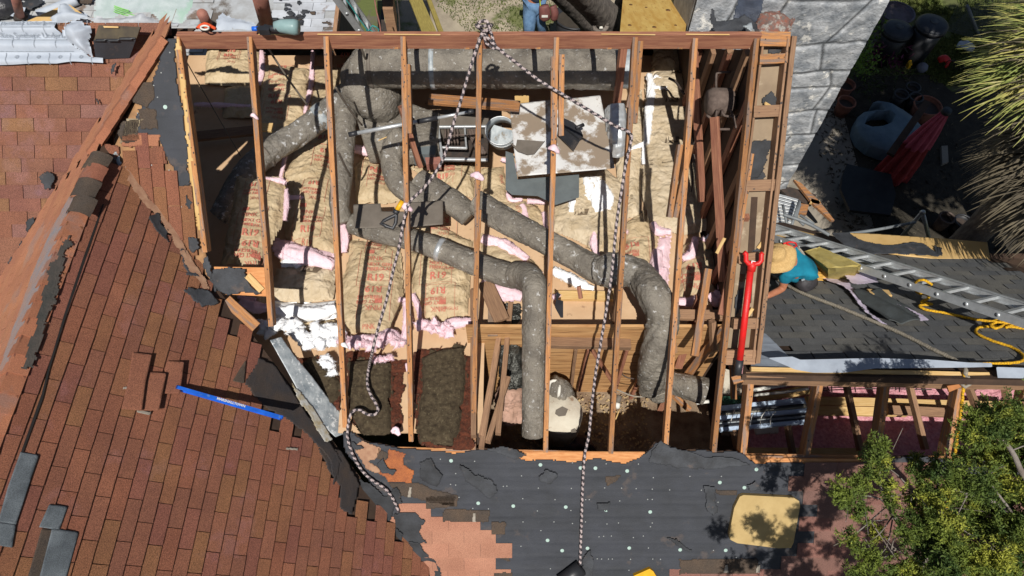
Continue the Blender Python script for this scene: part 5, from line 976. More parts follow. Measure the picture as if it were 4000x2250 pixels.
for poly in (((3120, 900), (3180, 915), (3165, 935), (3120, 920)), ((3390, 975), (3430, 1000), (3425, 1015), (3400, 1010)), ((3330, 990), (3345, 1000), (3340, 1015)), ((3125, 915), (3190, 930), (3150, 950)), ((3030, 905), (3080, 915), (3060, 935), (3030, 925))):
    o = prism('wood_scrap', [at_p(X, Y, G, .06) for X, Y in poly], .02, PLYT); tag(o, 'splintered plywood scrap at %s of the grey roof under the ladder' % {3120: 'the far edge', 3390: 'the middle', 3330: 'the felt patch', 3125: 'the second row', 3030: 'the gable corner'}[poly[0][0]], 'wood scrap')
# ---------------------------------------------------------------- extension ladder on the roof
def ladder(name, label, p0, p1, nrm, wd, rungs, parentgroup=None, sec=None, rs_=.03):
    t = thing(name, label, 'ladder', p0); p0, p1 = np.array(p0), np.array(p1); x = unit(p1-p0); n = unit(nrm-x*(np.dot(nrm, x))); y = np.cross(n, x); Ln = np.linalg.norm(p1-p0)
    for s in (-1, 1):
        mb = MB(); c = (p0+p1)/2+y*s*wd/2
        mb.box(c, (x*Ln/2, y*.006, n*.042)); mb.box(c+n*.038-y*s*.012, (x*Ln/2, y*.016, n*.004)); mb.box(c-n*.038-y*s*.012, (x*Ln/2, y*.016, n*.004)); mb.build('rail', ALU, t)
    k = 0
    for i in range(rungs):
        c = p0+x*(.15+i*.305)
        if np.dot(c-p0, x) > Ln-.05: break
        mb = MB(); mb.box(c, (y*(wd/2-.006), x*.019, n*.015)); mb.build('rung', ALU, t)
        for s in (-1, 1): tube('rung_end', [c+y*s*(wd/2-.002), c+y*s*(wd/2+.012)], [.02], ALU, t, 10, sharp=True)
    return t
nG = np.array([0, .48, .877])
nG = np.array([-.04, .69, .707])
la, lb = at_p(2940, 880, G, .15), at_p(4250, 1310, G, .55)
ladder('extension_ladder', 'long aluminium extension ladder lying across the grey roof', la, lb, nG, .46, 40)
la2, lb2 = at_p(2950, 905, G, .08), at_p(3470, 1045, G, .12)
ladder('extension_ladder', 'inner fly section of the ladder, ending below the yellow foam block', la2, lb2, nG, .36, 16)
# ---------------------------------------------------------------- things on the grey roof
t = thing('foam_block', 'thick yellow foam wedge on the grey roof behind the worker', 'foam block', at_p(3230, 1050, G))
tp = [at_p(X, Y, G, z) for X, Y, z in ((3142, 982, .50), (3205, 965, .50), (3364, 1035, .46), (3352, 1046, .46), (3236, 1046, .46))]
bt = [at_p(X, Y, G, .02) for X, Y in ((3150, 1045), (3215, 1020), (3345, 1085), (3332, 1092), (3232, 1094))]
def hull(name, top, bot, mat, parent, sub=3, nz_=.006):
    m = len(top); V = [np.array(p) for p in top]+[np.array(p) for p in bot]; Fc = [tuple(range(m)), tuple(range(2*m-1, m-1, -1))]+[(i, m+i, m+(i+1) % m, (i+1) % m) for i in range(m)]
    bm = bmesh.new(); bv = [bm.verts.new(v) for v in V]
    for f in Fc: bm.faces.new([bv[i] for i in f])
    bmesh.ops.recalc_face_normals(bm, faces=bm.faces); bmesh.ops.bevel(bm, geom=bm.edges[:], offset=.006, segments=1, affect='EDGES'); bmesh.ops.triangulate(bm, faces=bm.faces)
    bmesh.ops.subdivide_edges(bm, edges=bm.edges[:], cuts=sub, use_grid_fill=True)
    bm.normal_update(); rs = np.random.RandomState(3)
    for v in bm.verts: v.co += v.normal*float(rs.normal()*nz_)
    V = [v.co[:] for v in bm.verts]; Fc = [tuple(v.index for v in f.verts) for f in bm.faces]; bm.verts.index_update(); Fc = [tuple(v.index for v in f.verts) for f in bm.faces]; bm.free()
    return mesh(name, V, Fc, mat, parent)
hull('foam_body', tp, bt, FOAM, t)
t = thing('foam_block', 'smaller orange foam piece tucked between the boots and the big yellow wedge', 'foam block', at_p(3200, 1080, G))
hull('foam_body', [at_p(X, Y, G, .20) for X, Y in ((3165, 1030), (3236, 1048), (3240, 1062), (3165, 1068))], [at_p(X, Y, G, .02) for X, Y in ((3165, 1070), (3225, 1075), (3238, 1092), (3165, 1100))], FOAMO, t)
def gs(name, poly, mat, label, cat, off, lift=.02, step=.012, seed=0, fr=3, cr=.012):
    o = sheet(name, poly, G, mat, None, step, off, 0, hf=lambda u, v, d: lift*fbm(u*fr+seed, v*fr, seed, 2)+cr*crumple(u, v, seed, 6), rag=.02)[0]; return tag(o, label, cat)
gs('paper_wrap', [(3200, 1098), (3245, 1090), (3275, 1092), (3300, 1108), (3315, 1120), (3325, 1145), (3340, 1158), (3320, 1160), (3285, 1135), (3250, 1130)], LILAC, 'crumpled lilac paper on the grey roof just below the orange foam', 'paper', .06, .06, seed=3)
gs('paper_wrap', [(3292, 1125), (3310, 1115), (3330, 1112), (3392, 1112), (3420, 1152), (3330, 1160), (3310, 1150)], LILAC, 'smooth lilac paper sheet folded over the top of the dark strip', 'paper', .16, .015, seed=4)
gs('paper_wrap', [(3316, 1158), (3330, 1160), (3400, 1240), (3462, 1282), (3435, 1278), (3370, 1225), (3340, 1190)], LILAC, 'lilac paper edge along the left of the dark strip', 'paper', .05, .03, seed=5)
gs('paper_wrap', [(3418, 1150), (3430, 1160), (3480, 1190), (3570, 1240), (3590, 1250), (3622, 1275), (3588, 1280), (3580, 1255), (3500, 1210)], LILAC, 'lilac paper edge along the right of the dark strip, frayed end', 'paper', .07, .03, seed=6)
o, _ = sheet('shingle_roll', [(3325, 1160), (3428, 1155), (3470, 1185), (3570, 1240), (3580, 1280), (3465, 1282), (3400, 1230), (3350, 1185)], G, M('dark_membrane', (.07, .08, .082), (.05, .055, .055), 8, .7, .4, 90, speck=.3), None, .012, .05, .01, hf=lambda u, v, d: .05*np.abs(np.sin(u*11+v*4))+.01*fbm(u*5, v*5, 2)); tag(o, 'dark membrane strip wrapped in lilac paper on the grey roof', 'membrane strip')
beamT('wood_block', at_p(3395, 1138, G, .08), at_p(3478, 1142, G, .08), .12, .04, NEWW, 'short new lumber block beside the lilac paper', 'wood block', (0, .5, .87))
t = thing('rope', 'grey braided safety rope running from the worker down the grey roof', 'rope', at_p(3010, 1075, G, .1))
rope('rope_strand', [at_p(X, Y, G, .035) for X, Y in ((3000, 1068), (3060, 1105), (3120, 1138), (3200, 1170), (3280, 1200), (3400, 1250), (3520, 1302), (3640, 1362), (3720, 1400), (3762, 1425))]+[at_p(3772, 1450, D, .12), at_p(3770, 1500, D, .05)], .019, [ROPEG, M('rope_dull', (.24, .21, .16))], t, pitch=.05)
t = thing('rope', 'yellow rope snaking down the grey roof from under the ladder', 'rope', at_p(3900, 1300, G, .1)); RY = [ROPEY, M('rope_yellow_dark', (.55, .30, .02))]  # second strand in a darker yellow
rope('rope_strand', [at_p(X, Y, G, .03+z) for X, Y, z in ((3640, 1112, .45), (3622, 1100, .5), (3600, 1093, .52), (3578, 1102, .45), (3571, 1122, .3), (3590, 1146, .1), (3620, 1150, .05), (3626, 1165, .05), (3600, 1180, .02), (3640, 1188, .02), (3592, 1194, .02), (3620, 1210, .01), (3700, 1224, 0), (3800, 1246, 0), (3880, 1256, .03), (3960, 1266, .03), (4100, 1290, 0))], .014, RY, t, pitch=.06)
rope('rope_strand', [at_p(X, Y, G, .03) for X, Y in ((4100, 1300), (3960, 1278), (3890, 1276), (3830, 1278), (3812, 1292), (3825, 1308), (3880, 1332), (3950, 1355), (3990, 1380), (4000, 1402), (3975, 1415), (3900, 1420), (3790, 1420), (3772, 1428))]+[at_p(X, Y, D, .1) for X, Y in ((3768, 1445), (3765, 1500), (3752, 1620), (3738, 1720), (3722, 1840), (3700, 1970), (3680, 2100))], .014, RY, t, pitch=.06)
rope('rope_strand', [at_p(X, Y, G, .05) for X, Y in ((3870, 1258), (3900, 1250), (3920, 1268), (3890, 1282), (3870, 1270), (3910, 1255), (3960, 1262), (3930, 1280))], .014, RY, t, pitch=.06)
t = thing('rope_anchor', 'orange metal anchor with grey strap at the ridge under the yellow rope', 'anchor', at_p(3760, 1500, D, .05))
prism('anchor_plate', [at_p(X, Y, D, .10) for X, Y in ((3700, 1508), (3752, 1500), (3755, 1512), (3708, 1532))], .02, M('orange_plate', (.42, .17, .06)), t); tube('strap', [at_p(3752, 1495, D, .12), at_p(3770, 1512, D, .13), at_p(3790, 1500, D, .12), at_p(3780, 1470, D, .12)], [.016], ROPEG, t, 8)
# ---------------------------------------------------------------- debris on the patio beside the gable
for i, (poly, z, m, lab) in enumerate((([(3050, 740), (3085, 730), (3190, 760), (3170, 800), (3100, 790)], .5, DRK, 'dark felt backed board on top of the patio debris pile'), ([(3100, 700), (3130, 715), (3205, 790), (3260, 860), (3250, 862), (3180, 800)], .6, WOOD, 'long rusty brown splintered board on the patio pile'), ([(3130, 790), (3160, 800), (3150, 838), (3110, 830)], .5, WOOD, 'short broken orange board end on the patio pile'), ([(3170, 775), (3205, 785), (3200, 798), (3165, 790)], .6, NEWW, 'pale splintered end on the patio pile'))):
    o = prism('debris_board', [at_z(X, Y, z) for X, Y in poly], .05, m); tag(o, lab, 'board')
t = thing('louvre_stack', 'stack of white metal louvre slats beside the gable', 'louvre', at_z(3080, 800, 1.0))
for i in range(9):
    beam('slat', at_z(3030, 758+i*13, 1.2), at_z(3118-i*3, 782+i*12, 1.2), .05, .01, ALU, t)
t = thing('folding_frame', 'folded grey steel frame standing by the louvre stack', 'frame', at_z(3110, 820, 1.0))
for P in (((3122, 785), (3090, 890)), ((3058, 800), (3075, 885)), ((3122, 785), (3125, 800), (3110, 850), (3140, 880)), ((3125, 840), (3180, 875))): tube('frame_tube', [at_z(X, Y, 1.4) for X, Y in P], [.02], M('steel_grey', (.2, .22, .23), (.15, .16, .17), 9, .5), t, 8, sharp=True)
SG = MATS['steel_grey']
for P, z, lab in ((((3060, 838), (3150, 870), (3240, 918)), 2.6, 'thin grey pole lying from the gable toward the felt'), (((3270, 918), (3420, 898), (3576, 868)), 1.8, 'long scuffed pipe pointing right over the dark yard')):
    o = tube('metal_pole', [at_z(X, Y, z) for X, Y in P], [.022], SG, None, 8); tag(o, lab, 'pole')
t = thing('swing_frame', 'grey pipe trestle standing in the dark yard behind the grey roof', 'trestle', at_z(3604, 830, 1.6))
for P in (((3604, 830), (3632, 942)), ((3600, 832), (3512, 935))): tube('frame_leg', [at_z(P[0][0], P[0][1], 1.6), at_z(P[1][0], P[1][1], 0.6)], [.03], ALU, t, 10, sharp=True)
tube('frame_cap', [at_z(3604, 834, 1.62), at_z(3604, 826, 1.62)], [.04], ALU, t, 10, sharp=True)
# ================================================================ chimney of big grey stones
ch = thing('stone_chimney', 'broad grey stone chimney face rising beyond the gable', 'chimney', (3.9, 7.6, 0))
rs = np.random.RandomState(11); x0, x1, zt = 2.3, 4.70, 6.2
st = .018; nx, nz_ = int((x1-x0)/st), int(zt/st)
XX, ZZ = np.meshgrid(x0+np.arange(nx+1)*(x1-x0)/nx, np.arange(nz_+1)*zt/nz_, indexing='ij')
rowh = []; z = 0
while z < zt+.5: rowh.append(z); z += rs.uniform(.30, .72)
rowh = np.array(rowh); zw = ZZ+.16*fbm(XX*1.1, ZZ*.9, 3, 2)+.03*fbm(XX*5, ZZ*5, 6, 2)
ri = np.searchsorted(rowh, zw.ravel(), side='right').reshape(zw.shape)-1; ri = np.clip(ri, 0, len(rowh)-2)
dz = np.minimum(zw-rowh[ri], rowh[ri+1]-zw); dx = np.full(XX.shape, 9.0); sid = np.zeros(XX.shape)
for r in range(len(rowh)):
    js = [x0-.2+rs.uniform(0, .3)]; 
    while js[-1] < x1+.5: js.append(js[-1]+rs.uniform(.45, 1.0))
    lean = [rs.uniform(-.7, .7) for _ in js]; m = ri == r; q = np.full(XX.shape, 9.0); s_ = np.zeros(XX.shape)
    for j, l in zip(js, lean):
        xx = j+l*(zw-rowh[r]); q = np.minimum(q, np.abs(XX-xx+.02*fbm(XX*3, ZZ*3, 7, 2))); s_ += XX > xx
    dx = np.where(m, q, dx); sid = np.where(m, s_+r*13, sid)
dj = np.minimum(dz, dx); jt = np.exp(-(dj/.015)**2)
hs = (np.sin(sid*12.9898)*43758.5453) % 1
yy = 7.37-(.022*(1-np.exp(-dj/.03))+.012*fbm(XX*5, ZZ*5, 9, 4)+.012*crumple(XX, ZZ*1.4, 4, 7)+.006*hs)*1.0
V = np.stack([XX, yy, ZZ], -1).reshape(-1, 3); tt = ((.85+.25*hs)*(1+.35*fbm(XX*2.5, ZZ*2.5, 21, 3))*(1-.78*jt)*(1+.35*np.exp(-((dj-.045)/.02)**2))).ravel()
I, J = np.meshgrid(np.arange(nx), np.arange(nz_), indexing='ij'); k = (I*(nz_+1)+J).ravel()
mesh('stone_face', V, np.stack([k, k+nz_+1, k+nz_+2, k+1], 1), M('chimney_stone', (.42, .43, .445), (.20, .215, .235), 6, .9, 1.8, 30, c3=(.72, .70, .66), s3=5, t3=.6, attr=True), ch, True, tint=np.stack([tt, tt, tt], 1))
mb = MB(); mb.box(((x0+x1)/2, 7.9, zt/2), (((x1-x0)/2, 0, 0), (0, .48, 0), (0, 0, zt/2))); mb.build('stone_core', MORT, ch)
o, _ = sheet('cement_patch', [(2955, 60), (3000, 45), (3060, 55), (3092, 80), (3085, 115), (3060, 135), (2960, 140)], (0, .2, 3.9-.2*6.6), BRICK, ch, .015, 0, .25, hf=lambda u, v, d: .12*(1-np.exp(-d/.08))+.03*crumple(u, v, 2, 6), rag=.05)
# roofing torn up against the chimney
for i, (poly, z, lab) in enumerate((([(2772, 75), (2782, 30), (2800, 80), (2850, 88), (2900, 70), (2955, 100), (2965, 130), (2950, 142), (2800, 142)], 4.9, 'curled dark roofing flap standing behind the ridge by the chimney'), ([(2868, 60), (2890, -20), (2985, -20), (2970, 60), (2940, 90), (2880, 85)], 4.4, 'dark blue crumpled tarp against the chimney'), ([(2905, 98), (2935, 85), (2952, 135), (2940, 130)], 5.15, 'small pale galvanised scrap by the ridge end'))):
    o = sheet('roofing_scrap', poly, (0, .3, z-.3*5.3), [FELTB, M('dark_blue_tarp', (.05, .06, .085), (.035, .04, .055), 9, .5, .8, 30), GALV][i], None, .014, 0, .01, hf=lambda u, v, d, i=i: .08*fbm(u*3, v*3, i, 3)+.05*crumple(u, v, i, 3), rag=.02)[0]; tag(o, lab, 'roofing scrap')
# ================================================================ beyond the ridge, top left: porch roof and coverings
PZ = (0, .12, 2.9-.12*8)
por = thing('porch', 'low flat porch roof covered in pale roofing paper behind the ridge', 'porch', at_p(600, 40, PZ))
prism('porch_roof', [at_p(X, Y, PZ) for X, Y in ((-400, 230), (1298, 230), (1330, -30), (1340, -160), (-400, -160))], .12, M('dull_paper_roof', (.40, .42, .44), (.30, .30, .30), 5, .8, .4, 40, c3=(.12, .10, .085), s3=1.6, t3=.57), por)
e0, e1 = at_p(1300, 200, PZ), at_p(1342, -160, PZ)
beam('edge_board', e0+[0, 0, .03], e1+[0, 0, .03], .06, .12, WOODD, por)
prism('porch_wall', [e0-[0.02, 0, .1], e1-[.02, 0, .1], [e1[0]-.02, e1[1], 0], [e0[0]-.02, e0[1], 0]], .05, M('grey_wall', (.13, .125, .11), (.11, .10, .09), 5, .9), por)
rs = np.random.RandomState(9)
shl = []
shingles('paper_courses', [(-400, 230), (760, 230), (760, -150), (-400, -150)], PZ, M('pale_paper_course', (.46, .47, .48), (.36, .36, .36), 4, .7, .3, 40, c3=(.2, .15, .12), s3=2.2, t3=.6, attr=True), por, e=.16, tw=.9, step=.012, off=.01, tints=[(1, 1, 1), (.92, .92, .92)])
shingles('paper_courses', [(1060, 140), (1296, 140), (1325, -60), (1080, -60)], PZ, MATS['pale_paper_course'], por, e=.16, tw=.4, step=.008, off=.01, tints=[(1.15, 1.18, 1.25), (1.05, 1.08, 1.15)])
for i in range(26):
    X, Y = rs.uniform(1045, 1290), rs.uniform(-10, 118); w_, h_ = rs.uniform(12, 36), rs.uniform(5, 13)
    flap([(X+w_*math.cos(a)*rs.uniform(.5, 1), Y+h_*math.sin(a)*rs.uniform(.5, 1)) for a in np.linspace(0, 2*PI, 9)[:-1]], PZ, 'torn_roofing', FELTB if i % 4 else BROWNS, .04, .02, .02, .04, 100+i, por)
for i, poly in enumerate((((30, 48), (80, 40), (110, 15), (170, 10), (175, 25), (140, 52), (60, 60)), ((0, -10), (150, -20), (150, 5), (60, 10), (0, 30)), ((300, 10), (380, 8), (370, 28), (300, 24)))):
    flap(poly, PZ, 'torn_roofing', FELTB if i < 2 else BROWNS, .05, .05, .02, .05, 140+i, por)
def vent(X0, Y0, z0, X1, Y1, z1, r, lab):
    t = thing('vent_pipe', lab, 'vent pipe', at_z(X0, Y0, z0)); tube('pipe_shell', [at_z(X0, Y0, z0), at_z(X1, Y1, z1)], [r], ORCO, t, 18, sharp=True)
    a = at_z(X0, Y0, z0); tube('pipe_boot', [a-[0, 0, .02], a+[0, 0, .03]], [r*1.8, r*1.2], DRK, t, 18, sharp=True)
vent(1042, 100, 4.6, 1004, -60, 5.9, .075, 'tall rust coloured vent pipe crossing the pale porch roof')
vent(78, 62, 3.1, 55, -30, 3.9, .06, 'reddish vent pipe at the far left of the porch roof')
vent(812, 98, 5.0, 790, 55, 5.5, .05, 'short rusty vent pipe behind the orange cord')
o = tube('trash_bag', [at_p(-30, 40, PZ, .1), at_p(20, 22, PZ, .15), at_p(55, 5, PZ, .12)], [.16, .2, .1], M('shiny_black_bag', (.03, .03, .035), (.05, .05, .055), 9, .25, 1, 20), None, 24, fluffnz(5, .3, 6), .7); tag(o, 'shiny black plastic bag at the far left of the porch roof', 'bag')
o = prism('plywood_offcut', [at_p(X, Y, PZ, .25) for X, Y in ((105, 82), (250, 18), (272, 18), (320, 52), (300, 70), (225, 88))], .03, PLYT); tag(o, 'tan triangular plywood offcut on the porch roof', 'plywood')
o = prism('plywood_offcut', [at_p(X, Y, PZ, .3) for X, Y in ((205, 65), (240, 65), (236, 76), (210, 76))], .02, WOOD); tag(o, 'small orange wood chip lying on the tan offcut', 'wood scrap')
o = prism('wood_block', [at_p(X, Y, PZ, .3) for X, Y in ((350, 68), (378, 66), (382, 78), (352, 80))], .08, WOODD); tag(o, 'small brown block beside the tarp', 'wood block')
def cloth(name, poly, pl, mat, label, cat, off, amp, fr=4, step=.015, seed=0, prints=(), cr=.03, rag=.02):
    o, frm = sheet(name, poly, pl, mat, None, step, off, 0, hf=lambda u, v, d: amp*fbm(u*fr+seed, v*fr, seed, 2)+cr*crumple(u, v, seed, 3.2)+.006, rag=rag); tag(o, label, cat)
    if prints:
        pr = Print(frm, pl)
        for p in prints: p(pr)
        pr.done(o)
    return o
A2 = (0, .55, A[2]+A[1]*5.05-.55*5.05)
def grid_lines(pr):
    for r_, Y in enumerate((118, 178, 245)):
        for i in range(6):
            pr.rect(-60+i*83+(20 if r_ == 2 else (0 if r_ == 0 else 45)), Y+12, .006, .11, INKG, .12, .006)
    for Y in (112, 160, 205): pr.rect(-80, Y, .9 if Y > 130 else .7, .007, INKG, 0, .006)
ru = lambda u, v, d: .018*np.sin(v*2*PI/.145+fbm(u*.8, v*.5, 2)*.8)+.02*fbm(u*1.5, v*2, 4, 2)
o, fr = sheet('white_underlayment', [(-120, 88), (225, 84), (228, 112), (270, 150), (310, 190), (360, 225), (415, 230), (418, 250), (380, 248), (300, 244), (280, 246), (235, 252), (150, 251), (60, 256), (-120, 260)], A, UNDL, None, .012, .035, .0, hf=ru); tag(o, 'smooth white synthetic underlayment with printed grid laid over the left slope', 'underlayment')
pr = Print(fr, A); pr.txt('-Rite Synthetic Underlayment', 4, 151, .066, INKG, 0); pr.txt('Synthetic Underlayment', 22, 100, .055, INKG, 0); grid_lines(pr)
for X in (73, 156, 240, 322): pr.txt('o', X, 232, .07, INKG, 0)
pr.done(o)
def blob(name, poly, pl, mat, label, cat, off, th, amp, seed, step=.013, fr=5):
    o, _ = sheet(name, poly, pl, mat, None, step, off, 0, hf=lambda u, v, d: th*(1-np.exp(-d/.05))+amp*fbm(u*fr+seed, v*fr, seed, 3)+amp*.9*crumple(u, v, seed, 3.4), rag=.02); return tag(o, label, cat)
blob('crumpled_sheet', [(280, 110), (300, 95), (345, 92), (352, 110), (378, 112), (372, 150), (362, 165), (372, 190), (378, 228), (340, 205), (300, 175), (282, 160), (277, 130)], A, UNDL, 'white crumpled underlayment bunched beside the dark box', 'underlayment', .06, .10, .05, 3)
blob('crumpled_sheet', [(210, 85), (240, 60), (245, 28), (275, 28), (300, 50), (345, 62), (350, 78), (300, 88), (270, 95), (235, 130), (225, 110)], (0, .3, 4.55-.3*5.5), UNDL, 'grey white underlayment crumpled over the ridge edge', 'underlayment', .02, .08, .06, 4)
blob('crumpled_sheet', [(345, 82), (420, 76), (480, 74), (520, 68), (560, 56), (620, 90), (700, 98), (700, 110), (620, 104), (560, 100), (440, 92), (380, 98)], (0, .3, 5.05-.3*4.95), M('dirty_white_sheet', (.48, .50, .53), (.30, .31, .33), 9, .6, .5, 25), 'dirty white sheet rumpled along the ridge above the dark box', 'underlayment', .02, .03, .05, 5)
blob('crumpled_sheet', [(840, 115), (845, 75), (865, 48), (880, 62), (940, 78), (1000, 105), (1000, 122), (900, 122)], (0, .2, 5.65-.2*5.1), UNDL, 'white torn sheet heaped behind the ridge near the cordless tool', 'underlayment', .02, .03, .05, 6)
o = sheet('crumpled_sheet', [(55, 42), (120, 52), (108, 85), (70, 88), (52, 80)], PZ, UNDL, None, .02, .1, 0, hf=lambda u, v, d: .06*fbm(u*3, v*3, 2)+.03*crumple(u, v, 2, 3))[0]; tag(o, 'small white sheet standing on the porch roof left of the offcut', 'underlayment')
o = tube('foil_roll', [at_p(150, 60, PZ, .1), at_p(300, 0, PZ, .1)], [.07], UNDL, None, 16, ductnz(3, .1)); tag(o, 'rolled pale underlayment lying diagonally on the porch roof', 'roll')
cloth('tarp', [(370, 75), (385, -40), (780, -40), (770, 0), (735, 92), (722, 100), (640, 92), (600, 60), (480, 62), (440, 76)], (0, .5, 4.3-.5*6.0), TARP, 'pale translucent tarp with green print behind the dark box', 'tarp', .02, .10, 2.2, .02, 8, (lambda pr: (pr.rect(452, 38, .26, .012, GREENM, -.35, .03), pr.rect(452, 46, .30, .012, GREENM, -.35, .03), pr.rect(452, 54, .33, .012, GREENM, -.35, .03), pr.rect(452, 31, .2, .012, GREENM, -.35, .03)),), .05)
t = thing('ridge_box', 'dark felt covered box end over the west end of the ridge', 'roof box', at_p(455, 170, A, .1))
bx = [at_p(X, Y, A, z) for X, Y, z in ((385, 98, .25), (548, 105, .25), (532, 152, .22), (365, 162, .22))]; bf = [at_p(X, Y, A, .03) for X, Y in ((385, 120), (548, 140), (505, 226), (374, 232))]
prism('box_top', bx, .02, M('box_felt', (.06, .05, .04), (.10, .08, .05), 9, .9), t); prism('box_front', [bx[3]-[0, .004, .0], bx[2]-[0, .004, 0], bf[2], bf[3]], .02, FELT, t); prism('box_chip', [at_p(X, Y, A, .27) for X, Y in ((402, 101), (462, 103), (462, 109), (406, 108))], .01, NEWW, t)
flap([(370, 160), (530, 148), (532, 156), (372, 170)], (A[0], A[1], A[2]+.22), 'box_lip', BLK, .02, .01, .012, .02, 7, t)
# dark west-end cap shingles over the hip top
if 0: sheet('hip_top_cap', [(560, 98), (585, 94), (640, 104), (655, 112), (600, 165), (575, 155), (535, 150), (545, 120)], B, SHIN, house, .012, .03, .01, rag=.05, tint=(.75, .75, .75))
# orange cord and shackles, cordless tool
t = thing('carabiner_cord', 'orange cord bundle with steel rings on the ridge beside the first rafter', 'cord', at_p(800, 105, D, .05))
tube('cord', [at_z(X, Y, 5.95) for X, Y in ((775, 108), (790, 100), (805, 108), (818, 98), (828, 106), (815, 112), (798, 96), (785, 112), (770, 110), (800, 92), (842, 112))], [.013], M('orange_cord', (.75, .10, .03)), t, 8); tube('ring', [at_z(800+16*math.cos(a), 108+8*math.sin(a), 5.97) for a in np.linspace(0, 6.28, 14)], [.008], PIPEW, t, 8)
t = thing('cordless_tool', 'grey teal cordless tool with black grip lying on the ridge', 'tool', at_z(1110, 108, 5.92))
tube('motor_housing', [at_z(1072, 104, 5.98), at_z(1100, 102, 5.98), at_z(1150, 106, 5.98), at_z(1165, 107, 5.98)], [.04, .055, .065, .055], M('tool_teal', (.25, .36, .36), (.2, .3, .3), 8, .35), t, 20, sharp=True)
tube('tool_grip', [at_z(1088, 112, 5.98), at_z(1060, 112, 5.95), at_z(1035, 108, 5.95)], [.03, .026, .03], BLK, t, 12, sharp=True); prism('battery', [at_z(X, Y, 5.98) for X, Y in ((1000, 108), (1012, 100), (1050, 98), (1050, 118), (1010, 118))], .05, BLK, t); tube('tool_nose', [at_z(985, 112, 5.95), at_z(1010, 112, 5.95)], [.02], BLUE, t, 10, sharp=True)
# ladder and planks leaning on the back of the house
lt = ladder('step_ladder', 'aluminium ladder leaning behind the ridge, tied with teal cord', at_y(1462, 165, 7.2), at_y(1300, -60, 7.0), np.array([.75, .05, .66]), .36, 9)
lt['label'] = 'aluminium ladder leaning behind the ridge, tied with teal cord'
tube('cord', [at_y(X, Y, 6.85) for X, Y in ((1345, -10), (1375, 30), (1400, 70), (1430, 110), (1440, 125), (1455, 100), (1480, 115), (1470, 128), (1445, 118), (1430, 118))], [.008], TEALR, lt, 6)
beamT('plank', at_z(1700, 180, 4.4), at_z(1600, -60, 3.4), .17, .04, M('greenish_plank', (.42, .33, .09), (.30, .23, .06), 5, .7, .3, 40, st=(1, 14, 14)), 'wide yellowish plank leaning behind the ridge', 'plank')
beamT('plank', at_z(1748, 190, 4.2), at_z(1655, -60, 3.2), .06, .05, MATS['greenish_plank'], 'narrow yellowish plank leaning right of the wide one', 'plank')
t = thing('shelf', 'small brown cabinet with bright packet in the shade behind the ridge', 'shelf', at_z(1510, 30, 1.5))
prism('shelf_top', [at_z(X, Y, 1.6) for X, Y in ((1490, -30), (1535, -30), (1535, 35), (1495, 35))], .5, WOODD, t); prism('packet', [at_z(X, Y, 1.2) for X, Y in ((1497, 42), (1518, 40), (1521, 80), (1503, 82))], .04, M('packet', (.5, .55, .5), (.55, .5, .1), 60, .5), t)
prism('shelf_side', [at_z(X, Y, 1.0) for X, Y in ((1488, 36), (1540, 36), (1540, 130), (1490, 130))], .6, DRK, t)
shd = prism('shed', [at_z(X, Y, 2.2) for X, Y in ((1350, -40), (1600, -40), (1600, -200), (1350, -200))], .1, DARKW); tag(shd, 'dark lean-to roof behind the ladder', 'shed')
for P, lab in ((((1462, -10), (1470, 40), (1482, 90), (1488, 130)), 'twisted rusty wire hanging behind the ladder'), (((1550, -10), (1558, 60), (1562, 130)), 'thin dark wire right of the cabinet')):
    o = tube('wire', [at_z(X, Y, 2.5) for X, Y in P], [.012], ORCO if 'rusty' in lab else DRK, None, 6); tag(o, lab, 'wire')
o = tube('bucket', [at_z(2240, 75, .05), at_z(2240, 75, .5)], [.28, .33], BLK, None, 28, sharp=True)
bpy.data.objects.remove(o); t = thing('bucket', 'black tub of dark soil behind the person in jeans', 'tub', at_z(2245, 62, .3))
def pot(name, label, X, Y, z, r, h, mat, fill=DRK, cat='pot', parent=None):
    t = parent or thing(name, label, cat, at_z(X, Y, z)-[0, 0, h]); c = at_z(X, Y, z)
    th = np.linspace(0, 2*PI, 33)[:-1]; ring = lambda r_, dz: [c+np.array([r_*math.cos(a), r_*math.sin(a), dz]) for a in th]
    shell(ring(r, 0), ring(r*.78, -h), mat, 'pot_wall', t); tube('pot_rim', ring(r, 0)+[ring(r, 0)[0]], [.018], mat, t, 8)
    prism('pot_soil', ring(r*.93, -h*.25), .02, fill, t); return t
bpy.data.objects.remove(t); pot('tub', 'black tub of dark soil on the ground beside the oak trunk', 2245, 62, .6, .40, .5, BLK, M('dark_soil', (.05, .04, .03)), 'tub')
# oak
oak = thing('oak_tree', 'grey barked oak whose leaning trunks pass behind the ridge', 'tree', at_z(2440, 200, .1))
def bark(seed):
    return lambda s, th: .10*crumple(np.cos(th)*1.3+seed, np.sin(th)*1.3+s*.9, seed, 4)+.06*fbm(np.cos(th)*2, np.sin(th)*2+s*2, seed, 3)
tube('trunk', [at_z(2470, 220, 1.2), at_z(2405, 118, 2.2), at_z(2330, 30, 3.0), at_z(2250, -50, 3.8), at_z(2150, -160, 4.8)], [.26, .25, .22, .20, .16], BARK, oak, 40, bark(1), ds=.03)
tube('trunk', [at_z(2400, 230, .6), at_z(2330, 135, 1.2), at_z(2270, 60, 1.9), at_z(2190, -20, 2.7), at_z(2100, -120, 3.6)], [.17, .16, .155, .15, .13], BARK, oak, 36, bark(2), ds=.03)
tube('trunk', [at_z(2400, 80, 1.4), at_z(2425, 30, 2.2), at_z(2440, -60, 3.2)], [.13, .12, .1], BARK, oak, 30, bark(3), ds=.03)
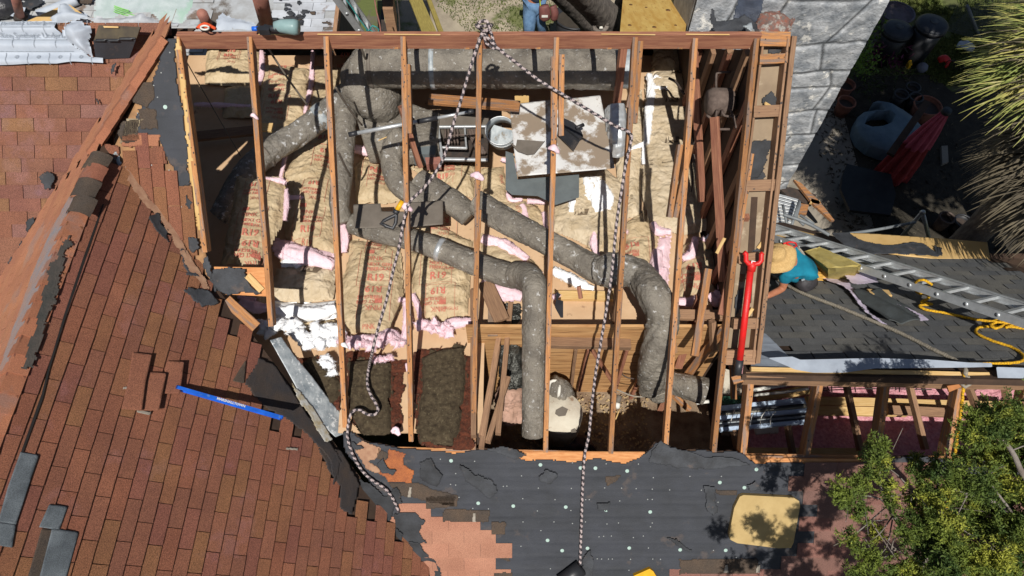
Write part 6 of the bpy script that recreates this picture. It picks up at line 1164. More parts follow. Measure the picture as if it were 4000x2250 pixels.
kc = at_z(2345, 88, 2.75); tube('knot', [kc+np.array([.10*math.cos(a), .03*math.sin(a)-.06, .10*math.sin(a)]) for a in np.linspace(0, 2*PI, 20)], [.035], BARK, oak, 10, bark(4)); tube('knot_hollow', [kc+[0, -.05, 0], kc+[0, -.075, -.01]], [.07], DRK, oak, 16, sharp=True); tube('knot_core', [kc+[.01, -.07, -.03], kc+[.01, -.1, -.03]], [.03], PIPEW, oak, 10, sharp=True)
# leaning plywood sheet
o = prism('plywood_sheet', [at_z(2418, 165, 4.0), at_z(2672, 165, 4.0), at_z(2700, -60, 3.0), at_z(2438, -60, 3.0)], .02, PLY)
_a, _b, _c = at_z(2418, 165, 4.0), at_z(2672, 165, 4.0), at_z(2438, -60, 3.0); _n = unit(np.cross(_b-_a, _c-_a)); _n = _n*np.sign(_n[2])
for _u, _v in ((.15, .25), (.55, .22), (.9, .25), (.42, .55), (.8, .5), (.15, .6), (.6, .85), (.3, .9)):
    _p = _a+(_b-_a)*_u+(_c-_a)*_v; tube('knot', [_p-_n*.002, _p+_n*.003], [.028+.01*math.sin(_u*40)], M('dark_knot', (.20, .10, .04)), o, 10, sharp=True, flat=1.4)
tag(o, 'full yellow plywood sheet with knots leaning behind the ridge', 'plywood sheet')
# ================================================================ people
def skin(joints, edges, root, sub=1):
    """joints: name -> (pos, rx[, ry]); returns verts, faces of one continuous skinned surface"""
    names = list(joints); me = bpy.data.meshes.new('sk'); me.from_pydata([tuple(map(float, joints[n][0])) for n in names], [(names.index(a), names.index(b)) for a, b in edges], [])
    o = bpy.data.objects.new('sk', me); COL.objects.link(o); m = o.modifiers.new('s', 'SKIN'); m.use_smooth_shade = True
    for i, n in enumerate(names):
        sv = me.skin_vertices[0].data[i]; j = joints[n]; sv.radius = (j[1], j[2] if len(j) > 2 else j[1]); sv.use_root = (n == root)
    ss = o.modifiers.new('d', 'SUBSURF'); ss.levels = ss.render_levels = sub+1
    bpy.context.view_layer.update(); dg = bpy.context.evaluated_depsgraph_get(); m2 = bpy.data.meshes.new_from_object(o.evaluated_get(dg))
    V = np.array([v.co[:] for v in m2.vertices]); Fc = [tuple(p.vertices) for p in m2.polygons]
    bpy.data.objects.remove(o); bpy.data.meshes.remove(m2); bpy.data.meshes.remove(me); return V, Fc
def headgeo(c, fwd, up, r=.1):
    fwd = unit(fwd); up = unit(up-fwd*np.dot(up, fwd)); rt = np.cross(fwd, up); V = []; Fc = []; n, m = 18, 24
    for i in range(n+1):
        ph = PI*i/n
        for j in range(m):
            th = 2*PI*j/m; x, y, z = math.sin(ph)*math.cos(th), math.sin(ph)*math.sin(th), math.cos(ph)
            f = x*.98; s = y*.78; h = z*1.22
            if z < 0: s *= 1-.28*z*z; f *= 1-.05*z*z
            nose = math.exp(-((y/.13)**2+((z+.12)/.2)**2))*(x > 0); f += nose*.22
            f -= .10*(x > 0)*(math.exp(-(((abs(y)-.33)/.16)**2+((z-.1)/.12)**2))); f += .05*(x > 0)*math.exp(-((y/.25)**2+((z+.48)/.07)**2)); f += .06*(x > 0)*math.exp(-((y/.3)**2+((z-.28)/.08)**2))
            ear = math.exp(-((x/.14)**2+((z)/.2)**2)); s += np.sign(y)*ear*.13
            V.append(np.array(c)+(fwd*f+rt*s+up*h)*r)
    for i in range(n):
        for j in range(m): Fc.append((i*m+j, (i+1)*m+j, (i+1)*m+(j+1) % m, i*m+(j+1) % m))
    return V, Fc
def handgeo(wr, d, back, side, curl=.35, k=1.0):
    """palm plus five bent fingers; d = along the hand, back = back-of-hand normal, side = thumb side"""
    wr, d = np.array(wr, float), unit(d); back = unit(back-d*np.dot(back, d)); sv = np.cross(d, back)*side; mb = MB()
    V, Fc, _, _ = tubegeo([wr-d*.01, wr+d*.03*k, wr+d*.065*k, wr+d*.09*k], np.array([.026, .036, .042, .038])*k, 14, flat=.42, ds=.01)
    mb.add(V, Fc)
    for i, (o_, L_) in enumerate(((.030, .070), (.011, .080), (-.009, .075), (-.028, .058))):
        b = wr+d*.085*k+sv*o_*k; dr = d*1.0; P = [b]; a = 0
        for s_, f in enumerate((.45, .3, .25)):
            a += curl*(1+.15*i); dd = unit(d*math.cos(a)-back*math.sin(a)+sv*(.08*(1.5-i)*.5)); P.append(P[-1]+dd*L_*f*k)
        V, Fc, _, _ = tubegeo(P, np.array([.0095, .009, .008, .0065])*k, 8, ds=.008); mb.add(V, Fc)
    b = wr+d*.03*k+sv*.03*k; P = [b, b+unit(d*.6+sv*.8)*.035*k, b+unit(d*.8+sv*.6-back*.3)*.065*k, b+unit(d*.9+sv*.4-back*.5)*.085*k]
    V, Fc, _, _ = tubegeo(P, np.array([.013, .011, .010, .007])*k, 8, ds=.008); mb.add(V, Fc); return mb.V, mb.F
def person(label, J, hands, head, shirt, trousers, boots, shirt_m, tr_m, boot_m, group=None, hair=None):
    t = thing('person', label, 'person', J['foot_l'][0] if 'foot_l' in J else J['pelvis'][0])
    E = [('pelvis', 'belly'), ('belly', 'chest'), ('chest', 'neck'), ('neck', 'skull')]
    for s in 'lr': E += [('chest', 'sh_'+s), ('sh_'+s, 'el_'+s), ('el_'+s, 'wr_'+s), ('pelvis', 'hip_'+s), ('hip_'+s, 'kn_'+s), ('kn_'+s, 'an_'+s), ('an_'+s, 'foot_'+s)]
    V, Fc = skin({k: (v[0],)+tuple(r*(.82 if k in ('pelvis', 'belly', 'chest', 'sh_l', 'sh_r', 'hip_l', 'hip_r') else 1) for r in v[1:]) for k, v in J.items()}, E, 'pelvis'); mb = MB(); mb.add(V, Fc)
    for h in hands: mb.add(*h)
    mb.add(*headgeo(*head)); mb.build('body', SKIN, t, True)
    def garment(name, keys, edges, root, grow, mat, over={}):
        G_ = {k: (over.get(k, J[k][0]), J[k][1]+grow, (J[k][2] if len(J[k]) > 2 else J[k][1])+grow) for k in keys if k in J}
        for k, v in over.items():
            if k not in G_: G_[k] = v
        V, Fc = skin(G_, edges, root, 1)
        n_ = fbm(V[:, 0]*9, V[:, 1]*9+V[:, 2]*11, 5, 3)*.008+crumple(V[:, 0]*2+V[:, 2], V[:, 1]*2, 3, 5)*.008
        c_ = V.mean(0); dirs = V-c_; dirs /= np.linalg.norm(dirs, axis=1)[:, None]+1e-9
        return mesh(name, V+dirs*n_[:, None], Fc, mat, t, True)
    lerp = lambda a, b, k: np.array(J[a][0])*(1-k)+np.array(J[b][0])*k
    sl = {'sl_l': (lerp('sh_l', 'el_l', shirt), .065, .062), 'sl_r': (lerp('sh_r', 'el_r', shirt), .065, .062)}
    garment('shirt', ['pelvis', 'belly', 'chest', 'sh_l', 'sh_r'], [('pelvis', 'belly'), ('belly', 'chest'), ('chest', 'sh_l'), ('chest', 'sh_r'), ('sh_l', 'sl_l'), ('sh_r', 'sl_r')], 'chest', .03, shirt_m, sl)
    garment('trousers', ['pelvis', 'hip_l', 'hip_r', 'kn_l', 'kn_r', 'an_l', 'an_r'], [('pelvis', 'hip_l'), ('pelvis', 'hip_r'), ('hip_l', 'kn_l'), ('hip_r', 'kn_r'), ('kn_l', 'an_l'), ('kn_r', 'an_r')], 'pelvis', .03, tr_m)
    for s in 'lr':
        a, f = np.array(J['an_'+s][0]), np.array(J['foot_'+s][0]); d = unit(f-a+[0, 0, .0]); tube('boot', [a-d*.06, a+d*.02, a+d*.12, f+d*.03], [.05, .058, .052, .036], boot_m, t, 18, None, .85, .02)
    return t
# the worker with the straw hat, kneeling and leaning west over the gable edge
W = lambda X, Y, z: at_z(X, Y, z)
J = {'pelvis': (W(3160, 1070, 3.02), .15, .14), 'belly': (W(3128, 1052, 3.18), .15, .14), 'chest': (W(3088, 1030, 3.30), .17, .15), 'neck': (W(3056, 1012, 3.36), .055), 'skull': (W(3036, 1004, 3.38), .05),
     'sh_l': (W(3072, 1068, 3.26), .068), 'el_l': (W(3056, 1128, 3.06), .048), 'wr_l': (W(2990, 1160, 3.10), .034), 'sh_r': (W(3098, 985, 3.28), .065), 'el_r': (W(3050, 985, 3.06), .045), 'wr_r': (W(3000, 1010, 3.1), .03),
     'hip_l': (W(3150, 1076, 2.98), .085), 'kn_l': (W(3118, 1066, 2.84), .055), 'an_l': (W(3168, 1056, 2.86), .045), 'foot_l': (W(3200, 1046, 2.92), .04),
     'hip_r': (W(3156, 1046, 2.98), .085), 'kn_r': (W(3126, 1036, 2.84), .055), 'an_r': (W(3176, 1034, 2.84), .045), 'foot_r': (W(3194, 1026, 2.9), .04)}
wk = person('worker in a teal shirt and wide straw hat kneeling on the grey roof', J,
    [handgeo(J['wr_l'][0], J['wr_l'][0]-J['el_l'][0], np.array([0, 0, 1.]), 1, .35), handgeo(J['wr_r'][0], J['wr_r'][0]-J['el_r'][0], np.array([0, 0, 1.]), -1, .35)],
    (W(3038, 1003, 3.38), np.array([-1, 0, -.55]), np.array([-.4, 0, 1.]), .098), .72, 0, 0, TEAL, M('navy_trousers', (.03, .045, .10), (.02, .03, .07), 12, .9, .5, 50), BLK)
hc = W(3036, 1000, 3.50); hup = unit([-.35, -.05, 1]); hx_ = unit(np.cross([0, 1, 0], hup)); hy_ = np.cross(hup, hx_)
V = []; prof = [(.0, .105), (.04, .104), (.07, .095), (.085, .07), (.092, .02), (.10, .0), (.12, -.006), (.15, -.010), (.178, -.022), (.198, -.045), (.194, -.051), (.15, -.018), (.10, -.008)]
n_ = 56
for r_, h_ in prof:
    for j in range(n_):
        a = 2*PI*j/n_; rr = r_*(1+.03*math.sin(2*a+1)+.02*math.sin(5*a)); hh = h_+(.02*math.sin(2*a+.6)+.012*math.sin(3*a))*(r_/.20)**2+.0015*math.sin(r_*800)
        V.append(hc+(hx_*math.cos(a)+hy_*math.sin(a))*rr+hup*hh)
mesh('straw_hat', V, [(i*n_+j, i*n_+(j+1) % n_, (i+1)*n_+(j+1) % n_, (i+1)*n_+j) for i in range(len(prof)-1) for j in range(n_)], STRAW, wk, True)
bp = [W(3150, 1018, 3.16), W(3150, 1045, 3.24), W(3142, 1075, 3.20), W(3130, 1100, 3.06)]; tube('harness_belt', bp, [.03], LEATH, wk, 10, None, .5)
tube('harness_strap', [W(3152, 1030, 3.2), W(3142, 1000, 3.30), W(3125, 975, 3.34), W(3100, 962, 3.3)], [.016], ROPEG, wk, 8)
tube('tool_pouch', [W(3116, 1092, 3.12), W(3140, 1100, 3.10), W(3164, 1092, 3.04)], [.08, .12, .10], LEATH, wk, 20, ductnz(3, .2), .8); prism('pouch_buckle', [W(X, Y, 3.235) for X, Y in ((3130, 1092), (3142, 1088), (3145, 1094), (3133, 1098))], .004, ALU, wk)
tube('tool_pouch', [W(3152, 1012, 3.1), W(3162, 1035, 3.1)], [.05, .06], M('tan_leather', (.25, .12, .05)), wk, 16)
o = tube('cable', [W(X, Y, 3.55) for X, Y in ((3060, 952), (3085, 945), (3108, 950), (3112, 960), (3100, 968), (3070, 950))], [.010], RED, None, 6); tag(o, 'red cord loop by the ladder just behind the straw hat', 'cord')
# the person in jeans standing on the ground behind the ridge
px0, py0 = .44, 11.5
q = lambda x, y, z: np.array([px0+x, py0+y, z])
J = {'pelvis': (q(.02, .12, .98), .14, .12), 'belly': (q(.02, .12, 1.15), .13, .11), 'chest': (q(.0, .10, 1.38), .16, .12), 'neck': (q(0, .08, 1.55), .055), 'skull': (q(0, .05, 1.66), .05),
     'sh_l': (q(.2, .08, 1.46), .06), 'el_l': (q(.30, .10, 1.24), .045), 'wr_l': (q(.20, .30, 1.36), .03), 'sh_r': (q(-.2, .08, 1.46), .06), 'el_r': (q(-.28, .10, 1.24), .045), 'wr_r': (q(-.16, .30, 1.36), .03),
     'hip_l': (q(.11, .10, .92), .10), 'kn_l': (q(.15, .05, .5), .07), 'an_l': (q(.20, .2, .10), .045), 'foot_l': (q(.22, .05, .05), .04),
     'hip_r': (q(-.08, .10, .92), .135), 'kn_r': (q(-.09, -.05, .52), .10), 'an_r': (q(-.08, -.02, .10), .045), 'foot_r': (q(-.09, -.18, .05), .04)}
pj = person('person in light blue jeans and leather pouches standing on the ground behind the ridge', J,
    [handgeo(J['wr_l'][0], J['wr_l'][0]-J['el_l'][0], np.array([0, 0, 1.]), -1), handgeo(J['wr_r'][0], J['wr_r'][0]-J['el_r'][0], np.array([0, 0, 1.]), 1)],
    (q(0, .02, 1.72), np.array([0, -1, -.2]), np.array([0, 0, 1.]), .1), .97, 0, 0, M('navy_shirt', (.03, .05, .09), (.02, .035, .07), 12, .9), JEANS, BLK)
LR = M('red_brown_leather', (.19, .07, .06), (.13, .05, .045), 14, .6, .4, 40)
tube('tool_pouch', [q(.18, -.10, 1.05), q(.20, -.14, .92), q(.21, -.15, .80), q(.21, -.13, .74)], [.10, .115, .11, .05], LR, pj, 20, ductnz(5, .08), .7); tube('tool_pouch', [q(.36, -.05, 1.0), q(.40, -.10, .88), q(.40, -.10, .76), q(.40, -.08, .70)], [.07, .08, .08, .04], LR, pj, 18, ductnz(6, .08), .8)
prism('pouch_buckle', [q(.14, -.235, .93), q(.26, -.235, .93), q(.26, -.24, .88), q(.14, -.24, .88)], .004, PIPEW, pj); tube('lanyard', [q(.08, -.05, 1.35), q(.10, -.08, 1.15), q(.12, -.1, .98)], [.012], M('lime_strap', (.5, .62, .03)), pj, 6)
# hair under the hat and on the standing person
for (c, m_) in ((W(3038, 1003, 3.395), wk), (q(0, .035, 1.745), pj)):
    V, Fc = headgeo(c, np.array([0.3 if m_ is pj else -1, -1 if m_ is pj else 0, 0]), np.array([0, 0, 1.]), .104); V = np.array(V); k = V[:, 2] > c[2]+.01
    mesh('hair', V, [f for f in Fc if all(k[i] for i in f)], M('dark_hair', (.03, .02, .015)), m_, True)
# shovel with red shaft on the gable ladder
t = thing('digging_shovel', 'long bright red shovel with a forked yoke handle lying on the gable edge', 'shovel', at_p(2900, 1200, D))
h1, h2 = at_p(2936, 1022, D, .10), at_p(2890, 1405, D, .10); tube('shaft', [h1, h2], [.030], RED, t, 18, sharp=True); tube('neck', [at_p(2940, 1020, D, .10), at_p(2934, 1060, D, .10)], [.042, .036], RED, t, 16, sharp=True)
tube('yoke', [at_p(X, Y, D, .12) for X, Y in ((2906, 986), (2914, 992), (2914, 1018), (2924, 1030), (2940, 1032), (2962, 1030), (2974, 1018), (2974, 994), (2980, 988))], [.022], RED, t, 14); tube('grip', [h2, at_p(2881, 1462, D, .08)], [.036], BLK, t, 16, sharp=True)
prism('worn_collar', [at_p(X, Y, D, .15) for X, Y in ((2936, 1018), (2952, 1020), (2951, 1030), (2935, 1028))], .006, ALU, t)
o = beam('wood_block', at_p(2862, 1485, D, .02), at_p(2900, 1475, D, .02), .07, .03, WOOD, None); tag(o, 'rusty wood block just below the red shovel grip', 'wood block')
# mason's level
t = thing('level', 'long blue level standing on edge across the shingle slope', 'level', at_p(900, 1570, Cc))
a_, b_ = at_p(692, 1512, Cc, .09), at_p(1102, 1630, Cc, .36); x = unit(b_-a_); up = np.array([0, 0, 1.0]); nC = unit([.978, 0, 1]); y = unit(np.cross(x, nC)); z_ = np.cross(x, y); L_ = np.linalg.norm(b_-a_)
mb = MB(); c = (a_+b_)/2
mb.box(c, (x*L_/2, y*.013, nC*.004)); mb.box(c-nC*.02, (x*L_/2*.995, y*.004, nC*.017)); mb.box(c-nC*.04, (x*L_/2, y*.013, nC*.004)); mb.build('level_body', BLUE, t)
V, Fc = text_verts('MARSHALLTOWN', .029, bold=.001); mid = c+nC*.0055+x*(-.12)+y*.009; P = np.array([mid+x*v[0]-y*v[1] for v in V]); mesh('level_lettering', P, Fc, PIPEW, t)
for s in (-1, 1): mb = MB(); mb.box(c-nC*.02+x*s*(L_/2+.004), (x*.004, y*.014, nC*.026)); mb.build('end_cap', M('dark_blue', (.01, .05, .25)), t)
# closet / low bay: fixtures, shutters, board
t = thing('light_fixtures', 'bundle of long blue white strip light housings in the low bay', 'light fixture', at_z(3000, 1630, 2.6))
for i, (a, b, c_, d, wd, m) in enumerate(((2810, 1600, 3145, 1566,   .085, COLDW), (2806, 1620, 3150, 1585, .05, M('gold_strip', (.30, .28, .22))), (2812, 1636, 3160, 1606, .07, COLDW), (2808, 1655, 3165, 1622, .07, GALV), (2815, 1672, 3170, 1640, .06, COLDW), (2800, 1610, 3140, 1578, .016, BLK), (2812, 1646, 3160, 1616, .012, BLK), (2812, 1664, 3160, 1632, .012, BLK))):
    beam('housing', at_z(a, b, 2.85+.012*i), at_z(c_, d, 2.85+.012*i), wd, .05, m, t)
for k in range(5): tube('wire', [at_z(2870+k*40, 1600+k*2, 2.98), at_z(2860+k*38, 1630, 3.0), at_z(2850+k*40, 1660, 2.98)], [.004], PIPEW, t, 5)
def hp(name, poly, z, th, m, lab, cat): o = prism(name, [at_z(X, Y, z) for X, Y in poly], th, m); return tag(o, lab, cat)
hp('shutter', [(2938, 1655), (3040, 1648), (3042, 1690), (2955, 1695)], 2.4, .03, GLASSY, 'pale enamel panel below the strip light housings', 'panel')
hp('shutter', [(2818, 1665), (2862, 1668), (2850, 1702), (2822, 1700)], 2.4, .03, PLATEM, 'grey corner board below the left end of the housings', 'panel')
hp('cream_panel', [(2818, 1436), (2905, 1462), (2895, 1545), (2818, 1542)], 2.7, .03, CREAM, 'cream flower patterned panel behind the gable foot', 'panel')
t = thing('green_lattice', 'dark green plastic lattice strip beside the cream panel', 'lattice', at_z(2860, 1570, 2.75))
GL = M('green_plastic', (.03, .10, .06), (.02, .07, .045), 9, .5); mb = MB()
for i in range(12):
    for j in (0, 1):
        a, b = at_z(2812+i*9, 1556+j*12, 2.8), at_z(2821+i*9, 1568+j*12, 2.8); mb.add(*tubegeo([a, b], [.008], 5, sharp=True)[:2]); a, b = at_z(2821+i*9, 1556+j*12, 2.8), at_z(2812+i*9, 1568+j*12, 2.8); mb.add(*tubegeo([a, b], [.008], 5, sharp=True)[:2])
mb.build('lattice_web', GL, t); beam('lattice_rail', at_z(2810, 1553, 2.81), at_z(2925, 1550, 2.81), .03, .02, GL, t)
for P, z, r, m, lab in ((((2905, 1530), (3070, 1503), (3150, 1490)), 2.7, .022, PIPEW, 'long white tube light above the housings, upper one'), (((2930, 1545), (3060, 1532), (3158, 1518)), 2.65, .016, PIPEW, 'thin white rod just above the housings'), (((2720, 1574), (2768, 1568)), 2.8, .02, PIPEW, 'short white tube with red end by the stubby duct'), (((2795, 1610), (2786, 1635), (2800, 1650)), 2.7, .008, ROPEG, 'small pale wire loop at the left of the housings'), (((3230, 1500), (3400, 1508), (3480, 1512)), 2.6, .01, DRK, 'bent dark rod over the pink insulation')):
    o = tube('rod', [at_z(X, Y, z) for X, Y in P], [r], m, None, 8); tag(o, lab, 'rod')
t = thing('wire_rack', 'tangled dark wire racks hanging over the pink insulation', 'wire rack', at_z(3450, 1500, 2.7))
for i in range(22): tube('rack_wire', [at_z(3180+i*22, 1466, 2.9), at_z(3184+i*22+(i % 3)*4, 1508+(i % 4)*8, 2.8)], [.006], DRK, t, 5, sharp=True)
for i in range(5): tube('rack_wire', [at_z(3190, 1490+i*9, 2.8), at_z(3400, 1486+i*8, 2.82), at_z(3640, 1494+i*7, 2.82)], [.006], DRK, t, 5)
o = tube('plastic_sheet', [at_z(3040, 1660, 2.0), at_z(3090, 1700, 2.0), at_z(3130, 1690, 2.1), at_z(3150, 1740, 2.0)], [.08, .14, .08, .03], M('thin_plastic', (.38, .40, .42), (.18, .19, .2), 9, .3, .8, 20), None, 24, fluffnz(8, .5, 6), .6); tag(o, 'crumpled translucent plastic below the enamel panel', 'plastic')
# rounded plywood square on the lower felt
pts = [(2868, 1985), (2890, 1940), (2905, 1934), (3100, 1944), (3122, 1958), (3125, 1980), (3100, 2120), (3090, 2140), (3040, 2142), (2880, 2122), (2852, 2108), (2848, 2090)]
o = prism('plywood_square', [at_p(X, Y, D, .07) for X, Y in pts], .045, M('tan_ply_square', (.46, .33, .145), (.39, .27, .11), 5, .7, .3, 40)); tag(o, 'tan plywood square with cut corners lying on the felt, dappled by tree shade', 'plywood')
# ================================================================ yard
tr = thing('trash_can', 'tall black trash can with a domed lid in the yard', 'trash can', at_z(3560, 230, 0))
def can(t, X, Y, z, r, lid=True):
    c = at_z(X, Y, z); b = np.array([c[0], c[1], 0.0]); V = []
    tube('can_body', [b+[0, 0, .02], b+[0, 0, z*.5], b+[0, 0, z-.06]], [r*.78, r*.88, r*.95], BLK, t, 32, sharp=True)
    tube('can_rim', [b+[0, 0, z-.10], b+[0, 0, z-.02]], [r*1.04], BLK, t, 32, sharp=True)
    tube('can_lid', [b+[0, 0, z-.03], b+[0, 0, z+.0], b+[0, 0, z+.04], b+[0, 0, z+.05]], [r*1.04, r*1.02, r*.8, r*.3], M('dark_grey_lid', (.045, .05, .06), (.03, .033, .04), 6, .45), t, 32, sharp=True)
    tube('lid_disc', [b+[0, 0, z+.045], b+[0, 0, z+.062]], [r*.26], M('lid_emblem', (.10, .11, .12)), t, 20, sharp=True)
can(tr, 3645, 92, .95, .29)
tr2 = thing('trash_can', 'shorter black trash can standing left of the lidded one', 'trash can', at_z(3500, 200, 0)); can(tr2, 3510, 112, .8, .28)
pot('tub', 'wide flat grey purple tub behind the black trash cans', 3508, 48, .45, .33, .25, M('purple_grey', (.13, .12, .15), (.10, .08, .10), 5, .6), M('purple_soil', (.16, .13, .15), (.1, .09, .09), 9, .7), 'tub')
o = tube('drain_spout', [at_z(3566, 105, .8), at_z(3572, 160, .4), at_z(3578, 232, .1)], [.03], BLK, None, 10); tag(o, 'black downpipe leaning between the two trash cans', 'pipe')
for i, (X, Y, r, m, lab) in enumerate(((3568, 340, .13, BLK, 'thin rimmed round pot in deep shade, farthest of the dark pots'), (3522, 368, .13, BLK, 'dark round pot with a pale pebble inside'), (3580, 380, .12, BLK, 'dark pot half behind the large clay pot'), (3625, 412, .25, TERRA, 'large clay pot holding a smaller dark pot'), (3308, 398, .16, TERRA, 'brown pot in deep shade beside the stone chimney'), (3305, 330, .17, TERRA, 'rusty round pot beneath the green climber'), (3765, 865, .14, BLK, 'dark pot standing in the shade right of the trestle'), (3790, 920, .14, BLK, 'round dark pot nearest the eave board at right'), (3700, 850, .12, MOTOR, 'small brown pot beside the grey pipe trestle'))):
    pot('flower_pot', lab, X, Y, .35, r, .32, m)
o = prism('yard_shade_sheet', [at_z(X, Y, .06) for X, Y in ((3340, 300), (3640, 290), (3720, 360), (4200, 300), (4300, 1000), (3400, 1000), (3420, 900), (3290, 420))], .04, M('shade_dark_ground', (.05, .043, .032), (.03, .026, .02), 6, .95, 1.5, 20)); tag(o, kind='structure')  # dark sheet laid over the ground to deepen the yard's shade
# pond liner
t = thing('pond_liner', 'blue grey moulded plastic pond shell lying in the dark yard', 'pond liner', at_z(3450, 500, 0))
out = [(3342, 495), (3350, 458), (3375, 438), (3425, 430), (3452, 432), (3440, 405), (3408, 402), (3430, 393), (3480, 402), (3530, 428), (3566, 455), (3605, 500), (3600, 530), (3570, 560), (3500, 592), (3455, 590), (3400, 570), (3362, 535)]
hole = [(3372, 495), (3385, 462), (3420, 440), (3470, 440), (3488, 462), (3478, 490), (3440, 506), (3400, 508)]
sheet('shell', out, (0, 0, .35), POND, t, .02, 0, .25, hf=lambda u, v, d: .10*(1-np.exp(-d/.10))+.02*fbm(u*3, v*3, 2), holes=[hole])
# closed umbrella
t = thing('patio_umbrella', 'closed pink patio umbrella leaning over the pond shell', 'umbrella', at_z(3470, 690, 0))
u0, u1 = at_z(3475, 690, .1), at_z(3702, 430, 2.0)
def canopy(a, b, ra, rb, seed, name, mat=CLOTHP):
    a, b = u0+(u1-u0)*a, u0+(u1-u0)*b
    tube(name, [a, a*.5+b*.5, b], [ra, (ra+rb)*.55, rb], mat, t, 64, (lambda s, th: .16*np.cos(9*th)+.07*np.cos(17*th+1)), .7, .04)
canopy(.02, .58, .30, .17, 1, 'canopy', M('red_canvas', (.42, .06, .06), (.30, .04, .045), 8, .85)); canopy(.52, .97, .21, .06, 2, 'canopy_vent')
tube('umbrella_cap', [u0+(u1-u0)*.97, u1], [.075, .07], BLK, t, 20, sharp=True); tube('umbrella_pole', [u0, u0+(u1-u0)*.1], [.03], DRK, t, 10, sharp=True)
o = beam('pole_board', at_z(3480, 600, 1.0), at_z(3625, 395, 1.0), .12, .05, DARKW, None); tag(o, 'dark long board propped over the pond shell', 'board')
hp('dark_table', [(3290, 690), (3310, 640), (3480, 680), (3500, 760), (3480, 840), (3320, 820), (3285, 740)], .5, .06, M('dark_cover', (.03, .033, .036), (.02, .022, .025), 5, .6), 'large dark covered table in the shade beside the patio edge', 'table')
hp('paver', [(3678, 570), (3702, 568), (3706, 632), (3682, 640)], .12, .1, CONC, 'dim concrete block standing in the dark yard', 'block')
o = tube('red_toy', [at_z(3665, 236, .25), at_z(3690, 228, .3), at_z(3705, 244, .25), at_z(3692, 262, .2)], [.06, .09, .07, .03], RED, None, 16, fluffnz(4, .4, 9), .6); tag(o, 'crumpled bright red object in the dark yard', 'toy')
o = tube('white_bag', [at_z(3745, 170, .12), at_z(3775, 178, .15), at_z(3800, 185, .1)], [.09, .14, .08], M('white_cloth', (.5, .54, .6)), None, 20, fluffnz(6, .4, 9), .5); tag(o, 'small pale blue white bag on the grass by the fence', 'bag')
o = tube('glass_ball', [at_z(3602, 264, .2)-[0, 0, .1], at_z(3602, 264, .2)-[0, 0, .06], at_z(3602, 264, .2), at_z(3602, 264, .2)+[0, 0, .06], at_z(3602, 264, .2)+[0, 0, .1]], [.03, .09, .11, .09, .03], M('grey_ball', (.2, .21, .25)), None, 20, sharp=True); tag(o, 'dim grey garden globe near the trash can', 'ornament')
o = prism('garden_ornament', [at_z(X, Y, .3) for X, Y in ((3548, 238), (3560, 234), (3564, 250), (3552, 256))], .1, YEL); tag(o, 'tiny yellow and white ornament among the purple plants', 'ornament')
# chain link fence
fc = thing('chain_link_fence', 'sagging chain link fence with a thin post at the top right', 'fence', at_z(3800, 150, 0))
tube('fence_post', [at_z(3832, 160, 0), at_z(3778, 22, 1.2)], [.03], SG, fc, 10, sharp=True)
mb = MB(); fa, fb = at_z(3690, 120, .1), at_z(3832, 158, .1); up_ = np.array([.15, .0, 1.0])*1.1
for k in range(30):
    for s in (0, 1):
        u = k/30; p = fa+(fb-fa)*u; e_ = p+(fb-fa)*.35*(1 if s else -1)+up_; mb.add(*tubegeo([p, e_], [.0028], 4, sharp=True)[:2])
mb.build('wire_mesh', SG, fc)
# iron plant stand
t = thing('plant_stand', 'curly iron plant stand by the green climber', 'plant stand', at_z(3440, 170, .5))
for P in (((3395, 155), (3430, 148), (3480, 158), (3500, 172)), ((3395, 155), (3385, 175), (3400, 185)), ((3410, 162), (3450, 165), (3485, 170)), ((3500, 160), (3530, 185), (3545, 205))): tube('iron_rod', [at_z(X, Y, .55) for X, Y in P], [.014], M('iron', (.07, .06, .05)), t, 6)
for (X, Y) in ((3400, 165), (3490, 172)): tube('iron_leg', [at_z(X, Y, .55), at_z(X, Y, .55)-[0, 0, .5]], [.012], MATS['iron'], t, 6, sharp=True)
for i in range(5):
    P = [at_z(3690+i*16, 270, .1), at_z(3700+i*16, 240, .35), at_z(3725+i*16, 240, .38), at_z(3738+i*15, 275, .1)]; o = tube('wire_hoop', P, [.008], DRK, None, 6); tag(o, ['first black wire garden hoop, nearest the red object', 'second black wire garden hoop from the red object', 'middle one of the five black wire garden hoops', 'fourth black wire garden hoop, next to the last', 'last black wire garden hoop, nearest the palm'][i], 'hoop', 'wire garden hoops')
# ================================================================ plants
def leafquads(P, Dr, Ln, Wd, rs):
    n = len(P); Dr = Dr/np.linalg.norm(Dr, axis=1)[:, None]; Rn = rs.normal(size=(n, 3)); S_ = np.cross(Dr, Rn); S_ /= np.linalg.norm(S_, axis=1)[:, None]+1e-9
    Ln = np.asarray(Ln)[:, None]*np.ones((n, 1)); Wd = np.asarray(Wd)[:, None]*np.ones((n, 1))
    V = np.stack([P, P+Dr*Ln*.5+S_*Wd, P+Dr*Ln, P+Dr*Ln*.5-S_*Wd], 1).reshape(-1, 3); k = np.arange(n)*4
    return V, np.stack([k, k+1, k+2, k+3], 1)
rs = np.random.RandomState(21)
ju = thing('juniper_tree', 'yellow green juniper with bare grey twigs over the lower right roof', 'tree', (3.9, -.6, 0))
def D4(X, Y, d=4.7): return at_d(X, Y, d)
base = np.array([3.9, -.6, 0]); fork = D4(4150, 2420, 5.2)
tube('trunk', [base, base+[0, .1, 2.2], fork], [.17, .14, .11], TWIG, ju, 20, bark(5)); LB = [fork]
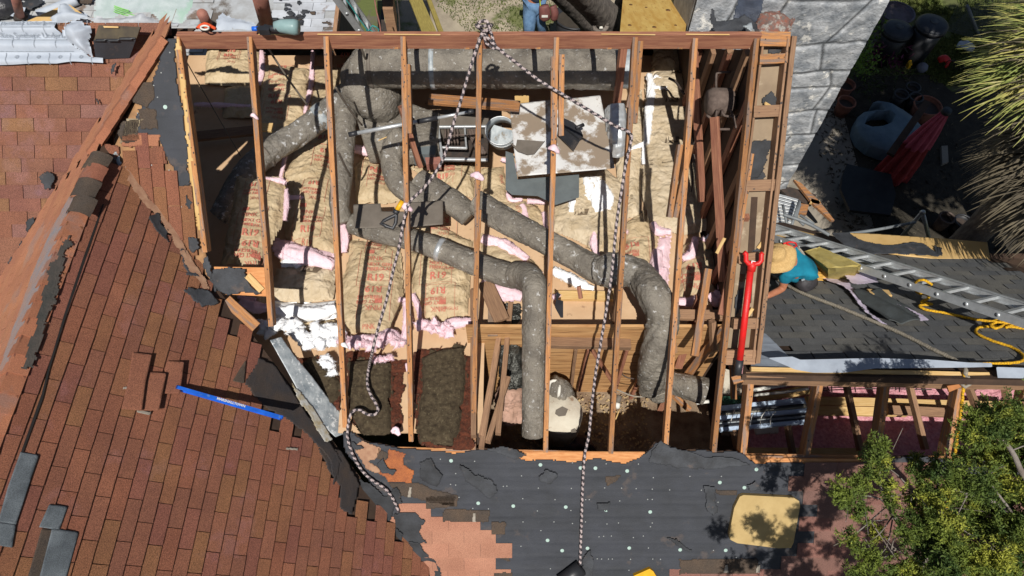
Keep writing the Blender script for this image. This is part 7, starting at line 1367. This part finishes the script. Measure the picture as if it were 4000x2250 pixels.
limbs = [([(4150, 2420, 5.2), (4010, 2150, 4.8), (3900, 2135, 4.7), (3780, 2160, 4.7), (3640, 2165, 4.8), (3560, 2100, 4.85), (3490, 2010, 4.9), (3450, 1930, 4.95), (3434, 1850, 5.0)], .05),
         ([(3490, 2010, 4.9), (3440, 1950, 4.9), (3370, 1935, 4.95), (3300, 1925, 5.0)], .014), ([(3470, 2030, 4.85), (3400, 2035, 4.9)], .010), ([(3780, 2160, 4.7), (3700, 2110, 4.7), (3670, 1990, 4.75), (3662, 1850, 4.8), (3655, 1790, 4.9)], .028),
         ([(4010, 2150, 4.8), (3980, 2040, 4.6), (3880, 1960, 4.6), (3780, 1930, 4.6), (3700, 1900, 4.7)], .028), ([(4150, 2420, 5.2), (4080, 2000, 4.6), (4000, 1860, 4.5), (3950, 1760, 4.5), (3860, 1640, 4.6)], .045),
         ([(3640, 2165, 4.8), (3600, 2200, 4.8), (3560, 2250, 4.8)], .016), ([(3780, 2160, 4.7), (3830, 2230, 4.6), (3860, 2300, 4.6)], .02), ([(3560, 2100, 4.85), (3480, 2160, 4.85), (3420, 2200, 4.9)], .016), ([(3660, 1990, 4.75), (3600, 1950, 4.8), (3560, 1925, 4.85)], .008), ([(3640, 1940, 4.8), (3560, 1915, 4.8)], .008), ([(3980, 2040, 4.6), (3900, 1930, 4.5), (3850, 1870, 4.5)], .016), ([(3530, 2190, 4.8), (3640, 2180, 4.8)], .008)]
for P, r in limbs: tube('branch', [D4(*p) for p in P], [r*.6, r*.5, r*.4, r*.2], TWIG, ju, 10, (lambda s, th: .1*np.sin(s*30+th)), ds=.04)
for _ in range(46):
    P, r = limbs[rs.randint(len(limbs))]; i = rs.randint(1, len(P)); a = D4(*P[i]); e = a+np.array([rs.uniform(-.3, .3), rs.uniform(-.3, .3), rs.uniform(-.1, .3)]); tube('twig', [a, (a+e)/2+rs.normal(size=3)*.03, e], [.006, .004, .002], TWIG, ju, 5)
cl = [(3410, 1770, 60), (3400, 1850, 55), (3280, 1930, 50), (3350, 1900, 55), (3440, 1800, 40), (3360, 2000, 55), (3470, 1905, 40), (3330, 2110, 50), (3400, 2190, 65), (3490, 2230, 55), (3600, 1850, 45), (3640, 1830, 50), (3580, 1790, 30), (3720, 1870, 70), (3780, 1930, 60), (3700, 1940, 40),
      (3835, 1890, 70), (3900, 1900, 65), (3850, 1760, 75), (3900, 1680, 80), (3820, 1640, 55), (3950, 1630, 60), (3985, 1740, 70), (3760, 1790, 40), (3700, 2060, 75), (3780, 2030, 75), (3850, 2060, 75), (3935, 2000, 75), (3740, 2150, 65), (3800, 2200, 75), (3890, 2190, 70), (3980, 2130, 70), (3700, 2230, 70), (3860, 2250, 80), (3970, 2240, 80), (3560, 1960, 40), (3620, 2020, 50), (3300, 1960, 35), (3445, 1740, 30), (3960, 1930, 60), (4060, 1850, 120), (4080, 2100, 120), (4060, 1650, 110), (3540, 2110, 35), (3420, 2080, 40), (3480, 1960, 30), (3350, 2240, 50)]
AP, AD, AL, AW = [], [], [], []
cl += [(x*1.0, y, 70) for x, y in ((3620, 1930), (3560, 2050), (3610, 2120), (3660, 2090), (3840, 1960), (3900, 1800), (3800, 1700), (3880, 1620), (3930, 2070), (3640, 2240), (3560, 2230))]
for _k in range(120): cl.append((None, np.array([1.9+2.7*rs.rand()**.85, rs.uniform(-1.6, .02), rs.uniform(4.3, 5.6)]), 62))
for X, Y, rp in cl:
    rp = rp*(.9 if X is not None and X < 3600 else 1.0)
    dpt = 4.75+rs.uniform(-.35, .25)+(.15 if X is not None and X < 3500 else 0); c = D4(X, Y, dpt) if X is not None else Y; R_ = rp*dpt/F; ns = int((62 if (X is None or X > 3600) else 50)*(rp/60)**2)+10
    for _ in range(ns):
        d = unit(rs.normal(size=3)+[0, .2, .35]); s0 = c+rs.normal(size=3)*R_*[.42, .42, .34]; Lf = R_*rs.uniform(.25, .75); m = int(20+Lf*260)
        t_ = rs.rand(m); P = s0+np.outer(t_*Lf, d)+rs.normal(size=(m, 3))*.008; dr = d*.8+rs.normal(size=(m, 3))*.65; AP.append(P); AD.append(dr); AL.append(rs.uniform(.012, .032, m)); AW.append(rs.uniform(.0025, .0055, m))
V, Fc = leafquads(np.concatenate(AP), np.concatenate(AD), np.concatenate(AL), np.concatenate(AW), rs); print('juniper leaves', len(Fc)); mesh('crown', V, Fc, LEAF, ju)
# palm at the right edge
def palm(label, c, nf, mat, seed, R_=1.0, droop=.9, base=None, lo=0, hi=2*PI, tilt=.2, sk=0):
    r_ = np.random.RandomState(seed); t = thing('palm_tree', label, 'palm', base); trunk_top = np.array(c)
    tube('trunk', [np.array(base, float), np.array([base[0], base[1], c[2]*.6]), trunk_top], [.22, .17, .15], BARK, t, 20, bark(7)); 
    for f in range(nf):
        a = r_.uniform(lo, hi); dead = f < sk; el_ = r_.uniform(-.9, -.35) if dead else r_.uniform(-.25, .75); d = np.array([math.cos(a)*math.cos(el_), math.sin(a)*math.cos(el_), math.sin(el_)]); pt = trunk_top+d*R_*.55; sd_ = unit(np.cross(d, [0, 0, 1])); nn = np.cross(sd_, d)
        V = []; Fc = []; P0 = [trunk_top, trunk_top+d*R_*.3, pt]; v_, f_, _, _ = tubegeo(P0, [.012], 5, ds=.1); V += list(v_); Fc += f_
        for k in range(38):
            b = (k/37-.5)*2.5+r_.uniform(-.04, .04); dd = unit(d*math.cos(b)+sd_*math.sin(b)+nn*.12*r_.normal()); Ln = R_*r_.uniform(.75, 1.1)*(1-.25*abs(b)/1.4); n = 7; q0 = len(V); w0 = .013
            sw = unit(np.cross(dd, nn)); p = pt.copy(); g = 0; bend = r_.uniform(-.5, .5); dr_ = r_.uniform(.4, 1.9)
            for i in range(n+1):
                x = i/n; w_ = w0*(1-x)**.6*(1.2 if i else .6)+.0008; V += [p-sw*w_+nn*.004, p+sw*w_+nn*.004]; g += droop*dr_*(.25 if not dead else .5)*x; dd2 = unit(dd-np.array([0, 0, g])+sw*bend*x*x); p = p+dd2*Ln/n
            for i in range(n): Fc.append((q0+i*2, q0+i*2+1, q0+i*2+3, q0+i*2+2))
        mesh('frond', V, Fc, PALMD if (dead or f % 6 == 5) else mat, t)
    return t
pc = at_d(4395, 300, 6.9)
palm('fan palm with drooping yellow green leaves reaching in at the right edge', pc, 34, PALM, 5, 1.0, .9, (pc[0]+.1, pc[1], 0), PI*.55, PI*1.55)
pc2 = at_d(4380, 560, 7.2)
palm('shaggy palm with dead brown hanging leaves at the right edge', pc2, 44, PALMD, 6, 1.0, 1.2, (pc2[0]+1.6, pc2[1]-.6, 0), PI*.5, PI*1.5, sk=34)
# unseen tree added right of the view to block sun from the yard
sh = thing('added_shade_tree', 'unseen dense tree added past the right edge to shade the yard', 'tree', (8.2, 5.8, 0)); tube('trunk', [(8.2, 5.8, 0), (8.1, 5.7, 3), (7.6, 5.2, 6.2)], [.25, .2, .12], BARK, sh, 16, bark(9))
n = 52000; P = np.stack([rs.uniform(5.45, 10.2, n), rs.uniform(3.0, 7.6, n), rs.uniform(6.3, 7.8, n)], 1)
k = vn(P[:, 0]*1.4, P[:, 1]*1.4, 77) > .10; edge = (P[:, 0] > 5.7+.5*vn(P[:, 1]*2, P[:, 2]*1, 8)); P = P[k & edge]; V, Fc = leafquads(P, rs.normal(size=P.shape), rs.uniform(.10, .20, len(P)), rs.uniform(.03, .055, len(P)), rs); mesh('crown', V, Fc, M('dark_leaf', (.05, .07, .02), (.03, .05, .015)), sh)
# crown of the oak, north of the picture, dappling the ground
n = 9000; P = np.array([1.5, 10.2, 8.8])+rs.normal(size=(n, 3))*[1.6, .9, .5]; P = P[(P[:, 1] > 9.0) & (vn(P[:, 0]*1.8, P[:, 1]*1.8, 5) > .5)]
V, Fc = leafquads(P, rs.normal(size=P.shape), rs.uniform(.08, .16, len(P)), rs.uniform(.025, .045, len(P)), rs); mesh('crown', V, Fc, MATS['dark_leaf'], oak)
# green climber, purple plants, spiky plants, grass
def bush(name, label, spots, mat, Ln, Wd, z0, z1, n, seed, spread=.12, cat='plant', up=.4):
    r_ = np.random.RandomState(seed); t = thing(name, label, cat, at_z(spots[0][0], spots[0][1], z0)); P = []; 
    for X, Y in spots: P.append(at_z(X, Y, r_.uniform(z0, z1))+r_.normal(size=(n, 3))*spread)
    P = np.concatenate(P); V, Fc = leafquads(P, r_.normal(size=P.shape)+[0, 0, up], r_.uniform(Ln*.6, Ln, len(P)), r_.uniform(Wd*.6, Wd, len(P)), r_); mesh('foliage', V, Fc, mat, t)
    c = at_z(spots[0][0], spots[0][1], z0); tube('stem', [np.array([c[0], c[1], 0.0]), c], [.02, .01], TWIG, t, 6); return t
bush('climbing_plant', 'bright green climber against the right edge of the stone chimney', [(3395, 105), (3385, 150), (3360, 190), (3375, 220), (3370, 255), (3390, 240), (3350, 170)], LEAFB, .10, .022, .5, 1.0, 90, 1, .13)
bush('purple_plant', 'purple leaved plant in the shade beside the plant stand', [(3430, 205), (3480, 195), (3500, 220), (3445, 230)], M('purple_leaf', (.22, .03, .11), (.06, .02, .04), 5, .6), .26, .022, .25, .5, 34, 2, .10)
bush('shade_plant', 'dark low plants in the deep shade below the purple plant', [(3400, 290), (3450, 320), (3380, 350), (3500, 300)], M('deep_green_leaf', (.05, .07, .02)), .16, .015, .15, .3, 60, 3, .2)
bush('weed', 'small green weed growing at the foot of the oak', [(2285, 120), (2300, 128)], LEAFB, .10, .012, .5, .6, 50, 4, .09)
for k_, (X, Y, lab) in enumerate(((2770, 40, 'spiky dark green rosette beyond the plywood sheet'), (2720, 100, 'ragged spiky plant right against the plywood sheet edge'), (3850, 270, 'dark spiky weed beneath the palm leaves'))):
    t = thing('spiky_plant', lab, 'plant', at_z(X, Y, 0)); V = []; Fc = []; c = at_z(X, Y, .35)
    for i in range(70):
        d = unit(rs.normal(size=3)*[1, 1, .45]+[0, 0, .35]); sw = unit(np.cross(d, [0, 0, 1])); L_ = rs.uniform(.3, .55); q0 = len(V)
        for j in range(5): x = j/4; p = c+d*L_*x-np.array([0, 0, .25*x*x*L_]); V += [p-sw*.016*(1-x)-sw*.001, p+sw*.016*(1-x)+sw*.001]
        Fc += [(q0+j*2, q0+j*2+1, q0+j*2+3, q0+j*2+2) for j in range(4)]
    mesh('leaves', V, Fc, M('yucca_leaf', (.06, .085, .03), (.035, .05, .02), 5, .5), t)
def grass(poly, n, seed, mat=GRASS, h=.07):
    r_ = np.random.RandomState(seed); Q = np.array([at_z(X, Y, .04) for X, Y in poly]); P = np.stack([r_.uniform(Q[:, 0].min(), Q[:, 0].max(), n), r_.uniform(Q[:, 1].min(), Q[:, 1].max(), n), np.full(n, .04)], 1)
    P = P[inside(P[:, 0], P[:, 1], Q[:, :2]) & (vn(P[:, 0]*2.2, P[:, 1]*2.2, seed) > .3)]; V, Fc = leafquads(P, r_.normal(size=P.shape)*.5+[0, 0, .8], r_.uniform(h*.5, h*1.3, len(P)), r_.uniform(.006, .013, len(P)), r_)
    o = mesh('grass', V, Fc, mat); tag(o, kind='stuff')
grass([(3420, -120), (4200, -120), (4100, 330), (3640, 330), (3600, 260), (3700, 60), (3420, 60)], 60000, 1); grass([(2760, -120), (2960, -120), (2940, 100), (2780, 100)], 14000, 2); grass([(1600, -60), (2200, -60), (2150, 140), (1850, 140)], 5000, 3, h=.05)
# leaf litter and twigs on the darkened ground
n = 5000; P = np.stack([rs.uniform(4.2, 8.4, n), rs.uniform(6.2, 11.2, n), np.full(n, .05)], 1); P = P[P[:, 0] > 5.75]; V, Fc = leafquads(P, rs.normal(size=P.shape)*[1, 1, .15], rs.uniform(.05, .12, len(P)), rs.uniform(.012, .03, len(P)), rs); tag(mesh('leaf_litter', V, Fc, M('litter', (.10, .085, .06), (.06, .05, .035))), kind='stuff')
